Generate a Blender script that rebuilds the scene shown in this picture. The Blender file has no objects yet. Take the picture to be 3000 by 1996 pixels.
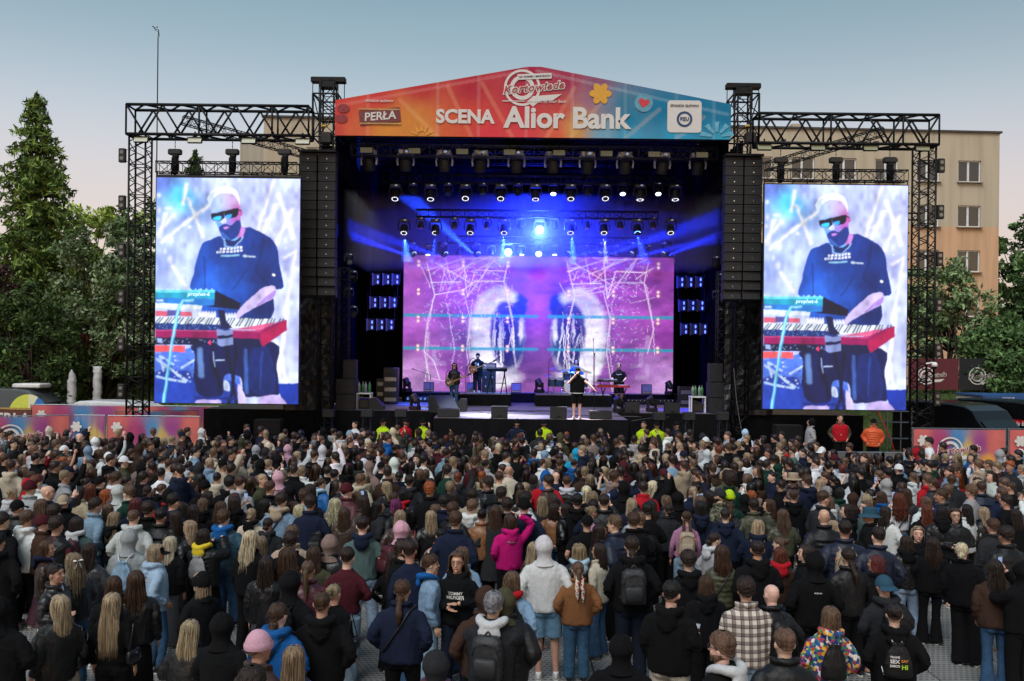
import bpy, bmesh, math, random
import numpy as np
from mathutils import Vector, Matrix, noise
R = math.radians
rng = random.Random(7)
nrg = np.random.default_rng(7)
S = bpy.context.scene
COL = S.collection

# ------------------------------------------------------------ camera
F, CX, CY, H, ROLL = 2700.0, 1500.0, 1028.0, 4.4, R(0.61)
cam = bpy.data.cameras.new('camera'); cam.sensor_width = 36; cam.lens = 36 * F / 3000
cam.shift_y = (CY - 998) / 3000; cam.clip_end = 6000; cam.clip_start = 0.1
camo = bpy.data.objects.new('camera', cam); COL.objects.link(camo)
camo.matrix_world = Matrix.Translation((0, 0, H)) @ Matrix.Rotation(R(90), 4, 'X') @ Matrix.Rotation(ROLL, 4, 'Z')
S.camera = camo

def unroll(x, y):
    dx, dy = x - CX, y - CY
    c, s = math.cos(ROLL), math.sin(ROLL)
    return dx * c + dy * s, -dx * s + dy * c
def P(x, y, Y):                      # a pixel of the photograph at depth Y
    u, v = unroll(x, y); return Vector((u / F * Y, Y, H - v / F * Y))
def PZ(x, y, Z):                     # a pixel at known height Z
    u, v = unroll(x, y); Y = (H - Z) * F / v; return Vector((u / F * Y, Y, Z))

# ------------------------------------------------------------ sky and light
EL, ROT = R(4.0), R(168)
w = bpy.data.worlds.new('World'); S.world = w; w.use_nodes = True
nt = w.node_tree; bg = nt.nodes['Background']
sk = nt.nodes.new('ShaderNodeTexSky'); sk.sky_type = 'NISHITA'; sk.sun_disc = False
sk.sun_elevation = EL; sk.sun_rotation = ROT; sk.altitude = 100; sk.air_density = 1.0; sk.dust_density = 1.6; sk.ozone_density = 2.0
nt.links.new(sk.outputs[0], bg.inputs[0]); bg.inputs[1].default_value = 0.055
tc_ = nt.nodes.new('ShaderNodeTexCoord'); sx_ = nt.nodes.new('ShaderNodeSeparateXYZ'); nt.links.new(tc_.outputs['Generated'], sx_.inputs[0])
rp_ = nt.nodes.new('ShaderNodeValToRGB'); nt.links.new(sx_.outputs[2], rp_.inputs[0]); rp_.color_ramp.interpolation = 'B_SPLINE'
els = [(0, (.56, .40, .36)), (.1, (.60, .44, .41)), (.17, (.56, .45, .435)), (.23, (.43, .425, .455)), (.29, (.27, .325, .345)), (.37, (.15, .228, .26)), (.6, (.12, .19, .23)), (1, (.1, .16, .21))]
while len(rp_.color_ramp.elements) < len(els): rp_.color_ramp.elements.new(.5)
for e, (q, c) in zip(rp_.color_ramp.elements, els): e.position = q; e.color = c + (1,)
b2_ = nt.nodes.new('ShaderNodeBackground'); nt.links.new(rp_.outputs[0], b2_.inputs[0]); b2_.inputs[1].default_value = .69; ad_ = nt.nodes.new('ShaderNodeAddShader')
nt.links.new(bg.outputs[0], ad_.inputs[0]); nt.links.new(b2_.outputs[0], ad_.inputs[1]); nt.links.new(ad_.outputs[0], nt.nodes['World Output'].inputs[0])
sd = bpy.data.lights.new('sun', 'SUN'); sd.energy = 1.75; sd.angle = R(38); sd.color = (1.0, .985, .975)
so = bpy.data.objects.new('sun', sd); COL.objects.link(so)
so.rotation_euler = (R(38), 0, R(-30))
S.view_settings.view_transform = 'Standard'; S.view_settings.look = 'None'
S.view_settings.exposure = 0.66; S.view_settings.gamma = 1
S.cycles.use_denoising = True
S.cycles.max_bounces = 6; S.cycles.volume_bounces = 0; S.cycles.transparent_max_bounces = 8
S.cycles.caustics_reflective = False; S.cycles.caustics_refractive = False
S.cycles.sample_clamp_indirect = 4

# ------------------------------------------------------------ helpers
def lin(v): return v / 12.92 if v <= .04045 else ((v + .055) / 1.055) ** 2.4
def C(h, a=1):
    h = h.lstrip('#'); return tuple(lin(int(h[i:i + 2], 16) / 255) for i in (0, 2, 4)) + (a,)
MATS = {}
def mat(name, col=None, rough=.6, metal=0, emit=None, es=1, var=.25, scale=8, bump=0, bscale=40, attr=None, objcol=False, spec=.5,
        stretch=(1, 1, 1), sheen=0):
    if name in MATS: return MATS[name]
    m = bpy.data.materials.new(name); m.use_nodes = True; MATS[name] = m
    n, l = m.node_tree.nodes, m.node_tree.links
    b = n['Principled BSDF']; b.inputs['Roughness'].default_value = rough; b.inputs['Metallic'].default_value = metal
    b.inputs['Specular IOR Level'].default_value = spec
    if sheen:
        b.inputs['Sheen Weight'].default_value = sheen; b.inputs['Sheen Roughness'].default_value = .6
    src = None
    if attr:
        a = n.new('ShaderNodeAttribute'); a.attribute_name = attr; src = a.outputs['Color']
    elif objcol:
        a = n.new('ShaderNodeObjectInfo'); src = a.outputs['Color']
    if emit:
        b.inputs['Base Color'].default_value = (.01, .01, .01, 1)
        if src: l.new(src, b.inputs['Emission Color'])
        else: b.inputs['Emission Color'].default_value = emit
        b.inputs['Emission Strength'].default_value = es
        m.cycles.emission_sampling = 'NONE'
        return m
    tc = n.new('ShaderNodeTexCoord'); mp = n.new('ShaderNodeMapping'); l.new(tc.outputs['Object'], mp.inputs[0])
    mp.inputs['Scale'].default_value = stretch
    if objcol:
        sc_ = n.new('ShaderNodeMath'); sc_.operation = 'MULTIPLY'; sc_.inputs[1].default_value = 37; l.new(a.outputs['Random'], sc_.inputs[0]); l.new(sc_.outputs[0], mp.inputs['Location'])
    tx = n.new('ShaderNodeTexNoise'); tx.inputs['Scale'].default_value = scale; tx.inputs['Detail'].default_value = 6
    tx.inputs['Roughness'].default_value = .62
    l.new(mp.outputs[0], tx.inputs['Vector'])
    mr = n.new('ShaderNodeMapRange'); mr.inputs[1].default_value = .3; mr.inputs[2].default_value = .7
    mr.inputs[3].default_value = 1 - var; mr.inputs[4].default_value = 1 + var
    l.new(tx.outputs[0], mr.inputs[0])
    mx = n.new('ShaderNodeVectorMath'); mx.operation = 'SCALE'
    if src: l.new(src, mx.inputs[0])
    else: mx.inputs[0].default_value = col[:3]
    l.new(mr.outputs[0], mx.inputs['Scale']); l.new(mx.outputs[0], b.inputs['Base Color'])
    if bump:
        t2 = n.new('ShaderNodeTexNoise'); t2.inputs['Scale'].default_value = bscale; t2.inputs['Detail'].default_value = 4
        l.new(mp.outputs[0], t2.inputs['Vector'])
        bp = n.new('ShaderNodeBump'); bp.inputs['Strength'].default_value = bump; bp.inputs['Distance'].default_value = .02
        l.new(t2.outputs[0], bp.inputs['Height']); l.new(bp.outputs[0], b.inputs['Normal'])
    return m

class MB:
    def __init__(s): s.v = []; s.f = []; s.mi = []; s.c = []
    def add(s, vs, fs, mi=0, col=None):
        o = len(s.v); s.v += [tuple(p) for p in vs]; s.f += [tuple(i + o for i in f) for f in fs]; s.mi += [mi] * len(fs)
        if col is not None: s.c += [col] * len(vs)
        return s
    def box(s, c, d, rot=None, mi=0, col=None, taper=1.0):
        x, y, z = (q / 2 for q in d)
        vs = [Vector((sx * x * (taper if sz > 0 else 1), sy * y * (taper if sz > 0 else 1), sz * z)) for sz in (-1, 1) for sy in (-1, 1) for sx in (-1, 1)]
        if rot is not None: vs = [rot @ p for p in vs]
        c = Vector(c); vs = [p + c for p in vs]
        return s.add(vs, [(0, 2, 3, 1), (4, 5, 7, 6), (0, 1, 5, 4), (2, 6, 7, 3), (0, 4, 6, 2), (1, 3, 7, 5)], mi, col)
    def bbox(s, c, d, b=.02, rot=None, mi=0):      # box with chamfered upright and level edges
        x, y, z = (q / 2 for q in d); vs = []; c = Vector(c)
        pts = [(-x + b, -y), (x - b, -y), (x, -y + b), (x, y - b), (x - b, y), (-x + b, y), (-x, y - b), (-x, -y + b)]
        rings = [(-z, .0), (-z + b, 1), (z - b, 1), (z, .0)]
        for zz, k in rings:
            for px, py in pts:
                q = Vector((px - (0 if k else math.copysign(b, px)), py - (0 if k else math.copysign(b, py)), zz))
                if rot is not None: q = rot @ q
                vs.append(q + c)
        fs = [tuple(reversed(range(8))), tuple(range(24, 32))]
        for r in range(3):
            for i in range(8): fs.append((r * 8 + i, r * 8 + (i + 1) % 8, r * 8 + 8 + (i + 1) % 8, r * 8 + 8 + i))
        return s.add(vs, fs, mi)
    def cyl(s, p0, p1, r0, r1=None, n=8, mi=0, col=None, cap=True):
        p0, p1 = Vector(p0), Vector(p1); r1 = r0 if r1 is None else r1
        d = (p1 - p0); q = d.to_track_quat('Z', 'Y') if d.length > 1e-6 else Matrix.Identity(3).to_quaternion()
        vs = [];
        for p, r in ((p0, r0), (p1, r1)):
            for i in range(n):
                a = 2 * math.pi * i / n; vs.append(p + q @ Vector((r * math.cos(a), r * math.sin(a), 0)))
        fs = [(i, (i + 1) % n, n + (i + 1) % n, n + i) for i in range(n)]
        if cap: fs += [tuple(reversed(range(n))), tuple(range(n, 2 * n))]
        return s.add(vs, fs, mi, col)
    def tube(s, pts, r, n=6, mi=0, col=None):
        pts = [Vector(p) for p in pts]; rs = r if isinstance(r, (list, tuple)) else [r] * len(pts)
        vs = []; q = None; dp = None
        for i, p in enumerate(pts):
            d = (pts[min(i + 1, len(pts) - 1)] - pts[max(i - 1, 0)]).normalized(); q = d.to_track_quat('Z', 'Y') if q is None else dp.rotation_difference(d) @ q; dp = d
            for k in range(n):
                a = 2 * math.pi * k / n; vs.append(p + q @ Vector((rs[i] * math.cos(a), rs[i] * math.sin(a), 0)))
        fs = []
        for i in range(len(pts) - 1):
            for k in range(n): fs.append((i * n + k, i * n + (k + 1) % n, (i + 1) * n + (k + 1) % n, (i + 1) * n + k))
        fs += [tuple(reversed(range(n))), tuple(range((len(pts) - 1) * n, len(pts) * n))]
        return s.add(vs, fs, mi, col)
    def loft(s, rings, n=16, mi=0, cap=True, sq=1.0):   # rings: (centre, rx, ry[, Matrix])
        vs = []
        for rg in rings:
            c, rx, ry = Vector(rg[0]), rg[1], rg[2]; m = rg[3] if len(rg) > 3 else None
            for k in range(n):
                a = 2 * math.pi * k / n; ca, sa = math.cos(a), math.sin(a)
                if sq != 1: ca, sa = math.copysign(abs(ca) ** sq, ca), math.copysign(abs(sa) ** sq, sa)
                q = Vector((rx * ca, ry * sa, 0))
                if m is not None: q = m @ q
                vs.append(c + q)
        fs = []
        for i in range(len(rings) - 1):
            for k in range(n): fs.append((i * n + k, i * n + (k + 1) % n, (i + 1) * n + (k + 1) % n, (i + 1) * n + k))
        if cap: fs += [tuple(reversed(range(n))), tuple(range((len(rings) - 1) * n, len(rings) * n))]
        return s.add(vs, fs, mi)
    def ball(s, c, r, n=12, m=8, mi=0, rot=None):
        r = (r, r, r) if not isinstance(r, (tuple, list)) else r; c = Vector(c); vs = [];
        for i in range(1, m):
            t = math.pi * i / m
            for k in range(n):
                a = 2 * math.pi * k / n; q = Vector((r[0] * math.sin(t) * math.cos(a), r[1] * math.sin(t) * math.sin(a), -r[2] * math.cos(t)))
                vs.append(c + (rot @ q if rot is not None else q))
        q0, q1 = Vector((0, 0, -r[2])), Vector((0, 0, r[2]))
        if rot is not None: q0, q1 = rot @ q0, rot @ q1
        vs += [c + q0, c + q1]; b = (m - 1) * n
        fs = [(i * n + k, i * n + (k + 1) % n, (i + 1) * n + (k + 1) % n, (i + 1) * n + k) for i in range(m - 2) for k in range(n)]
        fs += [(b, (k + 1) % n, k) for k in range(n)] + [(b + 1, (m - 2) * n + k, (m - 2) * n + (k + 1) % n) for k in range(n)]
        return s.add(vs, fs, mi)
    def prism(s, poly, d, M=None, mi=0):                # polygon in the local xz plane, thickness d towards +y
        n = len(poly); vs = [Vector((p[0], y, p[1])) for y in (0, d) for p in poly]
        if M is not None: vs = [M @ p for p in vs]
        fs = [tuple(range(n)), tuple(reversed(range(n, 2 * n)))] + [(i, n + i, n + (i + 1) % n, (i + 1) % n) for i in range(n)]
        return s.add(vs, fs, mi)
    def mesh(s, name='m', mats=(), smooth=False):
        me = bpy.data.meshes.new(name); me.from_pydata(s.v, [], s.f)
        for m in mats: me.materials.append(m)
        if len(mats) > 1: me.polygons.foreach_set('material_index', s.mi)
        if smooth: me.polygons.foreach_set('use_smooth', [True] * len(me.polygons))
        if s.c and len(s.c) == len(s.v):
            a = me.color_attributes.new('Col', 'FLOAT_COLOR', 'POINT'); a.data.foreach_set('color', np.array(s.c, 'f').ravel())
        me.update(); return me
    def build(s, name, m, parent=None, loc=None, smooth=False):
        return obj(name, s.mesh(name, m if isinstance(m, (list, tuple)) else [m], smooth), parent, loc)

def obj(name, me, parent=None, loc=None, rz=None):
    o = bpy.data.objects.new(name, me); COL.objects.link(o)
    if parent: o.parent = parent
    if loc is not None: o.location = loc
    if rz is not None: o.rotation_euler.z = rz
    return o
def tag(o, label=None, cat=None, group=None, kind=None):
    if label: o['label'] = label
    if cat: o['category'] = cat
    if group: o['group'] = group
    if kind: o['kind'] = kind
    return o
def thing(name, label, cat, loc=(0, 0, 0), rz=0, group=None):
    o = obj(name, None, None, loc); o.rotation_euler.z = rz; o.empty_display_size = .1
    return tag(o, label, cat, group)
def copy_tree(o, parent=None):
    c = o.copy(); COL.objects.link(c); c.parent = parent
    for ch in o.children: copy_tree(ch, c)
    return c
KIDS = {}
def dup(root, loc, rz=None, label=None):
    c = copy_tree(root); c.location = loc
    if rz is not None: c.rotation_euler.z = rz
    if label: c['label'] = label
    return c
TMP = bpy.data.scenes.new('tmp_eval'); 
def evaluated(o):
    TMP.collection.objects.link(o)
    with bpy.context.temp_override(scene=TMP, view_layer=TMP.view_layers[0]): dg = bpy.context.evaluated_depsgraph_get()
    me = bpy.data.meshes.new_from_object(o.evaluated_get(dg), depsgraph=dg)
    TMP.collection.objects.unlink(o); return me
def text_mesh(s, size, bold=0, shear=0, extr=.003, align='CENTER', space=1.0):
    cu = bpy.data.curves.new('t', 'FONT'); cu.body = s; cu.size = size; cu.offset = bold; cu.shear = shear; cu.extrude = extr
    cu.align_x = align; cu.align_y = 'CENTER'; cu.resolution_u = 3; cu.space_character = space
    o = bpy.data.objects.new('t', cu); me = evaluated(o)
    bpy.data.objects.remove(o); bpy.data.curves.remove(cu); me.materials.clear(); return me
FRONT = Matrix.Rotation(R(90), 4, 'X')          # text plane turned upright, facing -Y
def text(name, s, size, m, parent, loc, bold=0, shear=0, rot=0, align='CENTER', space=1.0, fit=None, rz=0):
    me = text_mesh(s, size, bold, shear, align=align, space=space); me.materials.append(m)
    if fit:
        xs = [v.co.x for v in me.vertices]; k = fit / (max(xs) - min(xs)); me.transform(Matrix.Diagonal((k, k, 1, 1)))
    me.transform(Matrix.Rotation(rz, 4, 'Z') @ FRONT @ Matrix.Rotation(rot, 4, 'Z'))
    return obj(name, me, parent, loc)
def cmr(poly, k=4, closed=True):                 # Catmull-Rom smoothing of an outline
    n = len(poly); out = []
    for i in range(n if closed else n - 1):
        p = [np.array(poly[(i + j) % n] if closed else poly[min(max(i + j, 0), n - 1)], float) for j in (-1, 0, 1, 2)]
        for t in np.arange(k) / k:
            out.append(tuple(.5 * (2 * p[1] + (p[2] - p[0]) * t + (2 * p[0] - 5 * p[1] + 4 * p[2] - p[3]) * t * t + (3 * p[1] - p[0] - 3 * p[2] + p[3]) * t ** 3)))
    if not closed: out.append(tuple(poly[-1]))
    return out
# painter of flat printed or lit pictures: colours per grid vertex
def snoise(h, w, cells, seed):
    g = np.random.default_rng(seed).normal(size=(cells + 3, cells + 3)); y = np.linspace(0, cells, h); x = np.linspace(0, cells, w); yi, xi = y.astype(int), x.astype(int); fy, fx = y - yi, x - xi; fy, fx = fy * fy * (3 - 2 * fy), fx * fx * (3 - 2 * fx)
    a = g[yi][:, xi]; b = g[yi][:, xi + 1]; c = g[yi + 1][:, xi]; d = g[yi + 1][:, xi + 1]; return (a * (1 - fx) + b * fx) * (1 - fy)[:, None] + (c * (1 - fx) + d * fx) * fy[:, None]
class Pic:
    def __init__(s, w, h, x0, y0, x1, y1, ss=2):
        s.w, s.h, s.ss = w, h, ss; W, Hh = w * ss, h * ss
        gx = x0 + (np.arange(W) + .5) / W * (x1 - x0); gy = y0 + (np.arange(Hh) + .5) / Hh * (y1 - y0)
        s.X, s.Y = np.meshgrid(gx, gy); s.a = np.zeros((Hh, W, 3))
    def warp(s, amp, cells=26):
        h, w = s.X.shape; s.X0, s.Y0 = s.X, s.Y; s.X = s.X + amp * (snoise(h, w, cells, 1) + .5 * snoise(h, w, cells * 2, 2)); s.Y = s.Y + amp * (snoise(h, w, cells, 3) + .5 * snoise(h, w, cells * 2, 4))
    def rbf(s, pts, p=2.0, mask=None):
        num = np.zeros_like(s.a); den = np.zeros(s.X.shape)
        for x, y, c in pts:
            wt = 1 / (((s.X - x) ** 2 + (s.Y - y) ** 2) + 400) ** p; num += wt[..., None] * np.array(C(c)[:3]); den += wt
        q = num / den[..., None]
        if mask is None: s.a = q
        else: s.a = s.a * (1 - mask[..., None]) + q * mask[..., None]
    def pmask(s, poly):
        m = np.zeros(s.X.shape, bool); n = len(poly)
        xs = [p[0] for p in poly]; ys = [p[1] for p in poly]; yy, xx = getattr(s, 'Y0', s.Y)[:, 0], getattr(s, 'X0', s.X)[0]; pd = 25
        ii = np.where((yy >= min(ys) - pd) & (yy <= max(ys) + pd))[0]; jj = np.where((xx >= min(xs) - pd) & (xx <= max(xs) + pd))[0]
        if not len(ii) or not len(jj): return m.astype(float)
        sl = np.s_[ii[0]:ii[-1] + 1, jj[0]:jj[-1] + 1]; X, Y = s.X[sl], s.Y[sl]; r = np.zeros(X.shape, bool)
        for i in range(n):
            (xa, ya), (xb, yb) = poly[i], poly[(i + 1) % n]
            if ya == yb: continue
            r ^= ((ya > Y) != (yb > Y)) & (X < (xb - xa) * (Y - ya) / (yb - ya) + xa)
        m[sl] = r; return m.astype(float)
    def put(s, m, c, a=1):
        m = (m * a)[..., None]; s.a = s.a * (1 - m) + np.array(C(c)[:3] if isinstance(c, str) else c) * m
    def poly(s, pts, c, a=1, smooth=True): s.put(s.pmask(cmr(pts) if smooth else pts), c, a)
    def line(s, pts, wd, c, a=1, soft=1.0):
        d = np.full(s.X.shape, 1e9)
        for (xa, ya), (xb, yb) in zip(pts[:-1], pts[1:]):
            L = (xb - xa) ** 2 + (yb - ya) ** 2 + 1e-9; t = np.clip(((s.X - xa) * (xb - xa) + (s.Y - ya) * (yb - ya)) / L, 0, 1)
            d = np.minimum(d, np.hypot(s.X - xa - t * (xb - xa), s.Y - ya - t * (yb - ya)))
        s.put(np.clip((wd / 2 - d) / soft + .5, 0, 1), c, a)
    def ell(s, cx, cy, rx, ry, c, a=1, soft=.08, rot=0):
        X, Y = s.X - cx, s.Y - cy; ca, sa = math.cos(rot), math.sin(rot); X, Y = X * ca + Y * sa, -X * sa + Y * ca
        s.put(np.clip((1 - np.hypot(X / rx, Y / ry)) / soft, 0, 1), c, a)
    def out(s): return s.a.reshape(s.h, s.ss, s.w, s.ss, 3).mean((1, 3))
def pic_mesh(name, img, m, pos):                # one quad per picture cell; pos(u, v) gives the point, v counted downwards
    h, w = img.shape[:2]; us = np.linspace(0, 1, w + 1); vs = np.linspace(0, 1, h + 1)
    V = [tuple(pos(u, v)) for v in vs for u in us]
    idx = np.arange((h + 1) * (w + 1)).reshape(h + 1, w + 1)
    Fc = np.stack([idx[1:, :-1], idx[1:, 1:], idx[:-1, 1:], idx[:-1, :-1]], -1).reshape(-1, 4)
    me = bpy.data.meshes.new(name); me.from_pydata(V, [], Fc.tolist()); me.materials.append(m)
    a = me.color_attributes.new('Col', 'FLOAT_COLOR', 'CORNER')
    c = np.ones((h * w, 4, 4), 'f'); c[:, :, :3] = img.reshape(-1, 1, 3); a.data.foreach_set('color', c.ravel()); me.update(); return me

BLK = mat('black_metal', C('#1b1b1d'), .55, .6, var=.3, scale=6, bump=.1)
BLKP = mat('black_plastic', C('#18181a'), .5, var=.3, scale=10, bump=.1, bscale=90)
CLOTHB = mat('black_cloth', C('#101013'), .95, var=.35, scale=3, bump=.5, bscale=6, spec=.15)
TARP = mat('black_tarpaulin', C('#0f0f12'), .42, var=.2, scale=3, bump=.4, bscale=3)
ALU = mat('grey_metal', C('#8d9094'), .4, .9, var=.2, scale=12)
CHR = mat('chrome', C('#c8c8cc'), .2, 1, var=.1)
WHT = mat('white_paint', C('#d8d8d6'), .55, var=.12, scale=5, bump=.05)
GLASSD = mat('dark_glass', C('#101417'), .08, var=.2, spec=.9)
# ------------------------------------------------------------ ground
def sheet(name, x0, x1, y0, y1, z, m):
    me = bpy.data.meshes.new(name); me.from_pydata([(x0, y0, z), (x1, y0, z), (x1, y1, z), (x0, y1, z)], [], [(0, 1, 2, 3)])
    me.materials.append(m); return tag(obj(name, me), kind='structure')
ASPH = mat('asphalt', C('#4a4c4e'), .9, var=.3, scale=2, bump=.3, bscale=120)
sheet('ground', -2500, 2500, -300, 4000, 0, ASPH)
def slot_material():
    m = mat('floor_panel', C('#7c7b79'), .62, var=.22, scale=1.3, bump=.15, bscale=60, spec=.4)
    n, l = m.node_tree.nodes, m.node_tree.links; b = n['Principled BSDF']
    def M(op, a, bb=None):
        q = n.new('ShaderNodeMath'); q.operation = op
        for i, x in enumerate((a, bb)):
            if x is None: continue
            if isinstance(x, (int, float)): q.inputs[i].default_value = x
            else: l.new(x, q.inputs[i])
        return q.outputs[0]
    tc = n.new('ShaderNodeNewGeometry'); sp = n.new('ShaderNodeSeparateXYZ'); l.new(tc.outputs['Position'], sp.inputs[0])
    ry = M('MULTIPLY', sp.outputs[1], 1 / .085); row = M('FLOOR', ry)
    off = M('MULTIPLY', M('MODULO', row, 2), .5)
    fx = M('FRACT', M('ADD', M('MULTIPLY', sp.outputs[0], 1 / .078), off)); fy = M('FRACT', ry)
    mask = M('MULTIPLY', M('LESS_THAN', fx, .6), M('LESS_THAN', fy, .3))
    dn = b.inputs['Base Color'].links[0].from_socket
    mx = n.new('ShaderNodeMix'); mx.data_type = 'RGBA'; l.new(mask, mx.inputs[0]); l.new(dn, mx.inputs[6]); mx.inputs[7].default_value = C('#1b1c1d')
    l.new(mx.outputs[2], b.inputs['Base Color']); return m
FLM = slot_material()
ef = sheet('event_floor', -26, 26, 4, 31.5, .004, mat('floor_base', C('#26282a'), .8))
PX, PY = 2.32, 1.16
pm = MB().bbox((0, 0, .013), (PX - .02, PY - .02, .026), .006).mesh('panel', [FLM])
far = MB()
for j in range(0, 24):
    for i in range(-11, 12):
        x = i * PX + (PX / 2 if j % 2 else 0); y = 5 + PY * (j + .5)
        if 7 < y < 18.5 and abs(x) < y * .62 + 1: obj('floor_panel', pm, ef, (x, y, .005 + rng.random() * .003))
        else: far.box((x, y, .016), (PX - .02, PY - .02, .022))
tag(far.build('floor_panels_beyond', FLM, ef), kind='stuff')
ef.children[-1].name = 'outer_floor_panel'
GRASS = mat('grass', C('#3c4a26'), .95, var=.5, scale=1.5, bump=1.0, bscale=25, spec=.1)
def bank(name, x0, x1):
    nx, ny = 40, 40; vs = []
    for j in range(ny + 1):
        y = 39 + j * 1.6
        for i in range(nx + 1):
            x = x0 + (x1 - x0) * i / nx; t = min(max((y - 40) / 6, 0), 1); z = 2.5 * t * t * (3 - 2 * t) + .25 * noise.noise((x * .4, y * .4, 1)) * t
            e = min(1, min(abs(x - x0), abs(x - x1)) / 3 + (0 if min(x, x0) > -40 else 1)); vs.append((x, y, .012 + z * min(1, e)))
    fs = [(j * (nx + 1) + i, j * (nx + 1) + i + 1, (j + 1) * (nx + 1) + i + 1, (j + 1) * (nx + 1) + i) for j in range(ny) for i in range(nx)]
    me = bpy.data.meshes.new(name); me.from_pydata(vs, [], fs); me.materials.append(GRASS); return tag(obj(name, me), kind='structure')
bank('grass_bank', -60, -12); bank('grass_bank', 15, 62)
gb = MB()
for k in range(16000):
    s = rng.choice((-1, 1)); x = rng.uniform(13, 34) * s; y = rng.uniform(40, 47); t = min(max((y - 40) / 6, 0), 1)
    if s > 0 and x < 16: continue
    z = 2.5 * t * t * (3 - 2 * t) * min(1, (abs(x) - (12 if s < 0 else 15)) / 3); a = rng.uniform(0, 6.3); h = rng.uniform(.1, .28); c, q = math.cos(a) * .03, math.sin(a) * .03
    gb.add([(x - c, y - q, z), (x + c, y + q, z), (x + rng.uniform(-.08, .08), y + rng.uniform(-.08, .08), z + h)], [(0, 1, 2)])
tag(gb.build('grass_tufts', mat('grass_blade', C('#47592b'), .9, var=.5, scale=3)), 'rough grass growing on the banks beside the stage', 'grass', kind='stuff')

# ------------------------------------------------------------ buildings
def wall_material(name, lo, hi, zsplit):
    m = mat(name, C(lo), .92, var=.1, scale=.5, bump=.25, bscale=30, spec=.2); n, l = m.node_tree.nodes, m.node_tree.links
    b = n['Principled BSDF']; tc = n.new('ShaderNodeTexCoord'); sp = n.new('ShaderNodeSeparateXYZ'); l.new(tc.outputs['Object'], sp.inputs[0])
    gt = n.new('ShaderNodeMath'); gt.operation = 'GREATER_THAN'; l.new(sp.outputs[2], gt.inputs[0]); gt.inputs[1].default_value = zsplit
    mp = n.new('ShaderNodeMapping'); mp.inputs['Scale'].default_value = (1.6, 1.6, .12); l.new(tc.outputs['Object'], mp.inputs[0])
    tx = n.new('ShaderNodeTexNoise'); tx.inputs['Scale'].default_value = 1.3; tx.inputs['Detail'].default_value = 7; l.new(mp.outputs[0], tx.inputs[0])
    rp = n.new('ShaderNodeValToRGB'); rp.color_ramp.elements[0].position = .42; rp.color_ramp.elements[1].position = .68
    rp.color_ramp.elements[0].color = (1, 1, 1, 1); rp.color_ramp.elements[1].color = (.55, .54, .52, 1); l.new(tx.outputs[0], rp.inputs[0])
    mx = n.new('ShaderNodeMix'); mx.data_type = 'RGBA'; mx.inputs[6].default_value = C(lo); mx.inputs[7].default_value = C(hi); l.new(gt.outputs[0], mx.inputs[0])
    m2 = n.new('ShaderNodeMix'); m2.data_type = 'RGBA'; m2.blend_type = 'MULTIPLY'; m2.inputs[0].default_value = .4
    l.new(mx.outputs[2], m2.inputs[6]); l.new(rp.outputs[0], m2.inputs[7]); l.new(m2.outputs[2], b.inputs['Base Color']); return m
def facade(L, Z, opens, th=.3):                  # wall in the xz plane with real openings and reveals
    xs = sorted({0, L} | {q for o in opens for q in (o[0], o[1])}); zs = sorted({0, Z} | {q for o in opens for q in (o[2], o[3])}); b = MB()
    for x0, x1 in zip(xs[:-1], xs[1:]):
        for z0, z1 in zip(zs[:-1], zs[1:]):
            xm, zm = (x0 + x1) / 2, (z0 + z1) / 2
            if any(o[0] < xm < o[1] and o[2] < zm < o[3] for o in opens): continue
            b.add([(x0, 0, z0), (x1, 0, z0), (x1, 0, z1), (x0, 0, z1)], [(0, 1, 2, 3)])
    for x0, x1, z0, z1 in opens:
        b.add([(x0, 0, z0), (x1, 0, z0), (x1, 0, z1), (x0, 0, z1), (x0, th, z0), (x1, th, z0), (x1, th, z1), (x0, th, z1)], [(0, 4, 5, 1), (1, 5, 6, 2), (2, 6, 7, 3), (3, 7, 4, 0)])
    return b
def window(parent, x0, x1, z0, z1, d, curtain):
    fr = MB(); t = .08; w, h = x1 - x0, z1 - z0; xm = x0 + w * .47
    for c, s in (((x0 + t / 2, d, z0 + h / 2), (t, .08, h)), ((x1 - t / 2, d, z0 + h / 2), (t, .08, h)), ((xm, d - .004, z0 + h / 2), (t * 1.6, .08, h - 2 * t)),
                 ((x0 + w / 2, d, z0 + t / 2), (w - 2 * t, .08, t)), ((x0 + w / 2, d, z1 - t / 2), (w - 2 * t, .08, t))): fr.box(c, s)
    f = fr.build('window', WHT, parent)
    for a, b in ((x0 + t, xm - t * .8), (xm + t * .8, x1 - t)):
        MB().box(((a + b) / 2, d + .02, z0 + h / 2), (b - a, .02, h - 2 * t)).build('pane', GLASSD, f)
    if curtain:
        cm = MB(); n = 14
        for k in range(n): cm.box((x0 + t + (w - 2 * t) * (k + .5) / n, d + .12 + .02 * (k % 2), z0 + h / 2), ((w - 2 * t) / n, .02, h - .1))
        cm.build('curtain', mat('net_curtain', C('#8f8f8c'), .9), f)
    MB().box((x0 + w / 2, -.03, z0 - .03), (w + .16, .3, .05)).build('sill', ALU, f)
A, B_ = Vector((-15.2, 55.9, 0)), Vector((30.55, 58, 0)); L = (B_ - A).length; ang = math.atan2(B_.y - A.y, B_.x - A.x); BZ = 18.4
bl = thing('apartment_block', 'long five storey apartment block in stained beige and peach plaster behind the stage', 'building', A, ang)
opens = []; cols = [L - 2.64 - 2.66 * i - (.0 if i else 0) for i in range(6)] + [2.6]
for cxx in cols:
    for r in range(6):
        z1 = 16.65 - 2.82 * r; opens.append((cxx - .02, cxx + 1.46, z1 - 1.36, z1))
WALLM = wall_material('plaster_wall', '#d0a987', '#bdb09a', 12.5)
wl = facade(L, BZ, opens)
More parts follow.
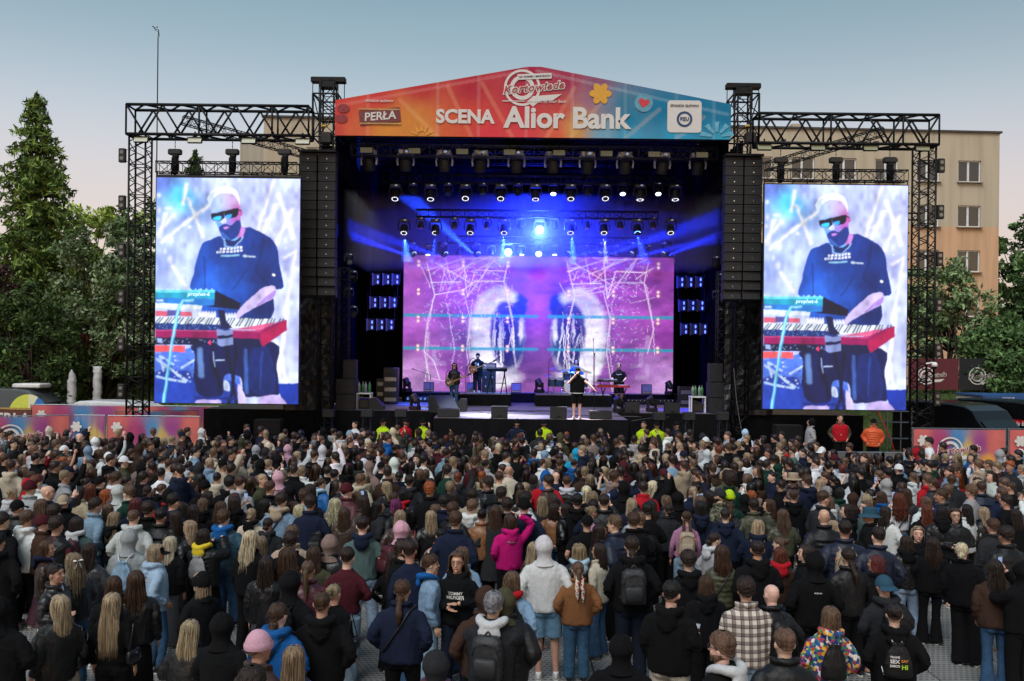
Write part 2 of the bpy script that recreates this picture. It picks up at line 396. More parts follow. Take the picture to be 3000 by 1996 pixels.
wl.add([(0, 0, 0), (0, 11, 0), (0, 11, BZ), (0, 0, BZ)], [(0, 3, 2, 1)]); wl.add([(L, 0, 0), (L, 11, 0), (L, 11, BZ), (L, 0, BZ)], [(0, 1, 2, 3)])
wl.add([(0, 11, 0), (L, 11, 0), (L, 11, BZ), (0, 11, BZ)], [(0, 3, 2, 1)]); wl.build('wall', WALLM, bl)
inn = MB().box((L / 2, 1.5, BZ / 2), (L - .2, .05, BZ - .2)).build('room', mat('room_dark', C('#1d1c1c'), .95), bl)
rf = MB().box((L / 2, 5.5, BZ + .06), (L + .24, 11.24, .12)).build('roof', mat('roof_felt', C('#4a4744'), .9), bl)
for x, y, hh in ((L - 12, 3, .9), (L - 22, 4, 1.1), (L - 5, 6, .7), (7, 4, 1.0)): MB().box((x, y, BZ + .12 + hh / 2), (.6, .6, hh)).build('vent', WALLM, rf)
for i, o in enumerate(opens):
    px = A.x + o[0] * math.cos(ang)
    if -16 < px < -10 or px > 12: window(bl, *o, .14, rng.random() < .65)
for o in [(L - 8.1, L - 7.75, 17.35, 17.75), (L - 14, L - 13.65, 17.35, 17.75), (L - 20.5, L - 20.15, 17.35, 17.75)]:
    MB().box(((o[0] + o[1]) / 2, -.005, (o[2] + o[3]) / 2), (o[1] - o[0], .05, o[3] - o[2])).build('vent_grille', mat('grille', C('#3a3e44'), .6), bl)
g2 = thing('grey_building', 'lower pale grey rendered building beyond the block, left of it', 'building', (-22.6, 76, 0))
w2 = facade(13, 21.6, [(4 + 3 * i, 5.4 + 3 * i, 3 + 2.8 * r, 4.4 + 2.8 * r) for i in range(3) for r in range(6)])
w2.add([(0, 0, 0), (0, 10, 0), (0, 10, 21.6), (0, 0, 21.6)], [(0, 3, 2, 1)]); w2.add([(13, 0, 0), (13, 10, 0), (13, 10, 21.6), (13, 0, 21.6)], [(0, 1, 2, 3)])
w2.build('wall', wall_material('grey_render', '#a8a193', '#a8a193', 50), g2)
MB().box((6.5, 5, 21.68), (13.2, 10.4, .16)).build('roof', MATS['roof_felt'], g2)

# ------------------------------------------------------------ trees
def leaf_mat(name):
    m = mat(name, attr='Col', var=.3, scale=2, rough=.75, spec=.25); b = m.node_tree.nodes['Principled BSDF']
    b.inputs['Subsurface Weight'].default_value = 0; return m
LEAF = leaf_mat('leaf'); BARK = mat('bark', C('#3c3026'), .95, var=.4, scale=6, bump=.8, bscale=18)
def leaves(name, cent, rad, cols, per, size, parent, aspect=1.9, seed=1, droop=0.0, flat=.55):
    g = np.random.default_rng(seed); n = len(cent) * per
    cc = np.repeat(np.array(cent), per, 0); rr = np.repeat(np.array(rad), per)[:, None]
    d = g.normal(size=(n, 3)); d /= np.linalg.norm(d, axis=1)[:, None]; p = cc + d * rr * (g.random((n, 1)) ** .45) * np.array([1, 1, flat + .2])
    ax = g.normal(size=(n, 3)) + d * .8; ax[:, 2] -= droop; ax /= np.linalg.norm(ax, axis=1)[:, None]
    bx = np.cross(ax, g.normal(size=(n, 3))); bx /= np.linalg.norm(bx, axis=1)[:, None] + 1e-9
    s = size * (.6 + .8 * g.random((n, 1))); a, b = ax * s * aspect / 2, bx * s / 2
    V = np.stack([p - a, p + b * .9 - a * .1, p + a, p - b * .9 - a * .1], 1).reshape(-1, 3)
    me = bpy.data.meshes.new(name); Fi = np.arange(4 * n).reshape(-1, 4)
    me.vertices.add(4 * n); me.vertices.foreach_set('co', V.astype('f').ravel()); me.loops.add(4 * n); me.loops.foreach_set('vertex_index', Fi.ravel())
    me.polygons.add(n); me.polygons.foreach_set('loop_start', np.arange(n) * 4); me.polygons.foreach_set('loop_total', np.full(n, 4)); me.update(calc_edges=True)
    pal = np.array([C(c)[:3] for c in cols]) * 2.15; k = np.repeat(g.integers(0, len(pal), len(cent)), per); mixc = np.where(g.random(n) < .55, k, g.integers(0, len(pal), n))
    col = pal[mixc] * (.7 + .6 * g.random((n, 1))); q = np.ones((n, 4, 4), 'f'); q[:, :, :3] = col[:, None]
    at = me.color_attributes.new('Col', 'FLOAT_COLOR', 'POINT'); at.data.foreach_set('color', q.ravel()); me.materials.append(LEAF)
    return tag(obj(name, me, parent), kind='stuff')
def leafy(name, label, loc, h, crown, cols, clumps, per, size, cr=.6, seed=1, cat='tree', trunk=.18, droop=0., group=None, flat=.55, hollow=.35):
    t = thing(name, label, cat, loc); g = random.Random(seed); tr = MB(); base = crown[0][2] - crown[0][5] * .6
    top = max(c[2] for c in crown); pts = [(g.uniform(-.1, .1) * k, g.uniform(-.1, .1) * k, top * k / 5) for k in range(6)]
    tr.tube(pts, [trunk * (1 - .15 * k) for k in range(6)], 8); cent = []; rad = []
    wts = [c[3] * c[4] * c[5] for c in crown]
    for i in range(clumps):
        c = g.choices(crown, wts)[0]
        d = Vector((g.gauss(0, 1), g.gauss(0, 1), g.gauss(0, 1))).normalized() * (hollow + (1 - hollow) * g.random() ** .6); p = Vector((c[0] + d.x * c[3], c[1] + d.y * c[4], c[2] + d.z * c[5]))
        if p.z < .2: p.z = .2
        cent.append(tuple(p)); rad.append(cr * g.uniform(.55, 1.3))
        if i % 3 == 0:
            q = Vector(pts[min(5, max(1, int(g.uniform(1, 5))))]); q.z = min(q.z, p.z); m = (q + p) / 2 + Vector((g.uniform(-.2, .2), g.uniform(-.2, .2), g.uniform(-.3, .1)))
            tr.tube([q, m, p], [.07, .04, .015], 5)
    tr.build('trunk', BARK, t, smooth=True); leaves('crown', cent, rad, cols, per, size, t, seed=seed, droop=droop, flat=flat)
    return tag(t, group=group)
def conifer(name, label, loc, h, r, cols, seed=3, dens=1.0, z0=.6):
    t = thing(name, label, 'tree', loc); g = random.Random(seed); tr = MB().tube([(0, 0, 0), (.05, 0, h * .5), (0, 0, h)], [.32, .2, .02], 8); cent = []; rad = []
    z = z0
    while z < h - .3:
        k = 1 - z / h; rr = r * (k ** .8) * g.uniform(.72, 1.18) + .12; nb = int(6 + 5 * k)
        for i in range(nb):
            a = 2 * math.pi * (i + g.random() * .8) / nb; ln = rr * g.uniform(.55, 1.15); d = Vector((math.cos(a), math.sin(a), 0)); zz = z + g.uniform(-.2, .2)
            tip = d * ln + Vector((0, 0, zz - ln * .34)); mid = d * ln * .5 + Vector((0, 0, zz + ln * .03)); tr.tube([(0, 0, zz), mid, tip], [.05, .035, .012], 4)
            m = max(2, int(ln / .34 * dens))
            for j in range(m):
                u = (j + .7) / m; q = (Vector((0, 0, zz)) * (1 - u) ** 2 + mid * 2 * u * (1 - u) + tip * u * u)
                sd = Vector((-d.y, d.x, 0)) * g.uniform(-.35, .35) * (ln * (1 - u) * .6 + .25); cent.append(tuple(q + sd + Vector((0, 0, -abs(sd.length) * .3)))); rad.append(g.uniform(.2, .42))
        z += .62 * (0.55 + .6 * k)
    for k in range(5): cent.append((0, 0, h - .15 * k)); rad.append(.1 + .04 * k)
    tr.build('trunk', BARK, t); leaves('crown', cent, rad, cols, 26, .11, t, aspect=3.2, seed=seed, droop=.5); return t
DK = ['#26331a', '#2f4020', '#1d2914', '#384a25']; MID = ['#41552a', '#4d6330', '#35481f', '#5a6e3a']; LT = ['#6f7d3b', '#7f8c46', '#5c6b30', '#68793a']; WH = ['#525f48', '#3e4e2f', '#48583a', '#6a755c', '#334326']
p = P(100, 1090, 46); conifer('spruce_tree', 'tall dark green spruce rising at the left edge', (p.x, 46, 0), 16.9, 5.2, ['#4c5c2a', '#3c4f22', '#5c6c32', '#2a3a1a'], seed=5, dens=1.1)
p = P(565, 1090, 62); conifer('spruce_tree', 'thin spruce tip showing above the left screen truss', (p.x, 62, 0), 17.6, 2.2, DK, seed=9, dens=.8, z0=8)
p = P(20, 1000, 43); leafy('plum_tree', 'dark purple leaved plum tree in front of the tall spruce', (p.x, 43, 0), 9, [(-.6, 0, 6.6, 1.0, 1.2, 1.6)], ['#2a1c1e', '#33201f', '#201617'], 34, 90, .13, seed=11, group=None)
p = P(55, 1000, 41); leafy('yew_bush', 'broad dark yew bush at the left edge behind the vans', (p.x, 41.5, 0), 6, [(0, 0, 3.6, 2.6, 1.6, 3.6), (-1.5, 0, 3, 2, 1.5, 2.6)], ['#1f2b17', '#283719', '#33441f'], 170, 90, .11, cat='bush', seed=12)
p = P(280, 1000, 52); leafy('locust_tree', 'airy yellow green locust tree behind the flowering bush', (p.x, 52, 0), 12, [(0, 0, 10.2, 3.4, 2, 2.6), (-1.2, 0, 8, 2.8, 2, 2)], LT, 110, 60, .17, .55, seed=13, droop=.2)
p = P(300, 1000, 44); leafy('silverberry_tree', 'bushy tree with pale silvery leaves and white blossom, left of the tower', (p.x, 44, 0), 10, [(0, 0, 6.9, 2.6, 1.7, 3.4), (-.3, 0, 4.6, 2.5, 1.6, 2.6), (1.3, .3, 5.6, 1.8, 1.5, 3)], WH, 230, 80, .12, .5, seed=14)
p = P(430, 1000, 49); leafy('maple_tree', 'dark green tree between the left tower and the screen', (p.x, 49, 0), 12, [(0, 0, 9, 2, 2, 3.5), (.3, 0, 5.4, 2.2, 2, 3)], ['#33452a', '#2a3a20', '#46583a'], 120, 80, .15, seed=15)
p = P(215, 1000, 46); leafy('hawthorn_bush', 'low dark hawthorn bush below the silvery tree', (p.x, 46.5, 2.2), 3, [(0, 0, 1.4, 2.4, 1.2, 1.5), (2.5, 0, 1.2, 2, 1.2, 1.3), (-2.5, 0, 1.4, 2, 1.2, 1.5)], DK, 120, 90, .12, cat='bush', seed=16)
p = P(2775, 1000, 50); leafy('willow_tree', 'loose green willow in front of the peach apartment block', (p.x, 50, 0), 11, [(-.4, 0, 7.6, 2.4, 1.6, 2.3), (.9, 0, 6.3, 2.6, 1.6, 1.9), (-1.6, 0, 6.2, 1.6, 1.4, 2.4)], ['#47563a', '#556546', '#37462a', '#63724c'], 130, 60, .15, .55, seed=17, droop=.4)
p = P(2985, 1000, 60); leafy('linden_tree', 'tall dark linden at the right edge beside the block', (p.x + .6, 60, 0), 14, [(0, 0, 10, 2.4, 2, 3.6), (.6, 0, 6.5, 2.6, 2, 3.4)], ['#31442a', '#3b5030', '#28381f', '#48603a'], 150, 90, .18, .7, seed=18)
p = P(2945, 1000, 47); leafy('hazel_bush', 'round green hazel bush in front of the linden, right of the dark banners', (p.x, 46.5, 2.2), 5, [(0, 0, 2.2, 2.2, 1.6, 2.3), (-1.1, -.3, 1.2, 1.5, 1.2, 1.5)], ['#33482a', '#2c3f22', '#3f5632', '#4b6138'], 150, 90, .13, cat='bush', seed=19)
for k, (x, yy, hh) in enumerate(((10, 56, 8), (180, 58, 9), (330, 60, 10), (560, 62, 9.4), (2700, 66, 8), (2890, 67, 10))):
    p = P(x, 1000, yy); leafy('background_tree', ['dark far tree behind the spruce', 'dark far tree left of the locust', 'dark far tree right of the locust', 'far tree hidden mostly by the left screen', 'far tree low beside the block end', 'far tree right of the block'][k],
        (p.x, yy, 0), hh, [(0, 0, hh * .55, 4, 2, hh * .48)], DK, 90, 60, .24, .9, seed=30 + k, group='far trees behind the festival ground')

# ------------------------------------------------------------ vehicles
def van(label, loc, rz, body, cat='van', dark=True, size=(2.0, 5.9, 2.55)):
    t = thing('parked_van', label, cat, loc, rz); W, Ln, Hh = size                # nose towards -y
    prof = [(-.5, .42), (-.5, .78), (-.485, .98), (-.36, 1.14), (-.215, 1.93), (-.17, 2.28), (-.1, 2.46), (.0, 2.52), (.25, 2.55), (.44, 2.53), (.49, 2.42), (.5, 2.2), (.5, .42)]
    b = MB(); n = len(prof); rows = []
    for sx in (-1, -.93, .93, 1):
        ins = 0 if abs(sx) < 1 else .06
        rows.append([Vector((sx * W / 2 * (1 if z < 1.2 else 1 - .09 * (z - 1.2) / 1.35), y * Ln * (1 - ins * .12), (z - (ins if z > 2.3 else 0)) * Hh / 2.55)) for y, z in prof])
    vs = [p for r in rows for p in r]; fs = []
    for r in range(3):
        for i in range(n): fs.append((r * n + i, r * n + (i + 1) % n, (r + 1) * n + (i + 1) % n, (r + 1) * n + i))
    fs += [tuple(range(n - 1, -1, -1)), tuple(range(3 * n, 4 * n))]
    bo = b.add(vs, fs).build('body', body, t)
    k = Hh / 2.55; q0, q1 = Vector((0, -.352 * Ln, 1.2 * k)), Vector((0, -.222 * Ln, 1.93 * k)); d = Vector((0, -.02, .012))
    ws = MB().add([(-.86, q0.y - .02, q0.z), (.86, q0.y - .02, q0.z), (.8, q1.y - .02, q1.z), (-.8, q1.y - .02, q1.z)], [(0, 1, 2, 3)])
    ws.add([(-.86, q0.y, q0.z - .01), (.86, q0.y, q0.z - .01), (.8, q1.y + .01, q1.z), (-.8, q1.y + .01, q1.z)], [(3, 2, 1, 0)]); ws.build('windscreen', GLASSD, t)
    for s in (-1, 1):
        x = s * W / 2 * .965
        MB().add([(x + s * .012, -.33 * Ln, 1.24 * k), (x + s * .012, -.15 * Ln, 1.24 * k), (x - s * .05, -.15 * Ln, 1.84 * k), (x - s * .05, -.212 * Ln, 1.84 * k)], [(0, 1, 2, 3)]).build('side_window', GLASSD, t)
        for yy in (-.33, .3):
            wl = MB().cyl((s * W / 2 * .78, yy * Ln, .36), (s * W / 2 * 1.0, yy * Ln, .36), .36, n=18).build('wheel', mat('tyre', C('#161616'), .9), t)
            MB().cyl((s * W / 2 * 1.0, yy * Ln, .36), (s * W / 2 * 1.012, yy * Ln, .36), .22, n=14).build('rim', ALU, wl)
        MB().bbox((s * .74, -.497 * Ln, .82 * k), (.34, .1, .2), .03).build('headlight', mat('lamp_glass', C('#9aa0a4'), .1), t)
        MB().bbox((s * (W / 2 + .14), -.285 * Ln, 1.38 * k), (.2, .1, .34), .03).build('mirror', BLKP, t)
    MB().box((0, -.503 * Ln, .62 * k), (1.5, .04, .22)).build('grille', BLKP, t)
    MB().tube([(0.05, -.225 * Ln, 1.24 * k), (.02, -.27 * Ln, 1.7 * k)], .008).build('antenna', BLKP, t)
    return t
BLKCAR = mat('black_car_paint', C('#0c0d10'), .22, var=.15, scale=3, spec=.7); GREYCAR = mat('grey_car_paint', C('#474c50'), .3, var=.15, scale=3, spec=.6); WHITECAR = mat('white_car_paint', C('#c9ccce'), .3, var=.1, scale=3, spec=.6)
def place_van(label, x, y, Y, rz, m):
    p = P(x, y, Y); return van(label, (p.x, Y, .012), rz, m)
v1 = place_van('black panel van parked behind the right tower, nose to the camera', 2835, 1200, 36.3, R(22), BLKCAR)
v2 = place_van('black panel van with red strip along its side, at the right edge', 3010, 1200, 38.5, R(28), BLKCAR)
MB().box((-.955, -.6, 1.62), (.03, 2.2, .3)).build('red_strip', mat('red_vinyl', C('#b01822'), .4), v2)
o = text('side_lettering', 'ja kolarska', .26, WHT, v2, (-.975, -.7, 1.62), bold=.004, shear=.2, rz=R(-90))
v3 = place_van('grey van with coloured pie circle print and white roof unit, left edge', 70, 1200, 40.5, R(88), GREYCAR)
for k, (c, a0, a1) in enumerate((('#5f9e45', 180, 250), ('#c9cf4e', 90, 180), ('#d9d7b0', 60, 90), ('#2f6fb5', 0, 60), ('#c03a6a', -60, 0), ('#8fb84a', 250, 300))):
    pts = [(0, 0)] + [(.85 * math.cos(R(a0 + (a1 - a0) * i / 8)), .85 * math.sin(R(a0 + (a1 - a0) * i / 8))) for i in range(9)]
    MB().prism(pts, .004).build('print_sector', mat('sector%d' % k, C(c), .5, var=.1), v3, loc=(-.985, -.75, 1.45)).rotation_euler = (0, 0, R(-90))
MB().bbox((0, -.35, 2.64), (1.0, 1.25, .2), .05).build('roof_unit', WHT, v3)
v4 = place_van('white van behind the left fence under the left tower', 395, 1200, 39.2, R(80), WHITECAR); v4.scale = (.9, .8, .82)
ct = thing('site_container', 'blue framed white site container at the right edge', 'container', (P(3020, 1130, 42).x, 41.6, 0.02))
CB = mat('container_blue', C('#1d4f86'), .5)
MB().box((0, 0, 1.3), (6, 2.4, 2.5)).build('panel_wall', WHT, ct)
for x in (-2.95, -.98, .98, 2.95): MB().box((x, -1.21, 1.3), (.12, .08, 2.6)).build('post', CB, ct)
for z in (.08, 2.52): MB().box((0, -1.215, z), (6.04, .06, .16)).build('rail', CB, ct)
MB().box((0, 0, 2.62), (6.1, 2.5, .08)).build('roof', CB, ct)
for k in range(22): MB().box((-2.8 + k * .26, -1.204, 1.3), (.05, .02, 2.3)).build('rib', WHT, ct)
for x in (-1.9, .1): text('lettering', 'WORK.IT', .13, WHT, ct, (x, -1.25, 2.52), bold=.002)

# covered parasols and tents on the left
COV = mat('white_cover', C('#d6d8da'), .8, var=.15, scale=4, bump=.6, bscale=14)
for k, (x, y0, Y, pt, lab) in enumerate(((62, 1066, 43, 0, 'closed parasol in wrinkled white cover, leftmost, above the grey tent'), (211, 1085, 41.5, 1, 'closed parasol in white cover with rounded pointed top, middle one'), (286, 1075, 42.5, 0, 'closed parasol in wrinkled white cover nearest the left tower'))):
    p = P(x, y0, Y); hh = p.z; t = thing('covered_parasol', lab, 'parasol', (p.x, Y, .02), group='covered parasols by the left fence'); rings = []
    for i in range(25):
        z = .9 + (hh - .9) * i / 24; r = .19 + .015 * math.sin(i * 2.1) + .012 * math.sin(i * 3.7 + k); r *= (1 if not pt else max(.12, min(1, math.sqrt(max(0, (hh - z)) / .5 + .02))))
        rings.append(((.015 * math.sin(i), 0, z), r * (1.12 if i > 22 and not pt else 1), r * (.55 if i > 22 and not pt else .95)))
    MB().loft(rings, 14).build('cover', COV, t, smooth=True); MB().cyl((0, 0, 0), (0, 0, 1), .03).build('pole', ALU, t); MB().box((0, 0, .04), (.6, .6, .08)).build('base', BLKP, t)
def tent(label, x, ytop, Y, w, m, eave):
    p = P(x, ytop, Y); t = thing('party_tent', label, 'tent', (p.x, Y, .02)); h = p.z
    cn = MB(); n = 8; c4 = [(-w, -w), (w, -w), (w, w), (-w, w)]
    for i in range(4):
        a, b = c4[i], c4[(i + 1) % 4]
        for k in range(n):
            u0, u1 = k / n, (k + 1) / n; f = lambda u, q: ((q[0]) * (1 - u), q[1] * (1 - u), eave + (h - eave) * (u ** 1.25))
            cn.add([f(u0, a), f(u0, b), f(u1, b), f(u1, a)], [(0, 1, 2, 3)])
        cn.add([(a[0], a[1], eave - .28), (b[0], b[1], eave - .28), (b[0], b[1], eave), (a[0], a[1], eave)], [(0, 1, 2, 3)])
    cn.build('canopy', m, t)
    for a in c4: MB().cyl((a[0], a[1], 0), (a[0], a[1], eave), .03).build('leg', ALU, t)
tent('grey pyramid party tent at the left edge', 22, 1096, 43.5, 1.6, mat('grey_tent', C('#4f5155'), .8, var=.2, scale=2, bump=.3), 2.4)
tent('red party tent showing through the bushes', 275, 950, 47, 1.5, mat('red_tent', C('#b3262c'), .7, var=.2, scale=2, bump=.3), 4.7)

# ------------------------------------------------------------ printed fences
PRINT = mat('printed_mesh', attr='Col', rough=.75, var=.07, scale=3, bump=.25, bscale=7, spec=.2)
WPR = mat('white_print', C('#cfcbc6'), .7, var=.05); DPR = mat('dark_print', C('#20222c'), .7, var=.05)
REDPR = mat('red_print', C('#a03038'), .7, var=.05)
def flower(b, cx, cz, r, n=6, M=None, d=.003, rot=0):
    pts = [((r * (.62 + .38 * abs(math.cos(n / 2 * (a + rot)))) ) * math.cos(a) + cx, (r * (.62 + .38 * abs(math.cos(n / 2 * (a + rot))))) * math.sin(a) + cz) for a in [2 * math.pi * i / 60 for i in range(60)]]
    return b.prism(pts, d, M)
def logo(parent, x, z, y, wdt, m=WPR, inner=REDPR, rz=0):           # scripted event name over a ring
    b = MB(); s = wdt / 3.2
    for r0, r1 in ((.92, .80), (.62, .42)):
        n = 40; vs = []
        for i in range(n):
            a = 2 * math.pi * i / n
            for r in (r0, r1): vs.append((x - .55 * s + r * s * math.cos(a), y, z + r * s * math.sin(a)))
        b.add(vs, [(2 * i, 2 * ((i + 1) % n), 2 * ((i + 1) % n) + 1, 2 * i + 1) for i in range(n)])
    b.build('emblem_ring', m, parent)
    q = MB().prism([(x + .0 * s, z - .42 * s), (x + 1.45 * s, z - .3 * s), (x + 1.0 * s, z - .62 * s), (x + .35 * s, z - .66 * s), (x + .0 * s, z - .95 * s), (x - .3 * s, z - .7 * s)], .002, Matrix.Translation((0, y - .003, 0))); q.build('swash', m, parent)
    text('lettering_outline', 'Kortowiada', .62 * s, m, parent, (x, y - .006, z), bold=.05 * s, shear=.35, rot=R(6), fit=wdt, space=1.14)
    text('lettering', 'Kortowiada', .62 * s, inner, parent, (x, y - .016, z), bold=.008 * s, shear=.35, rot=R(6), fit=wdt * .955, space=1.19)
    return
def fence_pic(seed, pal=None):
    g = random.Random(seed); pc = Pic(84, 48, 0, 0, 350, 200, 1)
    base = [(20, 30, '#b85f5c'), (60, 150, '#bf6a52'), (110, 60, '#9a3d63'), (130, 140, '#8a4a86'), (170, 50, '#3f78a8'), (175, 150, '#3c86ae'), (205, 70, '#b89a58'), (215, 140, '#4a90b4'), (245, 50, '#8a3f7a'), (270, 130, '#c07a3c'), (310, 60, '#b8605a'), (335, 150, '#c0784a')]
    pc.rbf([((x + g.uniform(-8, 8)), (y + g.uniform(-8, 8)), c) for x, y, c in base], 2.8)
    pc.ell(200, 90, 14, 70, '#c8b060', .45, .9); pc.ell(285, 110, 30, 30, '#d0a040', .45, .5); pc.ell(130, 70, 30, 60, '#6a2f70', .4, 1.); return pc.out()
def fence_panel(label, p0, p1, top, seed, logo_on=True, fl=True, group='printed fence panels', height=1.9, crop=(0, 1)):
    p0, p1 = Vector((p0[0], p0[1], 0)), Vector((p1[0], p1[1], 0)); d = p1 - p0; Ln = d.length
    t = thing('fence_panel', label, 'fence', (p0.x, p0.y, .01), math.atan2(d.y, d.x), group); img = np.clip(fence_pic(seed) * 1.15, 0, .9); w = img.shape[1]
    img = img[:, int(crop[0] * w):int(crop[1] * w)]; z1 = top - .05; z0 = top - height
    f = lambda u, v: (u * (Ln - .08) + .04, -.03 + .012 * math.sin(u * 9) + .008 * math.sin(u * 31 + v * 3), z1 - v * (z1 - z0 - .05))
    bn = obj('banner', pic_mesh('banner', img, PRINT, f), t)
    for x in (.02, Ln - .02): MB().cyl((x, 0, 0), (x, 0, top), .021).build('post', ALU, t)
    for z in (top - .02, .15): MB().cyl((.02, 0, z), (Ln - .02, 0, z), .018).build('rail', ALU, t)
    for x in (.02, Ln - .02): MB().bbox((x, 0, .06), (.2, .6, .12), .03).build('foot', mat('concrete', C('#7d7b76'), .95), t)
    if fl: flower(MB(), Ln * .11, top - .42, .2, M=Matrix.Translation((0, -.075, 0))).build('flower_print', WPR, bn)
    if logo_on:
        logo(bn, Ln * .48, top - .72, -.075, Ln * .48)
        text('small_lettering', 'powered by Alior Bank', .13, WPR, bn, (Ln * .6, -.075, top - 1.25))
    return t
a, b = PZ(2612, 1242, 2.0), PZ(2906, 1250, 2.0); fence_panel('printed orange and purple fence panel with white flower and script logo, right of stage', (a.x, 30.4), (b.x, 30.4), 2.0, 3)
fence_panel('printed fence panel with white flower, cut by the right edge of the picture', (b.x + .12, 30.5), (b.x + 3.5, 30.6), 2.0, 4)
a, b = PZ(243, 1228, 2.0), PZ(548, 1228, 2.0); fence_panel('printed red and blue fence panel with flower, nearest the left screen', (a.x, 32.2), (b.x, 32.2), 2.0, 5, logo_on=False)
c, d = PZ(129, 1228, 2.0), PZ(236, 1228, 2.0); fence_panel('narrow mostly blue fence panel with flower, second from the left screen', (c.x, 32.25), (d.x, 32.25), 2.0, 6, logo_on=False, crop=(.42, .68))
fence_panel('printed purple fence panel with small logo running off the left edge', (c.x - 2.9, 31.0), (c.x - .1, 32.2), 2.0, 7, logo_on=True)
fence_panel('printed fence panel in the rear row at the left edge', (c.x - 4, 37), (c.x + .35, 37), 2.05, 8, logo_on=False)
fence_panel('printed fence panel of the rear row with flower, left of the tower', (c.x + .5, 37), (c.x + 3.6, 37.0), 2.05, 9, logo_on=False)
fence_panel('printed fence panel angled towards the left tower', (c.x + .6, 34.2), (c.x + 3.3, 35.4), 2.0, 10, logo_on=False, fl=False)
pb = thing('beer_sponsor_board', 'brown sponsor board with white capital letters at the left edge', 'board', (P(20, 1228, 33.5).x, 33.5, .01))
MB().box((-.6, 0, 1.75), (3, .05, .62)).build('board_face', mat('brown_board', C('#5a2c26'), .6), pb); MB().box((-.6, -.01, 2.1), (3, .07, .06)).build('gold_edge', mat('gold_edge', C('#a88a4c'), .4), pb)
text('lettering', 'PERŁA', .55, WPR, pb, (.05, -.04, 1.72), bold=.012, shear=.15)
for x in (-2, .8): MB().cyl((x, .03, 0), (x, .03, 2), .03).build('post', ALU, pb)
for k, (x0, x1, col, lab) in enumerate(((2662, 2808, '#5a2028', 'dark red fence banner with white script logo on the right bank'), (2812, 2920, '#17171b', 'black fence banner with white script logo half hidden by the hazel bush'))):
    p0, p1 = P(x0, 1050, 45.5), P(x1, 1052, 45.5); t = thing('bank_banner', lab, 'banner', (p0.x, 45.5, 2.2), group='banners on the bank fence'); Ln = p1.x - p0.x
    hh = p0.z - 2.2; MB().box((Ln / 2, 0, hh / 2 + .25), (Ln, .04, hh - .5)).build('sheet', mat('bank_banner%d' % k, C(col), .8, var=.15, scale=2, bump=.2), t)
    for x in (.02, Ln - .02): MB().cyl((x, .05, 0), (x, .05, hh), .025).build('post', ALU, t)
    logo(t, Ln * (.45 if k == 0 else .62), hh * .58, -.03, 1.5, WPR, mat('bank_banner%d' % k))
# ------------------------------------------------------------ stage deck
ZS = 2.03; YM = 35.6; YT = 32.0
XL, XR = P(598, 1203, YM).x, P(2528, 1215, YM).x; TL, TR = P(1269, 1228, YT).x, P(1841, 1232, YT).x
FLOOR = mat('stage_floor', C('#6a6264'), .5, var=.25, scale=2, bump=.1, bscale=50)
st = thing('concert_stage', 'long black skirted concert stage with a deep centre thrust', 'stage', (0, YM, 0))
SX0, SX1 = -7.6, 9.6
for x0, x1, y0, y1 in ((SX0, SX1, YM, 45.5), (TL, TR, YT, YM)):
    nx, ny = max(2, round((x1 - x0) / 2)), max(1, round((y1 - y0) / 1.0)); dm = MB().box((0, 0, 0), ((x1 - x0) / nx - .008, (y1 - y0) / ny - .008, .06)).mesh('deck_board', [FLOOR])
    for i in range(nx):
        for j in range(ny): obj('deck_board', dm, st, (x0 + (x1 - x0) * (i + .5) / nx, y0 - YM + (y1 - y0) * (j + .5) / ny, ZS - .03 + .002 * rng.random()))
def drape(b, p0, p1, z0, z1, amp=.04, wl=.35, n=None, seed=0):     # hanging cloth with folds
    p0, p1 = Vector(p0), Vector(p1); d = p1 - p0; Ln = d.length; n = n or max(4, int(Ln / wl * 6)); nr = Vector((d.y, -d.x, 0)).normalized(); vs = []; m = 6
    for j in range(m + 1):
        z = z0 + (z1 - z0) * j / m
        for i in range(n + 1):
            u = i / n; a = amp * (math.sin(u * Ln / wl * 6.28 + seed) * (.5 + .7 * noise.noise((u * Ln * .7, seed, z * .1))) + .7 * noise.noise((u * Ln * 1.3, z * .6, seed + 3)))
            q = p0 + d * u + nr * a; vs.append((q.x, q.y, z))
    return b.add(vs, [(j * (n + 1) + i, j * (n + 1) + i + 1, (j + 1) * (n + 1) + i + 1, (j + 1) * (n + 1) + i) for j in range(m) for i in range(n)])
for nm, p0, p1 in (('skirt', (XL, 0, 0), (TL - .03, 0, 0)), ('skirt', (TR + .03, 0, 0), (XR, 0, 0)), ('thrust_skirt', (TL, YT - YM - .04, 0), (TR, YT - YM - .04, 0)), ('thrust_skirt', (TL - .04, YT - YM, 0), (TL - .04, 0, 0)), ('thrust_skirt', (TR + .04, 0, 0), (TR + .04, YT - YM, 0))):
    drape(MB(), p0, p1, .02, ZS + .015, .025, .6, seed=rng.random() * 9).build(nm, CLOTHB, st, loc=(0, -.06, 0), smooth=True)
for x0, x1 in ((XL, SX0 - .01), (SX1 + .01, XR)): MB().box(((x0 + x1) / 2, 1.6, ZS - .06), (x1 - x0, 3.2, .1)).build('wing_deck', BLKP, st)
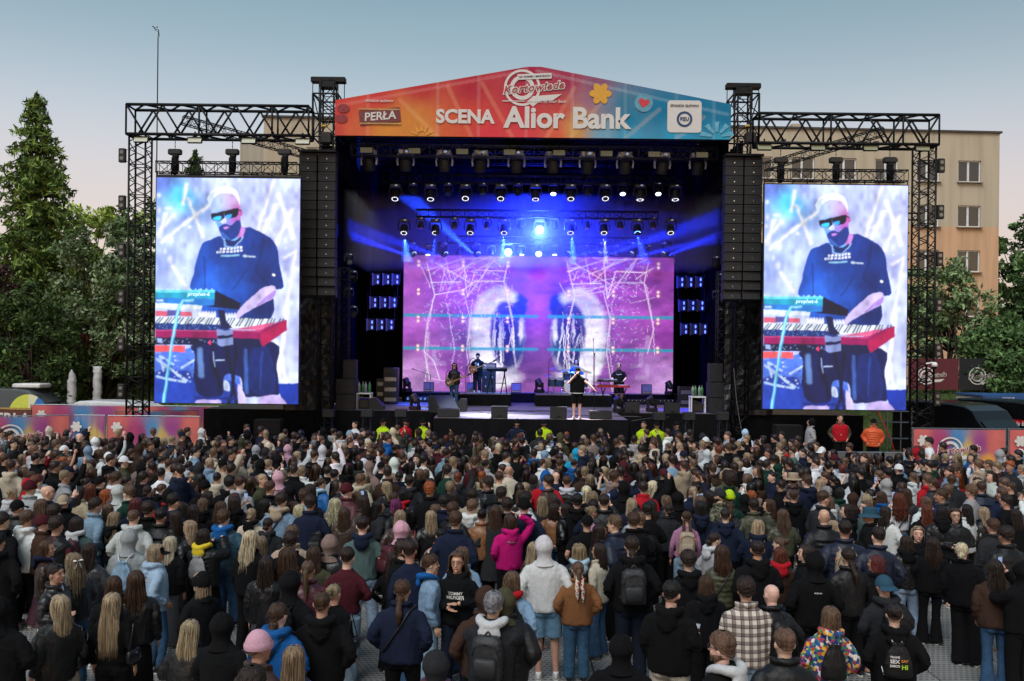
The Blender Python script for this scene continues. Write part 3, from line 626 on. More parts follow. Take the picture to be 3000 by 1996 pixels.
# risers behind the band
def riser(label, x0, x1, y0, y1, h, group='black risers on the stage'):
    t = thing('stage_riser', label, 'riser', ((x0 + x1) / 2, (y0 + y1) / 2, ZS), group=group); w, d = x1 - x0, y1 - y0
    MB().box((0, 0, h - .04), (w, d, .08)).build('platform', FLOOR, t)
    drape(MB(), (-w / 2, -d / 2 - .02, 0), (w / 2, -d / 2 - .02, 0), 0.01, h - .01, .012, .5).build('skirt', CLOTHB, t, smooth=True)
    for s in (-1, 1): drape(MB(), (s * (w / 2 + .01), -d / 2, 0), (s * (w / 2 + .01), d / 2, 0), 0.01, h - .01, .012, .5).build('side_skirt', CLOTHB, t, smooth=True)
    return t
def px(x, Y): return P(x, 1150, Y).x
riser('low riser under the bass player, left of centre', px(1344, 39.4), px(1496, 39.4), 39.4, 41.6, .5)
riser('low riser under the drum kit, right of centre', px(1570, 39.4), px(1792, 39.4), 39.4, 42.0, .5)
riser('long shallow riser along the foot of the video wall', px(1178, 42), px(1982, 42), 42.05, 43.6, .45)
for k in range(2):
    p = (px(1190, 41.9), px(1340, 41.9)) if k == 0 else (px(1835, 41.9), px(1975, 41.9))
    t = thing('batten_light', ['strip of lamps at the foot of the video wall, left', 'strip of lamps at the foot of the video wall, right'][k], 'light strip', ((p[0] + p[1]) / 2, 41.8, ZS), group='lamp strips')
    w = p[1] - p[0]; MB().bbox((0, 0, .14), (w, .16, .2), .02).build('housing', BLKP, t)
    for i in range(12): MB().ball((-w / 2 + w * (i + .5) / 12, -.09, .15), (.05, .025, .05), 8, 6).build('lens', mat('lens_blue', emit=C('#5f86c8'), es=.7) if k == 0 else GLASSD, t)

# ------------------------------------------------------------ video wall and side screens
SCR = mat('led_picture', attr='Col', emit=(1, 1, 1, 1), es=1.0, rough=.5)
def wall_picture():
    pc = Pic(300, 152, 647, 165, 1976, 840, 2); g = random.Random(4); pc.warp(2.5, 40)
    pc.rbf([(670, 200, '#b573c4'), (700, 300, '#b86cc0'), (690, 480, '#c07ac8'), (680, 560, '#b268bc'), (700, 760, '#cfa0d6'), (760, 800, '#c79ad2'), (830, 420, '#b86cc4'), (900, 250, '#b56ac8'), (1000, 200, '#b060c4'), (1200, 200, '#b455b4'), (1200, 260, '#a550a8'), (1310, 220, '#b04cb0'), (1310, 450, '#b860b4'), (1310, 650, '#9c5fa0'), (1310, 800, '#a36aa8'), (930, 560, '#a873b8'), (900, 700, '#a05fae'), (1420, 250, '#a04aa6'), (1550, 250, '#b05ac0'), (1750, 260, '#b260be'), (1900, 250, '#b25fb8'), (1700, 450, '#b86ac0'), (1850, 480, '#b565ba'), (1940, 560, '#a855ae'), (1750, 700, '#a868b6'), (1880, 720, '#c090cc'), (1940, 800, '#d0a8da'), (860, 820, '#c080c8'), (1450, 800, '#a862ae')], 1.7)
    for s, cx in ((1, 1130), (-1, 1490)):
        f = lambda x: cx + s * (x - 1130)
        pc.ell(f(1190), 520, 105, 260, '#5a3f70', .6, .6); pc.ell(f(1165), 430, 110, 110, '#a9a0b8', .75, .8); pc.ell(f(1212), 405, 52, 62, '#123a48', .97, .3)
        pc.ell(f(1112), 585, 140, 245, '#f6f1fb', 1, .16, s * .08); pc.ell(f(1150), 765, 110, 50, '#f7f0fa', .95, .5)
        pc.ell(f(1158), 555, 90, 180, '#54506c', .97, .16, s * -.06); pc.ell(f(1150), 580, 66, 150, '#1c2034', .92, .3); pc.ell(f(1212), 430, 40, 52, '#0d2f3c', .9, .4); pc.ell(f(1222), 610, 34, 70, '#2f6270', .7, .6)
        arc = [(f(1118 + 132 * math.cos(R(a_))), 570 - 235 * math.sin(R(a_))) for a_ in range(60, 300, 8)]; pc.line(arc, 40, '#ffffff', .7, 30)
        for k in range(22): x = g.uniform(1088, 1190); pc.line([(f(x), g.uniform(440, 580)), (f(x + g.uniform(-16, 26)), g.uniform(600, 735))], g.uniform(2, 9), g.choice(['#ffffff', '#d9d4e4', '#15162a', '#f2ecfa', '#3a3c58']), .8, 3)
        pc.ell(f(1226), 530, 15, 80, '#f4f0f8', .9, .5); pc.ell(f(1050), 430, 50, 80, '#f0e8f6', .6, .8)
        pc.ell(f(960), 600, 60, 150, '#6d5484', .4, .9)
        for a, b, c2 in ((770, 560, '#d9c4e4'), (800, 640, '#cbb0dc'), (770, 700, '#d2b8e0')): pc.line([(f(a), b), (f(a), b + 60), (f(a + 50), b + 60)], 22, c2, .45, 3)
    hh_, ww_ = pc.X.shape; pc.a *= np.clip(.95 + .14 * snoise(hh_, ww_, 12, 15) + .1 * snoise(hh_, ww_, 34, 16), .4, 1.3)[..., None]
    pc.X, pc.Y = pc.X0, pc.Y0
    for y in (462, 625):
        for x0, x1 in ((647, 1305), (1362, 1976)): pc.line([(x0, y), (x1, y)], 15, '#2fb3c4', .85, 3)
    for dx in (0, 690):
        w_ = '#fbeaf8'; pl = [[(760, 200), (800, 360), (765, 500), (752, 640), (780, 780), (800, 835)], [(800, 360), (940, 335), (1000, 290), (1140, 290), (1160, 190)], [(1140, 290), (1190, 520), (1160, 640)], [(760, 240), (940, 180), (1130, 172)], [(940, 180), (960, 370), (1000, 235), (1150, 240)], [(940, 335), (975, 470), (960, 640), (990, 830)], [(780, 300), (930, 295)], [(850, 170), (880, 300), (1000, 180)], [(960, 370), (1080, 200), (1100, 172)], [(800, 200), (1010, 320)], [(870, 250), (1060, 175)], [(752, 640), (800, 690), (830, 780)], [(790, 775), (940, 800)]]
        for q in pl: pc.line([(x + dx, y) for x, y in q], g.uniform(2.5, 5), w_, g.uniform(.7, 1), 2.5)
        for k in range(34):
            x, y = g.uniform(765, 1170), g.uniform(168, 400); a = g.choice([.15, 1.2, 1.9, 2.6, .6]) + g.uniform(-.2, .2); q = g.uniform(40, 150); pc.line([(x + dx, y), (min(x + q * math.cos(a), 1195) + dx, max(168, y - q * math.sin(a)))], g.uniform(1.5, 4), g.choice([w_, w_, '#f0c0ee']), g.uniform(.5, .95), 2)
        for q in ([(800, 360), (770, 520), (760, 830)], [(985, 380), (970, 600), (1000, 830)], [(1150, 300), (1185, 480), (1195, 640)], [(860, 400), (900, 620), (880, 830)]):
            for (xa, ya), (xb, yb) in zip(q[:-1], q[1:]):
                for t_ in np.arange(0, 1, .07): pc.line([(xa + (xb - xa) * t_ + dx + g.uniform(-5, 5), ya + (yb - ya) * t_), (xa + (xb - xa) * (t_ + .045) + dx, ya + (yb - ya) * (t_ + .045))], 3.5, w_, .85, 2)
        for k in range(420):
            x, y = g.gauss(960, 125), g.triangular(170, 830, 240); a = g.uniform(0, 3.1); q = g.uniform(4, 18)
            if 745 < x < 1190: pc.line([(x + dx, y), (x + dx + q * math.cos(a), y + q * math.sin(a))], 3, g.choice([w_, '#e9c8f2', '#bfe6f0', '#ff9fd8']), .75, 2)
    for x in (720, 940, 1160, 1460, 1680, 1900):
        for y in (205, 345, 480, 622):
            if y < 300 and x in (1460, 1680): continue
            for d in (-9, 10):
                pc.ell(x, y + d, 16, 16, '#ff9aa0', .5, 1.); pc.ell(x, y + d, 8, 8, '#fff3e0', 1, .3)
    im = pc.out(); gr = np.random.default_rng(2); return np.clip(im * (1 + .06 * gr.normal(size=im.shape[:2] + (1,))), 0, 1.2)
YW = 43.0; q0, q1 = P(1184, 747, YW), P(1974, 757, YW); WX0, WX1, WZ1 = q0.x, q1.x, (q0.z + q1.z) / 2; WZ0 = ZS + .42
vw = thing('video_wall', 'wide rear video wall showing mirrored white ovals on pink and purple', 'screen', ((WX0 + WX1) / 2, YW, ZS)); hw = (WX1 - WX0) / 2
obj('picture', pic_mesh('picture', wall_picture() ** 1.28 * .62, SCR, lambda u, v: (-hw + 2 * hw * u, -.06, WZ1 - ZS - v * (WZ1 - WZ0))), vw)
MB().box((0, 0, (WZ0 + WZ1) / 2 - ZS), (2 * hw + .06, .1, WZ1 - WZ0 + .06)).build('cabinet_frame', BLKP, vw)
for x in (-hw * .8, -hw * .3, hw * .3, hw * .8): MB().box((x, .3, (WZ0 - ZS) / 2 + .9), (.12, .5, WZ0 - ZS + 1.8)).build('support', BLK, vw)

def portrait():
    pc = Pic(204, 326, 47, 68, 922, 1470, 2); g = random.Random(8); pc.warp(1.7)
    pc.rbf([(60, 90, '#8fa6ee'), (200, 180, '#5fd0f0'), (120, 330, '#b9c4f6'), (80, 500, '#d6dcfa'), (250, 480, '#dfe2fb'), (300, 100, '#c5cbf8'), (420, 90, '#e8e6fb'), (600, 100, '#d5d3f6'), (700, 200, '#e2def8'), (850, 120, '#dcd8f6'), (900, 300, '#e4dcf4'), (650, 330, '#eae4fa'), (850, 500, '#cfcaf0'), (900, 700, '#e6e0f4'), (880, 900, '#efeafa'), (860, 1100, '#ded8f2'), (840, 1280, '#e6e0f6'), (150, 650, '#dde0fb'), (100, 760, '#cdd6fa'), (60, 600, '#c6cff8')], 1.6)
    hh_, ww_ = pc.X.shape; pc.a *= np.clip(1.02 + .16 * snoise(hh_, ww_, 9, 5) + .1 * snoise(hh_, ww_, 22, 6), .6, 1.35)[..., None] * np.array([.8, .93, 1.22])
    for q in ([(80, 470), (250, 330), (370, 240)], [(240, 200), (330, 430)], [(880, 250), (700, 640)], [(790, 170), (880, 430)], [(760, 80), (660, 400)], [(830, 560), (900, 520), (840, 900)], [(850, 900), (800, 1300)], [(100, 300), (70, 440)], [(230, 110), (210, 230)], [(150, 620), (230, 740)], [(780, 1080), (850, 1330)], [(60, 420), (150, 300)], [(690, 420), (770, 250)]):
        pc.line(q, 26, '#ffffff', .55, 18); pc.line(q, 9, '#ffffff', .8, 6)
    for k in range(30): pc.ell(g.uniform(47, 922), g.uniform(80, 800), g.uniform(8, 34), g.uniform(8, 34), '#ffffff', .6, .9)
    pc.poly([(47, 1160), (200, 1140), (330, 1120), (520, 1180), (540, 1480), (40, 1480)], '#3f74e8', .9)
    pc.poly([(47, 1285), (240, 1270), (300, 1320), (540, 1340), (540, 1480), (40, 1480)], '#123fb0', .9)
    for q in ([(60, 1200), (240, 1330)], [(60, 1310), (230, 1340)], [(100, 1270), (80, 1180), (160, 1230)], [(215, 1250), (290, 1200)], [(120, 1240), (230, 1330)]): pc.line(q, 14, '#c6dcff', .85, 4)
    for k in range(60): pc.ell(g.uniform(47, 320), g.uniform(1150, 1340), g.uniform(3, 12), g.uniform(3, 10), g.choice(['#ffffff', '#9fc2ff', '#102a80', '#5f9cf4']), .8, .6)
    pc.poly([(790, 1345), (925, 1340), (925, 1475), (830, 1475)], '#0c3fb4', 1, False)
    # shorts and legs
    pc.poly([(300, 1100), (770, 1085), (790, 1250), (808, 1400), (770, 1415), (600, 1428), (585, 1350), (560, 1300), (470, 1300), (460, 1420), (320, 1420), (285, 1300), (290, 1180)], '#0a1c5a')
    pc.poly([(640, 1130), (740, 1120), (780, 1390), (650, 1400), (620, 1260)], '#14307e', .8); pc.line([(700, 1150), (690, 1380)], 10, '#2d57b0', .6, 6); pc.line([(600, 1140), (610, 1400)], 22, '#4d7fd8', .55, 10); pc.line([(320, 1140), (330, 1300)], 34, '#7fa9ec', .6, 14)
    pc.poly([(690, 1430), (800, 1420), (850, 1480), (700, 1480)], '#c9b6ee'); pc.poly([(560, 1350), (590, 1400), (610, 1480), (560, 1480)], '#d8ccf4'); pc.poly([(470, 1330), (500, 1340), (505, 1390), (475, 1385)], '#cfe0ff'); pc.poly([(310, 1452), (440, 1450), (440, 1480), (310, 1480)], '#c0b0ea')
    # shirt
    sh = [(438, 428), (380, 452), (328, 478), (300, 560), (280, 650), (258, 755), (300, 768), (335, 770), (330, 945), (748, 945), (748, 740), (780, 757), (824, 742), (812, 660), (800, 600), (790, 510), (760, 455), (690, 405), (585, 372), (500, 480)]
    m = pc.pmask(cmr(sh, 3)); pc.put(m, '#0c48ac'); sv = pc.a.copy()
    pc.rbf([(350, 620, '#1a5ccc'), (380, 720, '#2a72e4'), (520, 760, '#1a5cc8'), (560, 560, '#0f46a4'), (650, 500, '#0c3c96'), (700, 660, '#0b2f78'), (780, 650, '#0d3a90'), (700, 880, '#0c2f7a'), (300, 640, '#1a5cc6'), (440, 480, '#10409a')], 1.5); pc.a = sv * (1 - m[..., None]) + pc.a * m[..., None]
    for q in ([(660, 640), (690, 540), (700, 440)], [(655, 650), (745, 735)], [(340, 560), (350, 760)], [(520, 760), (600, 640)]): pc.line(q, 9, '#071f5a', .6, 7)
    for k in range(7): pc.poly([(440 + k * 20, 502 - k * 1.5), (454 + k * 20, 501 - k * 1.5), (452 + k * 20, 517 - k * 1.5), (438 + k * 20, 518 - k * 1.5)], '#e8ecff', 1, False)
    for k in range(8): pc.poly([(415 + k * 21, 524 - k * 1.6), (429 + k * 21, 523 - k * 1.6), (427 + k * 21, 538 - k * 1.6), (412 + k * 21, 539 - k * 1.6)], '#e8ecff', 1, False)
    pc.line([(450, 554), (552, 547)], 11, '#9fd6f4', .9, 3); pc.ell(590, 554, 13, 9, '#cfe4ff'); pc.line([(608, 552), (650, 555)], 10, '#cfe0fa', .9, 3); pc.ell(765, 670, 12, 8, '#ffffff')
    # neck, head
    pc.poly([(448, 415), (560, 370), (588, 385), (570, 430), (525, 470), (480, 480), (455, 450)], '#79b2f6'); pc.poly([(540, 380), (588, 375), (575, 430), (545, 440)], '#c98ad8')
    pc.poly([(465, 450), (520, 458), (565, 430), (545, 470), (495, 490)], '#0a2a70'); pc.line([(455, 440), (470, 490), (520, 500), (560, 460), (578, 432)], 7, '#9fc6ee', .9, 3)
    hd = [(372, 215), (384, 290), (410, 345), (430, 395), (455, 435), (490, 452), (535, 430), (560, 385), (562, 300), (556, 230), (520, 170), (450, 160), (395, 175)]
    m = pc.pmask(cmr(hd, 3)); sv = pc.a.copy(); pc.rbf([(400, 230, '#b4cdf8'), (430, 300, '#8fb8f8'), (440, 220, '#cbd6f8'), (500, 220, '#d8bdee'), (545, 250, '#e28ce0'), (540, 330, '#c46ad0'), (480, 350, '#9a8ee6'), (430, 370, '#5b9cf2')], 1.6); pc.a = sv * (1 - m[..., None]) + pc.a * m[..., None]
    pc.poly([(362, 215), (358, 190), (380, 150), (430, 128), (490, 122), (535, 145), (556, 195), (553, 240), (543, 205), (512, 172), (470, 160), (425, 168), (392, 195), (376, 240)], '#fafaff'); pc.poly([(365, 210), (375, 165), (410, 150), (395, 185), (378, 235)], '#bfe0ff', .7)
    pc.poly([(428, 378), (462, 352), (500, 360), (540, 330), (562, 340), (562, 388), (540, 432), (495, 456), (455, 440), (436, 410)], '#1c3f96'); pc.poly([(440, 400), (470, 420), (500, 450), (460, 440)], '#3f7fe0', .7)
    pc.poly([(455, 376), (475, 368), (490, 376), (470, 386)], '#c88ae0'); pc.poly([(446, 300), (466, 318), (472, 345), (450, 350), (440, 335)], '#d6e6ff', .8)
    pc.poly([(376, 292), (455, 276), (462, 318), (440, 335), (398, 334), (382, 318)], '#0c1238', 1, False); pc.poly([(455, 276), (546, 250), (552, 290), (530, 312), (480, 322), (462, 305)], '#0c1238', 1, False)
    pc.poly([(396, 316), (440, 306), (438, 328), (402, 331)], '#37c4ff'); pc.poly([(468, 302), (505, 294), (500, 314), (476, 318)], '#2fb0ff'); pc.ell(560, 284, 13, 24, '#d86ac8', 1, .2); pc.line([(546, 262), (562, 268)], 7, '#0c1238')
    # arms
    pc.poly([(744, 735), (778, 742), (776, 795), (735, 832), (660, 868), (600, 905), (560, 935), (540, 940), (545, 905), (580, 860), (640, 800), (690, 755)], '#d9c9fb'); pc.poly([(776, 760), (774, 796), (730, 830), (660, 865), (700, 825)], '#a06cd8', .7)
    # synthesizers
    pc.poly([(47, 885), (330, 885), (330, 940), (47, 940)], '#cfd8f8', .8, False); pc.poly([(47, 898), (270, 902), (270, 930), (47, 932)], '#e06a86', 1, False); pc.poly([(120, 892), (200, 895), (200, 932), (120, 932)], '#3a5aa8', .9, False)
    for k in range(6): pc.ell(318 + k * 18, 925, 11, 32, '#f1f2ff', 1, .3, .1)
    for k in range(4): pc.ell(480 + k * 18, 930, 10, 28, '#e3e8ff', 1, .3)
    m = pc.pmask([(47, 935), (800, 942), (690, 1010), (47, 985)]); pc.put(m, '#eaf4ff')
    for k in range(44):
        x = 52 + k * 17.5
        if k % 7 not in (2, 6): pc.line([(x + 26, 940), (x, 972 + .03 * (x - 50))], 8, '#0f2a66', .9, 3)
    pc.poly([(47, 975), (430, 980), (520, 1012), (430, 1022), (47, 1018)], '#163a86', 1, False)
    for k in range(60): pc.ell(g.uniform(50, 420), g.uniform(980, 1014), 4, 4, g.choice(['#5f8fe0', '#0a1c50', '#8fb4f0']), .8, .5)
    pc.poly([(47, 1015), (430, 1018), (690, 1012), (790, 962), (848, 944), (852, 1012), (702, 1118), (682, 1065), (47, 1062)], '#a3126a', 1, False); pc.poly([(690, 1040), (845, 948), (852, 1010), (702, 1116)], '#b8165e', 1, False); pc.line([(47, 1020), (690, 1020)], 5, '#e86aa0', .7, 3); pc.poly([(520, 1008), (780, 962), (700, 1012)], '#d84a86', .9, False)
    pc.poly([(47, 1062), (682, 1065), (700, 1118), (520, 1112), (47, 1108)], '#0d1c50', 1, False)
    for k in range(26): pc.ell(g.uniform(52, 440), g.uniform(1072, 1100), 5, 4, '#9fb8f0', .85, .5)
    pc.poly([(47, 1112), (232, 1114), (232, 1155), (47, 1152)], '#f0646e', 1, False); pc.poly([(60, 1070), (90, 1070), (90, 1096), (60, 1096)], '#b4c8fa', .9, False); pc.ell(384, 1094, 7, 16, '#ff2a6a')
    pc.poly([(47, 770), (410, 766), (408, 858), (330, 860), (47, 848)], '#22a9cc', 1, False); pc.poly([(47, 770), (410, 766), (410, 782), (47, 786)], '#6fe0f0', 1, False); pc.poly([(47, 818), (408, 822), (405, 858), (47, 848)], '#2b84d8', 1, False); pc.poly([(47, 852), (335, 862), (330, 885), (47, 882)], '#e4eefc', 1, False)
    for k in range(11): pc.ell(52 + k * 34, 764, 6, 7, '#bff4ff', .9, .4)
    for k in range(4): pc.ell(60 + k * 10, 836, 7, 9, '#d8ecff', .9, .4); pc.ell(236 + k * 12, 836, 7, 9, '#d8ecff', .9, .4)
    pc.poly([(410, 766), (566, 845), (562, 886), (356, 866), (404, 858)], '#0c1540', 1, False)
    pc.poly([(425, 885), (470, 890), (482, 960), (520, 1000), (450, 1005), (440, 950)], '#101c50', 1, False); pc.poly([(422, 1008), (470, 1018), (524, 1006), (520, 1050), (524, 1105), (450, 1114), (432, 1100)], '#8f9fd8', 1, False); pc.poly([(428, 1048), (522, 1042), (522, 1060), (430, 1066)], '#141f58', 1, False)
    for q in ([(395, 1120), (420, 1250), (450, 1400)], [(480, 1120), (520, 1290), (545, 1470)], [(400, 1115), (390, 1220), (440, 1330)], [(540, 1120), (520, 1400), (500, 1470)]): pc.line(q, 20, '#0a143e', .95, 4)
    pc.line([(400, 1150), (415, 1240)], 6, '#9fb8f0', .9, 3); pc.line([(420, 1203), (470, 1200)], 7, '#c6d8ff', .9, 3); pc.line([(300, 1438), (540, 1440)], 18, '#0a2a80', .8, 6)
    pc.line([(275, 832), (220, 832), (192, 870), (170, 980), (150, 1110), (125, 1290), (102, 1470)], 19, '#45c0f0', .95, 5); pc.line([(275, 830), (215, 834), (188, 880), (146, 1110), (100, 1470)], 6, '#d4f6ff', .8, 4)
    im = pc.out(); h, w = im.shape[:2]; k_ = np.pad(im, ((1, 1), (1, 1), (0, 0)), 'edge'); bl_ = sum(k_[i:i + h, j:j + w] for i in range(3) for j in range(3)) / 9; im = .55 * im + .45 * bl_; sh_ = 1 + .13 * snoise(h, w, 14, 8) + .09 * snoise(h, w, 40, 9); im = np.clip(im * sh_[..., None], 0, 1.3) ** 1.12; im *= (1 - .06 * (np.arange(h) % 2))[:, None, None]; return im
PORT = portrait() * .76; pmesh = None
PROPHET = mat('lit_lettering', emit=C('#ccefff'), es=.9)
def side_screen(label, x0, y0, x1, y1, Y):
    global pmesh
    a, b = P(x0, y0, Y), P(x1, y1, Y); w, h = b.x - a.x, a.z - b.z; t = thing('side_screen', label, 'screen', ((a.x + b.x) / 2, Y, b.z), group='side screens')
    if pmesh is None: pmesh = pic_mesh('picture', PORT, SCR, lambda u, v: (-w / 2 + w * u, -.06, h * (1 - v)))
    o = obj('picture', pmesh, t); text('synth_lettering', 'prophet-6', .2, PROPHET, o, (-w / 2 + w * (310 - 47) / 875, -.065, h * (1 - (792 - 68) / 1402)), bold=.004, shear=.15, fit=.78)
    MB().box((0, .02, h / 2 + .04), (w + .04, .12, h + .12)).build('cabinet_frame', BLKP, t)
    for i in range(11):
        MB().box((-w / 2 + w * i / 10, 0, h + .17), (.03, .03, .16)).build('hanger', BLK, t)
    for i in range(17): MB().box((w / 2 + .04, 0, .2 + (h - .4) * i / 16), (.05, .06, .06)).build('latch', BLK, t)
    return t
side_screen('tall left side screen showing a bearded keyboard player in sunglasses', 461, 521, 874, 1184, 32.5)
side_screen('tall right side screen showing a bearded keyboard player in sunglasses', 2239, 546, 2652, 1202, 32.6)

# ------------------------------------------------------------ trusses
def truss(name, label, p0, p1, w, h, bay, cr=.024, br=.013, cat='truss', single=False, up=None, group=None, m=BLK, end=True):
    p0, p1 = Vector(p0), Vector(p1); d = p1 - p0; Ln = d.length; zx = d.normalized(); up = Vector(up or ((0, 0, 1) if abs(zx.z) < .8 else (0, 1, 0)))
    sy = up.cross(zx).normalized(); uz = zx.cross(sy).normalized(); M = Matrix((zx, sy, uz)).transposed().to_4x4()
    t = thing(name, label, cat, p0, group=group); cs = [(-w / 2, -h / 2), (w / 2, -h / 2), (w / 2, h / 2), (-w / 2, h / 2)]
    f = lambda u, c: M @ Vector((u, c[0], c[1]))
    for c in cs: MB().cyl(f(0, c), f(Ln, c), cr, n=8).build('chord', m, t, smooth=True)
    n = max(1, round(Ln / bay)); al = MB()
    def bar(p, q):
        if single: MB().cyl(p, q, br, n=6).build('brace', m, t, smooth=True)
        else: al.cyl(p, q, br, n=6)
    for s in range(4):
        a, b = cs[s], cs[(s + 1) % 4]
        for i in range(n):
            u0, u1 = Ln * i / n, Ln * (i + 1) / n; um = (u0 + u1) / 2
            if single: bar(f(u0, a), f(um, b)); bar(f(um, b), f(u1, a))
            else: bar(f(u0, a), f(u1, b)) if (i + s) % 2 else bar(f(u0, b), f(u1, a))
            if i and not single or (single and i % 2 == 0): bar(f(u0, a), f(u0, b))
        if end:
            bar(f(0, a), f(0, b)); bar(f(Ln, a), f(Ln, b))
    if not single: tag(al.build('bracing', m, t, smooth=True), kind='stuff')
    return t
def X(v, **k): return Vector((k.get('x', v[0]), k.get('y', v[1]), k.get('z', v[2])))
YWT = 32.9
wl0, wl1 = P(371, 350, 32.55), P(905, 356, 32.55); wr0, wr1 = P(2222, 376, 32.55), P(2750, 381, 32.55)
for v_ in (wl0, wl1, wr0, wr1): v_.y = YWT
truss('wing_truss', 'heavy black box truss spanning from left tower to stage roof', X(wl0), X(wl1, z=wl0.z), .8, 1.04, 1.3, .055, .036, single=True, group='wing trusses')
truss('wing_truss', 'heavy black box truss spanning from stage roof to right tower', X(wr0), X(wr1, z=wr0.z), .8, 1.04, 1.3, .055, .036, single=True, group='wing trusses')
tl, tr_ = P(399, 800, YWT), P(2719, 800, YWT)
truss('wing_tower', 'tall black lattice tower left of the left screen', (P(400, 600, 32.6).x, YWT, .1), (P(400, 600, 32.6).x, YWT, wl0.z - .5), .58, .58, .55, .038, .018, cat='tower', single=True, group='wing towers')
truss('wing_tower', 'tall black lattice tower right of the right screen', (P(2715, 800, 32.6).x, YWT, .1), (P(2715, 800, 32.6).x, YWT, wr0.z - .5), .58, .58, .55, .038, .018, cat='tower', single=True, group='wing towers')
for s, (x0, x1, y, z) in enumerate(((461, 873, 491, 0), (2243, 2655, 513, 0))):
    a, b = P(x0, y, 32.55), P(x1, y + 4, 32.55)
    truss('screen_truss', ['black truss the left screen hangs from', 'black truss the right screen hangs from'][s], a, X(b, z=a.z), .36, .38, .4, .022, .012, group='screen trusses')
for s, (x0, y0, x1, y1) in enumerate(((535, 352, 905, 455), (2590, 385, 2240, 490))):
    truss('stay_truss', ['slanting slim truss behind the left wing truss', 'slanting slim truss behind the right wing truss'][s], P(x0, y0, 33.9), P(x1, y1, 36.5), .26, .3, .3, .02, .011, group='stay trusses')
def hoist(label, x, y, ytop, Y):
    a = P(x, y, Y); t = thing('chain_hoist', label, 'hoist', a, group='chain hoists'); z1 = P(x, ytop, Y).z - a.z
    MB().bbox((0, 0, 0), (.46, .22, .2), .03).build('motor', BLKP, t); MB().bbox((.02, 0, -.14), (.2, .2, .12), .02).build('hook_block', BLK, t)
    MB().loft([((0, 0, -.2), .13, .1), ((.01, 0, -.45), .14, .11), ((0, 0, -.72), .12, .1), ((0, 0, -.8), .05, .04)], 10).build('chain_bag', CLOTHB, t, smooth=True)
    ch = MB()
    for i in range(int(z1 / .07)): ch.box((0, 0, .1 + i * .07 + .03), (.03 if i % 2 else .012, .012 if i % 2 else .03, .06))
    tag(ch.build('chain', BLK, t), kind='stuff'); return t
for x, l in ((513, 'nearest the left tower'), (681, 'in the middle above the left screen'), (834, 'nearest the left speaker array')): hoist('black chain hoist on the left screen truss, ' + l, x, 446, 396, 32.6)
for x, l in ((2287, 'nearest the right speaker array'), (2449, 'in the middle above the right screen'), (2607, 'nearest the right tower')): hoist('black chain hoist on the right screen truss, ' + l, x, 470, 420, 32.6)
# floodlights below the wing trusses
FLG = mat('flood_glass', C('#8c8d72'), .3, var=.1)
def flood(label, x, y, Y, w=.47, h=.2, tilt=25):
    a = P(x, y, Y); t = thing('floodlight', label, 'floodlight', a, group='flat floodlights'); r = Matrix.Rotation(R(-tilt), 3, 'X')
    MB().bbox((0, .06, 0), (w + .05, .1, h + .05), .02, r).build('housing', BLK, t); MB().box(r @ Vector((0, .005, 0)), (w, .012, h), r).build('lens', FLG, t)
    MB().tube([(-w / 2 - .04, .05, 0), (-w / 2 - .04, .05, h / 2 + .08), (w / 2 + .04, .05, h / 2 + .08), (w / 2 + .04, .05, 0)], .012).build('bracket', BLK, t)
    MB().cyl((0, .05, h / 2 + .08), (0, .05, h / 2 + .2), .03).build('clamp', BLK, t); return t
ORD = ['first', 'second', 'third', 'fourth', 'fifth', 'sixth', 'seventh', 'eighth', 'ninth', 'tenth']
for i, x in enumerate((412, 570, 728, 886)): flood('flat floodlight under the left wing truss, %s from the left tower' % ORD[i], x, 408 + i * 2, 32.5)
for i, x in enumerate((2704, 2551, 2397, 2240)): flood('flat floodlight under the right wing truss, %s from the right tower' % ORD[i], x, 434 - i, 32.5)
for i, x in enumerate((1073, 1214, 1354, 1493, 1638, 1777, 1917, 2057)): flood('pale floodlight on the front roof truss, %s from the left' % ORD[i], x, 440 + i * 2, 34.6, .44, .2, 5)
# twin lamps on the outer side of both towers
LAMP = mat('lamp_face', C('#77746c'), .15, var=.2, scale=20)
def twin(label, x, y, Y, s):
    a = P(x, y, Y); t = thing('twin_lamp', label, 'lamp', a, group='twin lamps on the towers'); MB().bbox((0, .06, 0), (.24, .16, .5), .02).build('housing', BLKP, t)
    for z in (-.11, .11): MB().cyl((0, -.03, z), (0, -.036, z), .066, n=16).build('lens', LAMP, t)
    MB().tube([(s * .1, .06, .2), (s * .26, .06, .22), (s * .26, .06, -.22), (s * .1, .06, -.2)], .012).build('bracket', BLK, t); return t
for i, y in enumerate((455, 593, 733, 870, 1008, 1146)): twin('black twin lamp on the left tower, %s from the top' % ORD[i], 357 - i * .7, y, 32.8, 1)
for i, y in enumerate((485, 621, 758, 895, 1028, 1170)): twin('black twin lamp on the right tower, %s from the top' % ORD[i], 2759 - i * 2.6, y, 32.8, -1)
for s, (xa, xb, ys) in enumerate(((428, 461, (596, 617, 762, 782, 1008, 1030)), (2655, 2690, (625, 645, 790, 806, 1030, 1046)))):
    for j in range(3):
        a, b = P(xa, ys[2 * j], 32.7), P(xb, ys[2 * j + 1], 32.7); t = thing('screen_bracket', 'pair of black pipes tying the %s screen to its tower, %s' % (['left', 'right'][s], ['upper', 'middle', 'lower'][j]), 'bracket', a, group='screen brackets')
        for z in (0, b.z - a.z): MB().cyl((-.1, 0, z), (b.x - a.x + .1, 0, z), .03).build('pipe', BLK, t)
        MB().cyl((.2, 0, 0), (.2, 0, b.z - a.z), .024).build('strut', BLK, t)

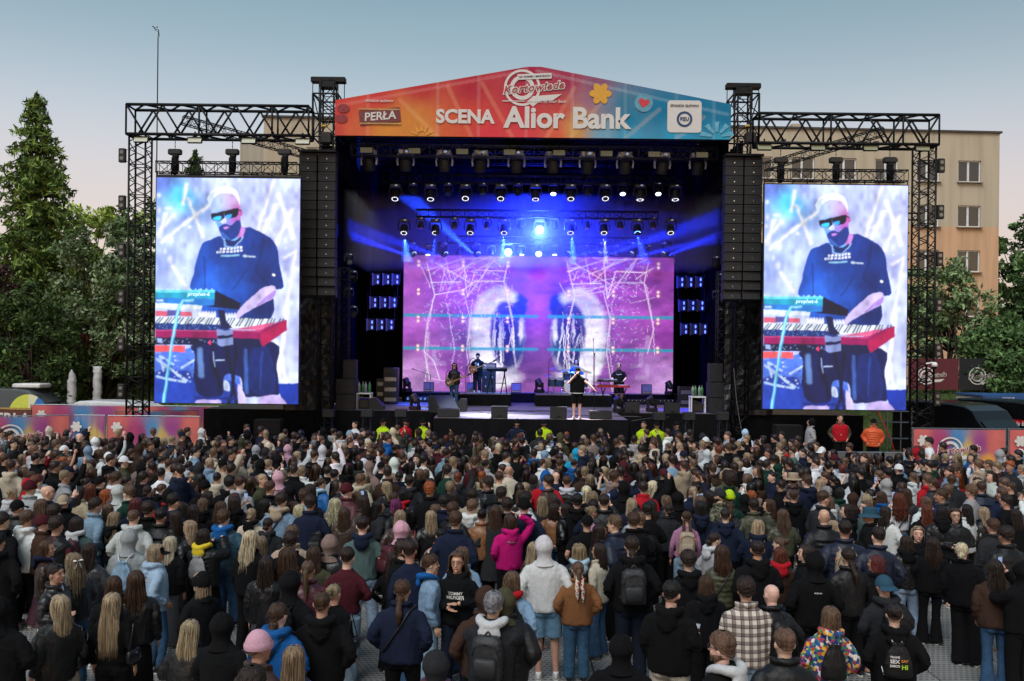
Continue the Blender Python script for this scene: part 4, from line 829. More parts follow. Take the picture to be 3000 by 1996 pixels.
# ------------------------------------------------------------ roof, towers, banner
YB = 33.9
CURT = mat('black_molton', C('#08080a'), 1.0, var=.3, scale=3, spec=.05)
def rbanner():
    z = lambda x, y: P(x, y, YB)
    bl_, br_, tl_, tr2 = z(981, 400), z(2141, 406), z(981, 291), z(2141, 308); pk0, pk1 = z(1545, 196), z(1586, 196)
    zb = (bl_.z + br_.z) / 2; zt = (tl_.z + tr2.z) / 2; x0, x1 = bl_.x, br_.x; t = thing('roof_banner', 'red to blue printed gable banner across the stage roof front', 'banner', ((x0 + x1) / 2, YB, zb)); W = x1 - x0; cx = (x0 + x1) / 2
    ztop = lambda x: np.interp(x, [x0, pk0.x, pk1.x, x1], [zt, pk0.z, pk1.z, zt])
    pc = Pic(330, 66, 0, 0, 1160, 205, 1)
    pc.rbf([(0, 130, '#c8403c'), (0, 200, '#c84a40'), (60, 190, '#d0653f'), (150, 190, '#d58a3c'), (230, 160, '#cf843c'), (270, 205, '#d48a40'), (330, 190, '#cf5c3c'), (120, 90, '#c83c3a'), (250, 60, '#b83238'), (400, 60, '#b02c3c'), (400, 150, '#cc4538'), (450, 200, '#d83e48'), (560, 10, '#a02448'), (560, 90, '#b42c40'), (560, 150, '#c43a3e'), (560, 200, '#dc444c'), (680, 40, '#a02a4c'), (660, 120, '#c03c40'), (650, 195, '#d85a44'), (700, 180, '#d09a4c'), (740, 100, '#9a6a84'), (720, 140, '#c08a50'), (770, 60, '#8a4a6c'), (800, 100, '#6d7f98'), (780, 190, '#6fa4bc'), (840, 100, '#2c7a98'), (860, 150, '#0f789c'), (860, 200, '#3a9cc0'), (950, 120, '#0a7298'), (1000, 200, '#2f98be'), (1060, 130, '#0c7098'), (1150, 140, '#126f94'), (1150, 200, '#3a9fc2')], 1.5)
    for k in (96, 300, 420, 560, 695, 850, 1000, 1110):
        pc.line([(k, 0), (k, 205)], 9, '#ffffff', .06, 3)
    for a, b in (((190, 100), (300, 205)), ((330, 60), (400, 205)), ((430, 50), (520, 205)), ((700, 60), (620, 205)), ((790, 90), (690, 205)), ((950, 120), (850, 205)), ((1080, 140), (1000, 205))): pc.line([a, b], 12, '#ffd0a0', .13, 4)
    pc.line([(10, 118), (560, 12)], 9, '#ffb0b0', .16, 4); pc.line([(590, 12), (1150, 132)], 9, '#cfe4ee', .14, 4)
    def pos(u, v):
        x = x0 + W * u; zz = zb + (ztop(x) - zb) * (1 - v); return (x - cx, .015 * math.sin(u * 60) * math.sin(v * 3) * .6, zz - zb)
    img = pc.out(); # remap rows so the print keeps its height while the gable narrows
    h, wd = img.shape[:2]; out = np.zeros_like(img); zmax = pk0.z - zb
    for i in range(wd):
        hh = ztop(x0 + W * (i + .5) / wd) - zb; rows = np.clip(h - 1 - ((1 - (np.arange(h) + .5) / h) * hh / zmax * h).astype(int), 0, h - 1); out[:, i] = img[rows, i]
    sh = obj('printed_sheet', pic_mesh('printed_sheet', out, PRINT, pos), t)
    Q = lambda x, y: (z(x, y).x - cx, -.03, z(x, y).z - zb)          # photo pixel to banner point
    s = lambda d: d / F * YB
    text('stage_name', 'SCENA', 1, WPR, t, Q(1362, 344), bold=.04, fit=s(172)); text('stage_name', 'Alior Bank', 1, WPR, t, Q(1660, 349), bold=.034, fit=s(376))
    text('sponsor_lettering', 'SPONSOR GŁÓWNY', 1, WPR, t, Q(1112, 297), bold=.02, fit=s(82)); text('powered_lettering', 'powered by Alior Bank', 1, WPR, t, Q(1602, 298), fit=s(114), bold=.008)
    a = Q(1504, 297); MB().box(a, (s(66), .004, s(2.4))).build('rule', WPR, t)
    c = Q(1113, 342); rot = Matrix.Rotation(R(-7), 3, 'Y'); MB().box(c, (s(120), .01, s(42)), rot).build('plate', mat('maroon_print', C('#6d2c2a'), .6), t)
    for dz in (-21, 21): MB().box(Vector(c) + rot @ Vector((0, -.004, s(dz))), (s(120), .012, s(4))).build('plate_edge', mat('gold_print', C('#b08a50'), .5), t)
    text('plate_lettering', 'PERŁA', 1, WPR, t, (c[0], -.045, c[2]), bold=.02, shear=.12, rot=R(5), fit=s(92))
    lg = Q(1562, 258); logo(t, lg[0], lg[2], -.02, s(186)); lab = Q(1566, 225); MB().box(lab, (s(100), .01, s(16)), Matrix.Rotation(R(-3), 3, 'Y')).build('label_strip', WPR, t)
    text('label_lettering', 'NA WARMII I MAZURACH', 1, DPR, t, (lab[0], -.045, lab[2]), bold=.01, rot=R(3), fit=s(92))
    FLOWP = mat('yellow_print', C('#d29a34'), .7, var=.1); f = Q(1759, 275); flower(MB(), f[0], f[2], s(33), M=Matrix.Translation((0, -.02, 0))).build('flower_print', FLOWP, t)
    f = Q(1886, 302); MB().prism([(f[0] + s(27) * math.cos(q / 18 * math.pi), f[2] + s(27) * math.sin(q / 18 * math.pi)) for q in range(36)], .003, Matrix.Translation((0, -.02, 0))).build('bubble_print', mat('bubble_print', C('#5b93a8'), .7), t)
    hp = [(16 * math.sin(q) ** 3, 13 * math.cos(q) - 5 * math.cos(2 * q) - 2 * math.cos(3 * q) - math.cos(4 * q)) for q in [2 * math.pi * i / 40 for i in range(40)]]
    ca, sa = math.cos(.2), math.sin(.2); MB().prism([(f[0] + s(1) * (x * ca + y * sa), f[2] + s(1) * (-x * sa + y * ca)) for x, y in hp], .004, Matrix.Translation((0, -.026, 0))).build('heart_print', mat('heart_print', C('#c8323c'), .6), t)
    g0 = Q(2005, 342); rr = []
    for cxn, czn, a0 in ((1, 1, 0), (-1, 1, 90), (-1, -1, 180), (1, -1, 270)):
        for k in range(6): an = R(a0 + 18 * k); rr.append((g0[0] + cxn * s(40) + s(10) * math.cos(an), g0[2] + czn * s(37) + s(10) * math.sin(an)))
    MB().prism(rr, .004, Matrix.Translation((0, -.02, 0))).build('sponsor_card', WPR, t); text('sponsor_lettering', 'SPONSOR GŁÓWNY', 1, DPR, t, (g0[0], -.04, Q(2005, 311)[2]), bold=.015, fit=s(84))
    rc = Q(2005, 350); b = MB(); vs = []
    for i in range(40):
        an = 2 * math.pi * i / 40
        for q in (s(23), s(16.5)): vs.append((rc[0] + q * math.cos(an), -.03, rc[2] + q * math.sin(an)))
    b.add(vs, [(2 * i, 2 * ((i + 1) % 40), 2 * ((i + 1) % 40) + 1, 2 * i + 1) for i in range(40)]).build('sponsor_ring', mat('navy_print', C('#1c3c66'), .6), t); text('ring_lettering', 'PZU', 1, MATS['navy_print'], t, (rc[0], -.04, rc[2]), bold=.03, shear=.0, fit=s(25))
    PALE = mat('pale_blue_print', C('#5fa6bf'), .7); ORP = mat('orange_print', C('#d9953c'), .7)
    for k in range(5):
        an = R(15 + k * 38); o_ = Q(2100, 404); MB().prism([(o_[0] + s(16) * math.cos(an - .2), o_[2] + s(16) * math.sin(an - .2)), (o_[0] + s(50) * math.cos(an - .16), o_[2] + s(46) * math.sin(an - .16)), (o_[0] + s(50) * math.cos(an + .16), o_[2] + s(46) * math.sin(an + .16)), (o_[0] + s(16) * math.cos(an + .2), o_[2] + s(16) * math.sin(an + .2))], .003, Matrix.Translation((0, -.02, .02))).build('petal_print', PALE, t)
        an = R(20 + k * 35); o_ = Q(1235, 400); MB().prism([(o_[0] + s(14) * math.cos(an - .3), o_[2] + s(14) * math.sin(an - .3) + .01), (o_[0] + s(40) * math.cos(an), o_[2] + s(40) * math.sin(an) + .01), (o_[0] + s(14) * math.cos(an + .3), o_[2] + s(14) * math.sin(an + .3) + .01)], .003, Matrix.Translation((0, -.02, .01))).build('star_print', ORP, t)
    for x, y in ((1006, 318), (1000, 348)): q = Q(x, y); MB().prism([(q[0] + s(18) * math.cos(k / 12 * math.pi), q[2] + s(13) * math.sin(k / 12 * math.pi)) for k in range(24)], .003, Matrix.Translation((0, -.02, 0))).build('dot_print', mat('brown_print', C('#8a2c30'), .7), t)
    # roof behind the banner
    r = thing('stage_roof', 'black pitched stage roof behind the printed banner', 'roof', (cx, YB, 0)); xs = [x0 - cx, pk0.x - cx, pk1.x - cx, x1 - cx]; zs = [zt, pk0.z, pk1.z, zt]
    vs = [(x, y, zz - .12) for y in (.25, 12.2) for x, zz in zip(xs, zs)]; MB().add(vs, [(i, i + 1, 5 + i, 4 + i) for i in range(3)]).build('cover', TARP, r)
    for xx in (xs[0], xs[3]): drape(MB(), (xx, .3, 0), (xx, 12.2, 0), zb - 1.2, zt - .1, .05, .8).build('side_sheet', CURT, r, smooth=True)
    MB().box((0, .16, zb + .02), (W, .1, .08)).build('front_rail', BLK, r)
    return cx, W, zb, zt
RCX, RW, RZB, RZT = rbanner()
for k, y in enumerate((34.4, 38.5, 42.5)):
    truss('roof_truss', ['front cross truss under the roof', 'middle cross truss under the roof', 'rear cross truss under the roof'][k], (RCX - RW / 2 + .3, y + .3, RZB + .25), (RCX + RW / 2 - .3, y + .3, RZB + .25), .5, .5, .6, .025, .014, group='roof trusses', m=mat('dull_black', C('#0d0d0f'), .9, spec=.2))
# curtains
CURT = mat('black_molton', C('#08080a'), 1.0, var=.3, scale=3, spec=.05)
cu = thing('stage_backdrop', 'black curtains closing the back and sides of the stage', 'curtain', (RCX, 45.2, ZS))
drape(MB(), (-8.4, 0, 0), (8.4, 0, 0), .02, 12.2, .12, .5).build('back_curtain', CURT, cu, smooth=True)
for s in (-1, 1): drape(MB(), (s * 8.3, -8.9, 0), (s * 8.3, 0, 0), .02, 10.8, .1, .5).build('side_curtain', CURT, cu, smooth=True)
for s, x in ((-1, 905), (1, 2195)):
    a = P(x, 1000, 35.4); t = thing('tarpaulin', ['crumpled black tarpaulin beside the left screen', 'crumpled black tarpaulin beside the right screen'][s > 0], 'tarpaulin', (a.x, 35.4, ZS)); vs = []; n = 34
    for j in range(n + 1):
        for i in range(n + 1):
            u, v = i / n * 1.9 - .95, j / n * 6.6; vs.append((u, .14 * noise.noise((u * 1.8, v * .9, s * 5)) + .09 * noise.noise((u * 4 + v * 2, v * 3, 2)), v))
    MB().add(vs, [(j * (n + 1) + i, j * (n + 1) + i + 1, (j + 1) * (n + 1) + i + 1, (j + 1) * (n + 1) + i) for j in range(n) for i in range(n)]).build('sheet', TARP, t)
    MB().cyl((-1, .1, 6.6), (1, .1, 6.6), .03).build('top_pipe', BLK, t)
# main towers with head blocks
for s, (x, yt) in enumerate(((958, 232), (2172, 250))):
    a = P(x, 700, 34.9); zt = P(x, yt + 8, 34.9).z; lab = ['left', 'right'][s]
    t = truss('roof_tower', 'black lattice roof tower behind the %s speaker array' % lab, (a.x, 34.9, .1), (a.x, 34.9, zt), .5, .5, .5, .035, .017, cat='tower', group='roof towers')
    hb = MB(); MB().bbox((0, 0, zt - .05), (1.3, .34, .2), .02).build('head_beam', BLK, t); MB().box((0, 0, zt - .25), (.62, .5, .2)).build('head_block', BLK, t)
    for dx in (-.6, -.36, .36, .6):
        MB().cyl((dx, 0, zt - .9), (dx, 0, zt - .1), .016).build('chain', BLK, t)
    sl = MB(); zc = P(x, 345, 34.9).z - .1
    for sx in (-.46, .46):
        for sy in (-.6, .6): sl.cyl((sx, sy, zc - .85), (sx, sy, zc + .75), .04)
        for zz in (-.85, 0, .75): sl.cyl((sx, -.6, zc + zz), (sx, .6, zc + zz), .032)
        sl.cyl((sx, -.6, zc - .85), (sx, .6, zc), .022); sl.cyl((sx, .6, zc), (sx, -.6, zc + .75), .022)
    for sy in (-.6, .6):
        for zz in (-.85, 0, .75): sl.cyl((-.46, sy, zc + zz), (.46, sy, zc + zz), .032)
        sl.cyl((-.46, sy, zc - .85), (.46, sy, zc), .022); sl.cyl((.46, sy, zc), (-.46, sy, zc + .75), .022)
    tag(sl.build('sleeve_block', BLK, t, smooth=False), kind='stuff')
    MB().bbox((.1, -.75, zc - .95), (.4, .3, .42), .04).build('hoist_motor', BLKP, t); MB().ball((.0, -.72, zc - .5), (.1, .08, .06), 8, 6).build('yellow_cap', mat('yellow_paint', C('#c09a20'), .5), t)
    a = P(x + (-30 if s == 0 else 30), 700, 44.4); truss('rear_roof_tower', 'black lattice rear roof tower, %s side' % lab, (a.x, 44.6, .1), (a.x, 44.6, RZB + .5), .5, .5, .5, .03, .016, cat='tower', group='roof towers')
    b = P((1010, 2118)[s], 700, 36.4); truss('side_tower', 'slim black tower inside the stage, %s side' % lab, (b.x, 36.4, ZS), (b.x, 36.4, 7.6), .4, .4, .45, .025, .014, cat='tower', group='side towers')
# speaker line arrays
ARRM = mat('speaker_grille', C('#1b1b1c'), .7, var=.25, scale=60, bump=.4, bscale=200)
def line_array(label, x0, x1, ytop, Y, n=15):
    a, b = P(x0, ytop, Y), P(x1, ytop, Y); t = thing('line_array', label, 'loudspeaker', (a.x, Y, a.z), group='hung loudspeaker arrays'); w = (b.x - a.x) / 2; z = 0.; hb = .345; tilt = 0.; yy = 0
    MB().box((w, .1, .06), (2 * w, .5, .07)).build('fly_frame', BLK, t)
    cm = MB().bbox((0, .2, -hb / 2), (w - .05, .45, hb - .014), .012).mesh('speaker_cabinet', [ARRM]); bm_ = MB().box((0, -.03, -hb * .62), (.03, .012, .03)).mesh('badge', [CHR])
    gm = MB().box((0, -.026, -.09), (w - .12, .006, .012)).mesh('slot', [BLK])
    for i in range(n):
        tilt = R(.2 * i if i < 9 else .2 * 9 + (i - 9) * 1.6)
        for k in (0, 1):
            o = obj('speaker_cabinet', cm, t, (w * (k + .5), yy, z)); o.rotation_euler.x = -tilt; obj('badge', bm_, o); obj('slot', gm, o)
        z -= hb * math.cos(tilt); yy += hb * math.sin(tilt)
    for i in range(n + 2): MB().box((-.02, .2, -hb * i * .98 - .1), (.03, .1, .08)).build('rigging_plate', BLK, t)
    return t
line_array('long black loudspeaker array hung left of the stage opening', 875, 986, 448, 33.4)
line_array('long black loudspeaker array hung right of the stage opening', 2124, 2236, 460, 33.4)
mst = thing('wind_mast', 'thin mast with wind gauge above the left wing truss', 'mast', P(460, 400, 33.6)); zt = P(460, 110, 33.6).z - mst.location.z
MB().cyl((0, 0, -6), (0, 0, zt), .026, .02).build('pole', BLK, mst); MB().tube([(0, 0, zt), (0.02, 0, zt + .28), (-.1, 0, zt + .3), (-.12, 0, zt + .36)], .014).build('gauge_arm', BLK, mst)
MB().tube([(-.14, 0, zt + .28), (.03, 0, zt + .2), (.05, 0, zt + .02)], .01).build('vane', BLK, mst)
for a in range(3): MB().ball((-.12 + .08 * math.cos(a * 2.1), .08 * math.sin(a * 2.1), zt + .37), .028, 8, 6).build('cup', BLK, mst)

# roof gable at the back, so no daylight shows under the rear edge
gb_ = MB().add([(-8.4, 0, 12.1), (8.4, 0, 12.1), (8.4, 0, 13.2), (1, 0, 15.5), (-1, 0, 15.5), (-8.4, 0, 13.2)], [(0, 1, 2, 3, 4, 5)]); tag(gb_.build('rear_gable', CURT, loc=(RCX, 45.9, 0)), 'black cloth closing the rear gable of the stage roof', 'curtain')
# ------------------------------------------------------------ stage lighting
HEADM = mat('fixture_grey', C('#303136'), .45, var=.2, scale=14); HEADL = mat('fixture_light_grey', C('#c4c5c7'), .45, var=.2, scale=14)
RING = mat('ring_lamp', emit=C('#f3f4ff'), es=1.6); BLUEL = mat('blue_lamp', emit=C('#5a86ff'), es=9); WARML = mat('white_lamp', emit=C('#dcecff'), es=3)
def moving_head(name, label, pos, big=1.0, tilt=0, pan=0, lamp=None, ring=False, arc=(0, 360), group='moving heads', hm=HEADM):
    t = thing(name, label, 'stage light', pos, pan, group); s = big
    MB().bbox((0, 0, .36 * s), (.42 * s, .3 * s, .14 * s), .02).build('base', hm, t)
    for k in (-1, 1): MB().loft([((k * .22 * s, 0, .32 * s), .035 * s, .09 * s), ((k * .25 * s, 0, .1 * s), .03 * s, .08 * s), ((k * .235 * s, 0, -.04 * s), .03 * s, .05 * s)], 8).build('yoke_arm', hm, t)
    MB().cyl((0, 0, .43 * s), (0, 0, .52 * s), .03 * s).build('clamp', BLK, t); MB().box((.05 * s, -.155 * s, .37 * s), (.09 * s, .01, .05 * s)).build('display', mat('lit_display', emit=C('#9fb0d0'), es=.5), t)
    r = Matrix.Rotation(R(tilt), 3, 'X'); hd = MB(); pr = [(-.2, .1), (-.16, .15), (0, .17), (.12, .18), (.2, .175)]
    hd.loft([(r @ Vector((0, 0, -z * s)), q * s, q * s, r) for z, q in pr], 16); h = hd.build('head', BLKP, t, smooth=False)
    if ring:
        n = 12
        for i in range(n):
            an = 2 * math.pi * i / n
            if not arc[0] <= math.degrees(an) <= arc[1]: continue
            MB().ball(r @ Vector((.12 * s * math.cos(an), .12 * s * math.sin(an), -.2 * s)), .019 * s, 6, 4).build('led', lamp or RING, h)
        MB().cyl(r @ Vector((0, 0, -.2 * s)), r @ Vector((0, 0, -.206 * s)), .1 * s, n=12).build('lens', GLASSD, h)
    else: MB().cyl(r @ Vector((0, 0, -.2 * s)), r @ Vector((0, 0, -.21 * s)), .15 * s, n=14).build('lens', lamp or GLASSD, h)
    return t
def bar_row(label, x0, x1, y, Y, group='lighting trusses', h=.3):
    a, b = P(x0, y, Y), P(x1, y, Y); truss('lighting_truss', label, a, X(b, z=a.z), .3, h, .5, .024, .011, group=group, m=mat('truss_grey', C('#4a4a50'), .4, .7) if h > .4 else mat('truss_dark', C('#1a1a1e'), .5, .4))
def rowz(x, y, Y): return P(x, y, Y)
bar_row('front lighting truss just below the roof banner', 1030, 2100, 441, 35.0, h=.42)
bar_row('second lighting truss from the front', 1122, 2014, 523, 37.0); bar_row('third lighting truss from the front', 1220, 1928, 625, 38.9); bar_row('rear lighting truss above the video wall', 1310, 1900, 702, 40.6)
for i, x in enumerate((1081, 1188, 1302, 1407, 1513, 1620, 1721, 1831, 1940, 2044)):
    p = P(x, 486 + (x - 1560) * .012, 35.4); moving_head('spot_head', 'large grey moving head in the top row, %s from the left' % ORD[i], p, 1.25, 25 - 3 * (i % 3), R(5 * ((i * 3) % 5 - 2)), hm=HEADL, lamp=None)
SPT = [30, 25, 38, 34, 20, 30, 35, 12, 15]
for i, x in enumerate((1158, 1262, 1364, 1467, 1569, 1672, 1773, 1875, 1978)):
    p = P(x, 572, 37.0); moving_head('wash_head', 'moving head with white ring of lamps, second row, %s from the left' % ORD[i], p, 1.0, -SPT[i], 0, ring=True, arc=(0, 360))
for i, x in enumerate((1210, 1313, 1415, 1517, 1621, 1721, 1824, 1928)):
    p = P(x, 560, 37.1); moving_head('beam_head', 'small dark moving head in the second row, %s from the left' % ORD[i], p, .75, -28, 0, lamp=WARML if i in (4, 6, 7) else None)
for i, x in enumerate((1184, 1276, 1378, 1477, 1581, 1671, 1769, 1867, 1964)):
    p = P(x, 672, 38.9); moving_head('wash_head', 'moving head with ring of lamps, third row, %s from the left' % ORD[i], p, 1.0, -30 if i != 4 else -80, R(0), ring=True, arc=(90, 270) if i == 1 else (180, 360) if i == 7 else (0, 360), lamp=BLUEL if i in (4, 7) else None)
for i, x in enumerate((1233, 1331, 1427, 1525, 1625, 1719, 1817, 1913)):
    p = P(x, 660, 39.0); moving_head('beam_head', 'small dark moving head in the third row, %s from the left' % ORD[i], p, .75, -15, 0)
for i, x in enumerate((1204, 1297, 1392, 1489, 1578, 1674, 1766, 1859, 1952)):
    p = P(x, 738, 40.6); moving_head('wash_head', 'moving head above the video wall, %s from the left' % ORD[i], p, 1.0, -75 if i == 3 else -55, R((55, 55, 50, 0, 0, -45, -50, -50, -55)[i]), ring=i != 4, arc=(0, 360) if i == 3 else (270, 361) if i > 4 else (200, 340), lamp=BLUEL if i == 3 else mat('pale_blue_lamp', emit=C('#a9c4ff'), es=2.5))
for i, x in enumerate((1254, 1345, 1440, 1529, 1625, 1717, 1806, 1899)):
    p = P(x, 738, 40.7); moving_head('beam_head', 'small moving head above the video wall, %s from the left' % ORD[i], p, .7, -12, 0, lamp=WARML if i in (0, 3, 4) else None)
# strobe units at both sides
STB = mat('strobe_blue', emit=C('#4a62ff'), es=3.0); STP = mat('strobe_plate', C('#50525e'), .5)
for s, rows in enumerate((((819, (1103, 1133, 1160)), (887, (1095, 1124, 1152)), (952, (1086, 1115, 1143))), ((827, (1995, 2021, 2049)), (896, (2000, 2027, 2054)), (965, (2006, 2034, 2062))))):
    for j, (y, xs_) in enumerate(rows):
        a = P(xs_[0] - 18, y - 18, 42.0); b = P(xs_[-1] + 18, y - 16, 42); tt = thing('strobe_bar', 'pipe carrying blue strobes %s of the video wall, %s' % (['left', 'right'][s], ['upper', 'middle', 'lower'][j]), 'pipe', a, group='strobe pipes')
        MB().cyl((0, .15, 0), (b.x - a.x, .15, b.z - a.z), .025).build('pipe', BLK, tt)
        for d in (.1, b.x - a.x - .1): MB().cyl((d, .16, 1.2), (d, .16, -.4), .012).build('drop_cable', BLK, tt)
        for i, x in enumerate(xs_):
            p = P(x, y, 42.0); t = thing('strobe_light', 'blue strobe %s of the video wall, %s row, %s from the left' % (['left', 'right'][s], ['top', 'middle', 'bottom'][j], ORD[i]), 'strobe', p, R(18 if s == 0 else -18), 'blue strobes'); MB().bbox((0, .05, 0), (.34, .1, .5), .02).build('housing', BLKP, t); MB().box((-.17, -.008, 0), (.07, .02, .56)).build('side_plate', STP, t)
            for dz in (-.12, .12): MB().ball((.06, -.01, dz), (.035, .02, .075), 10, 6).build('lamp', STB, t)
for s, x in enumerate((1022, 2100)):
    for i, y in enumerate((765, 815, 865, 918)):
        p = P(x + (i % 2) * 12, y + s * 8, 37.2); moving_head('side_lamp', 'round dark lamp on the %s side tower, %s from the top' % (['left', 'right'][s], ORD[i]), p, .7, -60, R(30 if s == 0 else -30))
# smoke lit by the lamps
def spot(x, y, Y, tgt, col, e, size, blend=.3):
    l = bpy.data.lights.new('stage_spot', 'SPOT'); l.energy = e * 20; l.color = col; l.spot_size = R(size); l.spot_blend = blend; l.shadow_soft_size = .06
    o = bpy.data.objects.new('stage_spot', l); COL.objects.link(o); o.location = P(x, y, Y) ; o.rotation_euler = (Vector(tgt) - o.location).to_track_quat('-Z', 'Y').to_euler(); return o
def glow(x, y, Y, col, e, r=.12):
    l = bpy.data.lights.new('stage_glow', 'SPOT'); l.spot_size = R(165); l.spot_blend = .5; l.energy = e * 45; l.color = col; l.shadow_soft_size = r; o = bpy.data.objects.new('stage_glow', l); COL.objects.link(o); o.location = P(x, y, Y); o.rotation_euler = (R(100), 0, 0); return o
BLU = (.012, .03, 1.0); BLU2 = (.015, .06, 1.0)
spot(1085, 505, 35.2, P(1200, 980, 36.5), (.05, .25, 1), 900, 7); spot(1204, 752, 40.3, P(880, 640, 39.6), BLU, 900, 10); spot(1297, 752, 40.3, P(1000, 660, 39), BLU, 600, 11); spot(1392, 750, 40.3, P(1080, 470, 39.3), BLU2, 1700, 12)
spot(1674, 752, 40.3, P(1900, 700, 39.8), BLU, 800, 9); spot(1766, 752, 40.3, P(2060, 650, 39.6), BLU, 1000, 9); spot(1952, 752, 40.3, P(2100, 690, 40), BLU, 600, 9); spot(1859, 752, 40.3, P(2100, 700, 39.6), BLU, 700, 9)
glow(1582, 682, 38.2, BLU, 260); glow(1487, 742, 40.2, BLU, 160); spot(1276, 690, 38.6, P(1250, 900, 39), BLU2, 300, 14)
for x, dx in ((1158, 40), (1364, -60), (1364, 90), (1467, 70), (1672, 60), (1773, 40)): spot(x, 588, 37.6, P(x + dx, 800, 37.8), (.45, .55, 1), 70, 9)
spot(1867, 690, 38.7, P(1930, 900, 38.4), BLU, 500, 22); spot(1184, 690, 38.7, P(1215, 900, 38.4), (.4, .5, 1), 80, 9)
spot(1188, 505, 35.2, P(1200, 900, 36), (.5, .1, .5), 120, 9); spot(1302, 505, 35.2, P(1300, 900, 36), (.5, .08, .35), 90, 9)
spot(1513, 505, 35.2, (P(1480, 1215, 33.2).x, 33.4, ZS), (.8, .85, 1), 700, 26, .8); spot(1407, 505, 35.2, (P(1400, 1212, 34).x, 34.4, ZS), (.7, .8, 1), 500, 22, .8); spot(1620, 505, 35.2, (P(1690, 1100, 32.4).x, 32.4, ZS + 1), (1, .9, .85), 900, 10, .6)
spot(1184, 690, 38.6, (P(1250, 1180, 40).x, 40.6, ZS), (.03, .15, 1), 260, 26); spot(1676, 690, 38.6, (P(1690, 1100, 41).x, 41.2, ZS + .8), (.08, .35, 1), 330, 16, .5); spot(1478, 690, 38.6, (P(1430, 1100, 41).x, 41.2, ZS + .6), (.1, .35, 1), 260, 18, .5); spot(1770, 690, 38.6, (P(1800, 1150, 40).x, 40, ZS + .6), (.4, .5, 1), 260, 14, .5)
hz = MB().box((0, 0, 0), (15.8, 7.0, 2.9)).build('stage_smoke', bpy.data.materials.new('smoke'), loc=(RCX + .2, 41.4, 9.55)); tag(hz, 'thin smoke hanging below the stage roof, lit blue by the lamps', 'smoke', kind='stuff')
hm_ = hz.data.materials[0]; hm_.use_nodes = True; hn = hm_.node_tree.nodes; hn.remove(hn['Principled BSDF']); pv = hn.new('ShaderNodeVolumePrincipled'); pv.inputs['Density'].default_value = .09; pv.inputs['Color'].default_value = (.9, .9, .95, 1); pv.inputs['Anisotropy'].default_value = .1
hm_.node_tree.links.new(pv.outputs[0], hn['Material Output'].inputs['Volume'])
# ------------------------------------------------------------ people: shared meshes
from mathutils.bvhtree import BVHTree
def remesh(b, vox, smooth=2, dec=1.0, name='m', disp=None):
    me = b.mesh(name) if isinstance(b, MB) else b; o = bpy.data.objects.new('t', me)
    m = o.modifiers.new('r', 'REMESH'); m.mode = 'VOXEL'; m.voxel_size = vox; m.adaptivity = 0
    if smooth: q = o.modifiers.new('s', 'SMOOTH'); q.iterations = smooth; q.factor = .5
    if dec < 1: d = o.modifiers.new('d', 'DECIMATE'); d.ratio = dec
    out = evaluated(o); bpy.data.objects.remove(o)
    if disp:
        n_ = len(out.vertices); co = np.zeros(n_ * 3, 'f'); no = np.zeros(n_ * 3, 'f'); out.vertices.foreach_get('co', co); out.vertices.foreach_get('normal', no); co = co.reshape(-1, 3); dd = np.array([disp(Vector(q)) for q in co.tolist()], 'f')
        out.vertices.foreach_set('co', (co + no.reshape(-1, 3) * dd[:, None]).ravel()); out.update()
    out.polygons.foreach_set('use_smooth', [True] * len(out.polygons)); return out
def decimated(me, ratio):
    o = bpy.data.objects.new('t', me); d = o.modifiers.new('d', 'DECIMATE'); d.ratio = ratio; out = evaluated(o); bpy.data.objects.remove(o); return out
POSES = {  # elbow and wrist of the right arm (x > 0) and left arm
    'down': (((.245, -.035, 1.12), (.25, .05, .88)), ((-.245, -.035, 1.12), (-.25, .06, .88))),
    'pocket': (((.3, -.09, 1.14), (.2, .08, .97)), ((-.3, -.08, 1.14), (-.2, .09, .97))),
    'front': (((.285, .0, 1.14), (.07, .21, 1.10)), ((-.285, .0, 1.14), (-.05, .2, 1.16))),
    'cup': (((.26, -.02, 1.15), (.2, .23, 1.19)), ((-.25, -.05, 1.14), (-.22, .08, .93))),
    'phone': (((.24, .22, 1.3), (.1, .36, 1.56)), ((-.24, .2, 1.26), (-.04, .34, 1.5))),
    'up': (((.3, .14, 1.58), (.24, .22, 1.83)), ((-.27, -.07, 1.14), (-.2, .08, .95))),
    'head': (((.38, .02, 1.58), (.15, -.02, 1.74)), ((-.27, -.07, 1.14), (-.2, .1, .97))),
    'guitar': (((.3, -.02, 1.17), (.1, .22, 1.04)), ((-.3, .05, 1.22), (-.42, .3, 1.2))),
    'keys': (((.27, .02, 1.15), (.16, .34, 1.06)), ((-.27, .02, 1.15), (-.16, .34, 1.06))),
    'sing': (((.3, .12, 1.22), (.06, .2, 1.52)), ((-.38, .06, 1.2), (-.58, .2, 1.02))),
}
STANCE = {'a': (((.095, 0, .88), (.1, .02, .49), (.105, -.02, .08)), ((-.095, 0, .88), (-.1, .02, .49), (-.105, -.02, .08))),
          'b': (((.1, 0, .88), (.13, .06, .49), (.16, .0, .08)), ((-.095, 0, .88), (-.1, .0, .49), (-.1, -.08, .08))),
          'w': (((.095, 0, .88), (.11, .12, .5), (.12, .14, .08)), ((-.095, 0, .88), (-.11, .03, .49), (-.12, -.2, .1))),
          's': (((.1, 0, .88), (.2, .4, .84), (.2, .42, .4)), ((-.1, 0, .88), (-.2, .4, .84), (-.2, .42, .4)))}
HEADR = [(1.52, .03, .035, .032), (1.54, .026, .052, .056), (1.575, .016, .064, .082), (1.615, .008, .071, .093), (1.655, .0, .077, .098), (1.695, -.004, .074, .094), (1.725, -.006, .058, .074), (1.745, -.006, .034, .042), (1.75, -.006, .012, .015)]
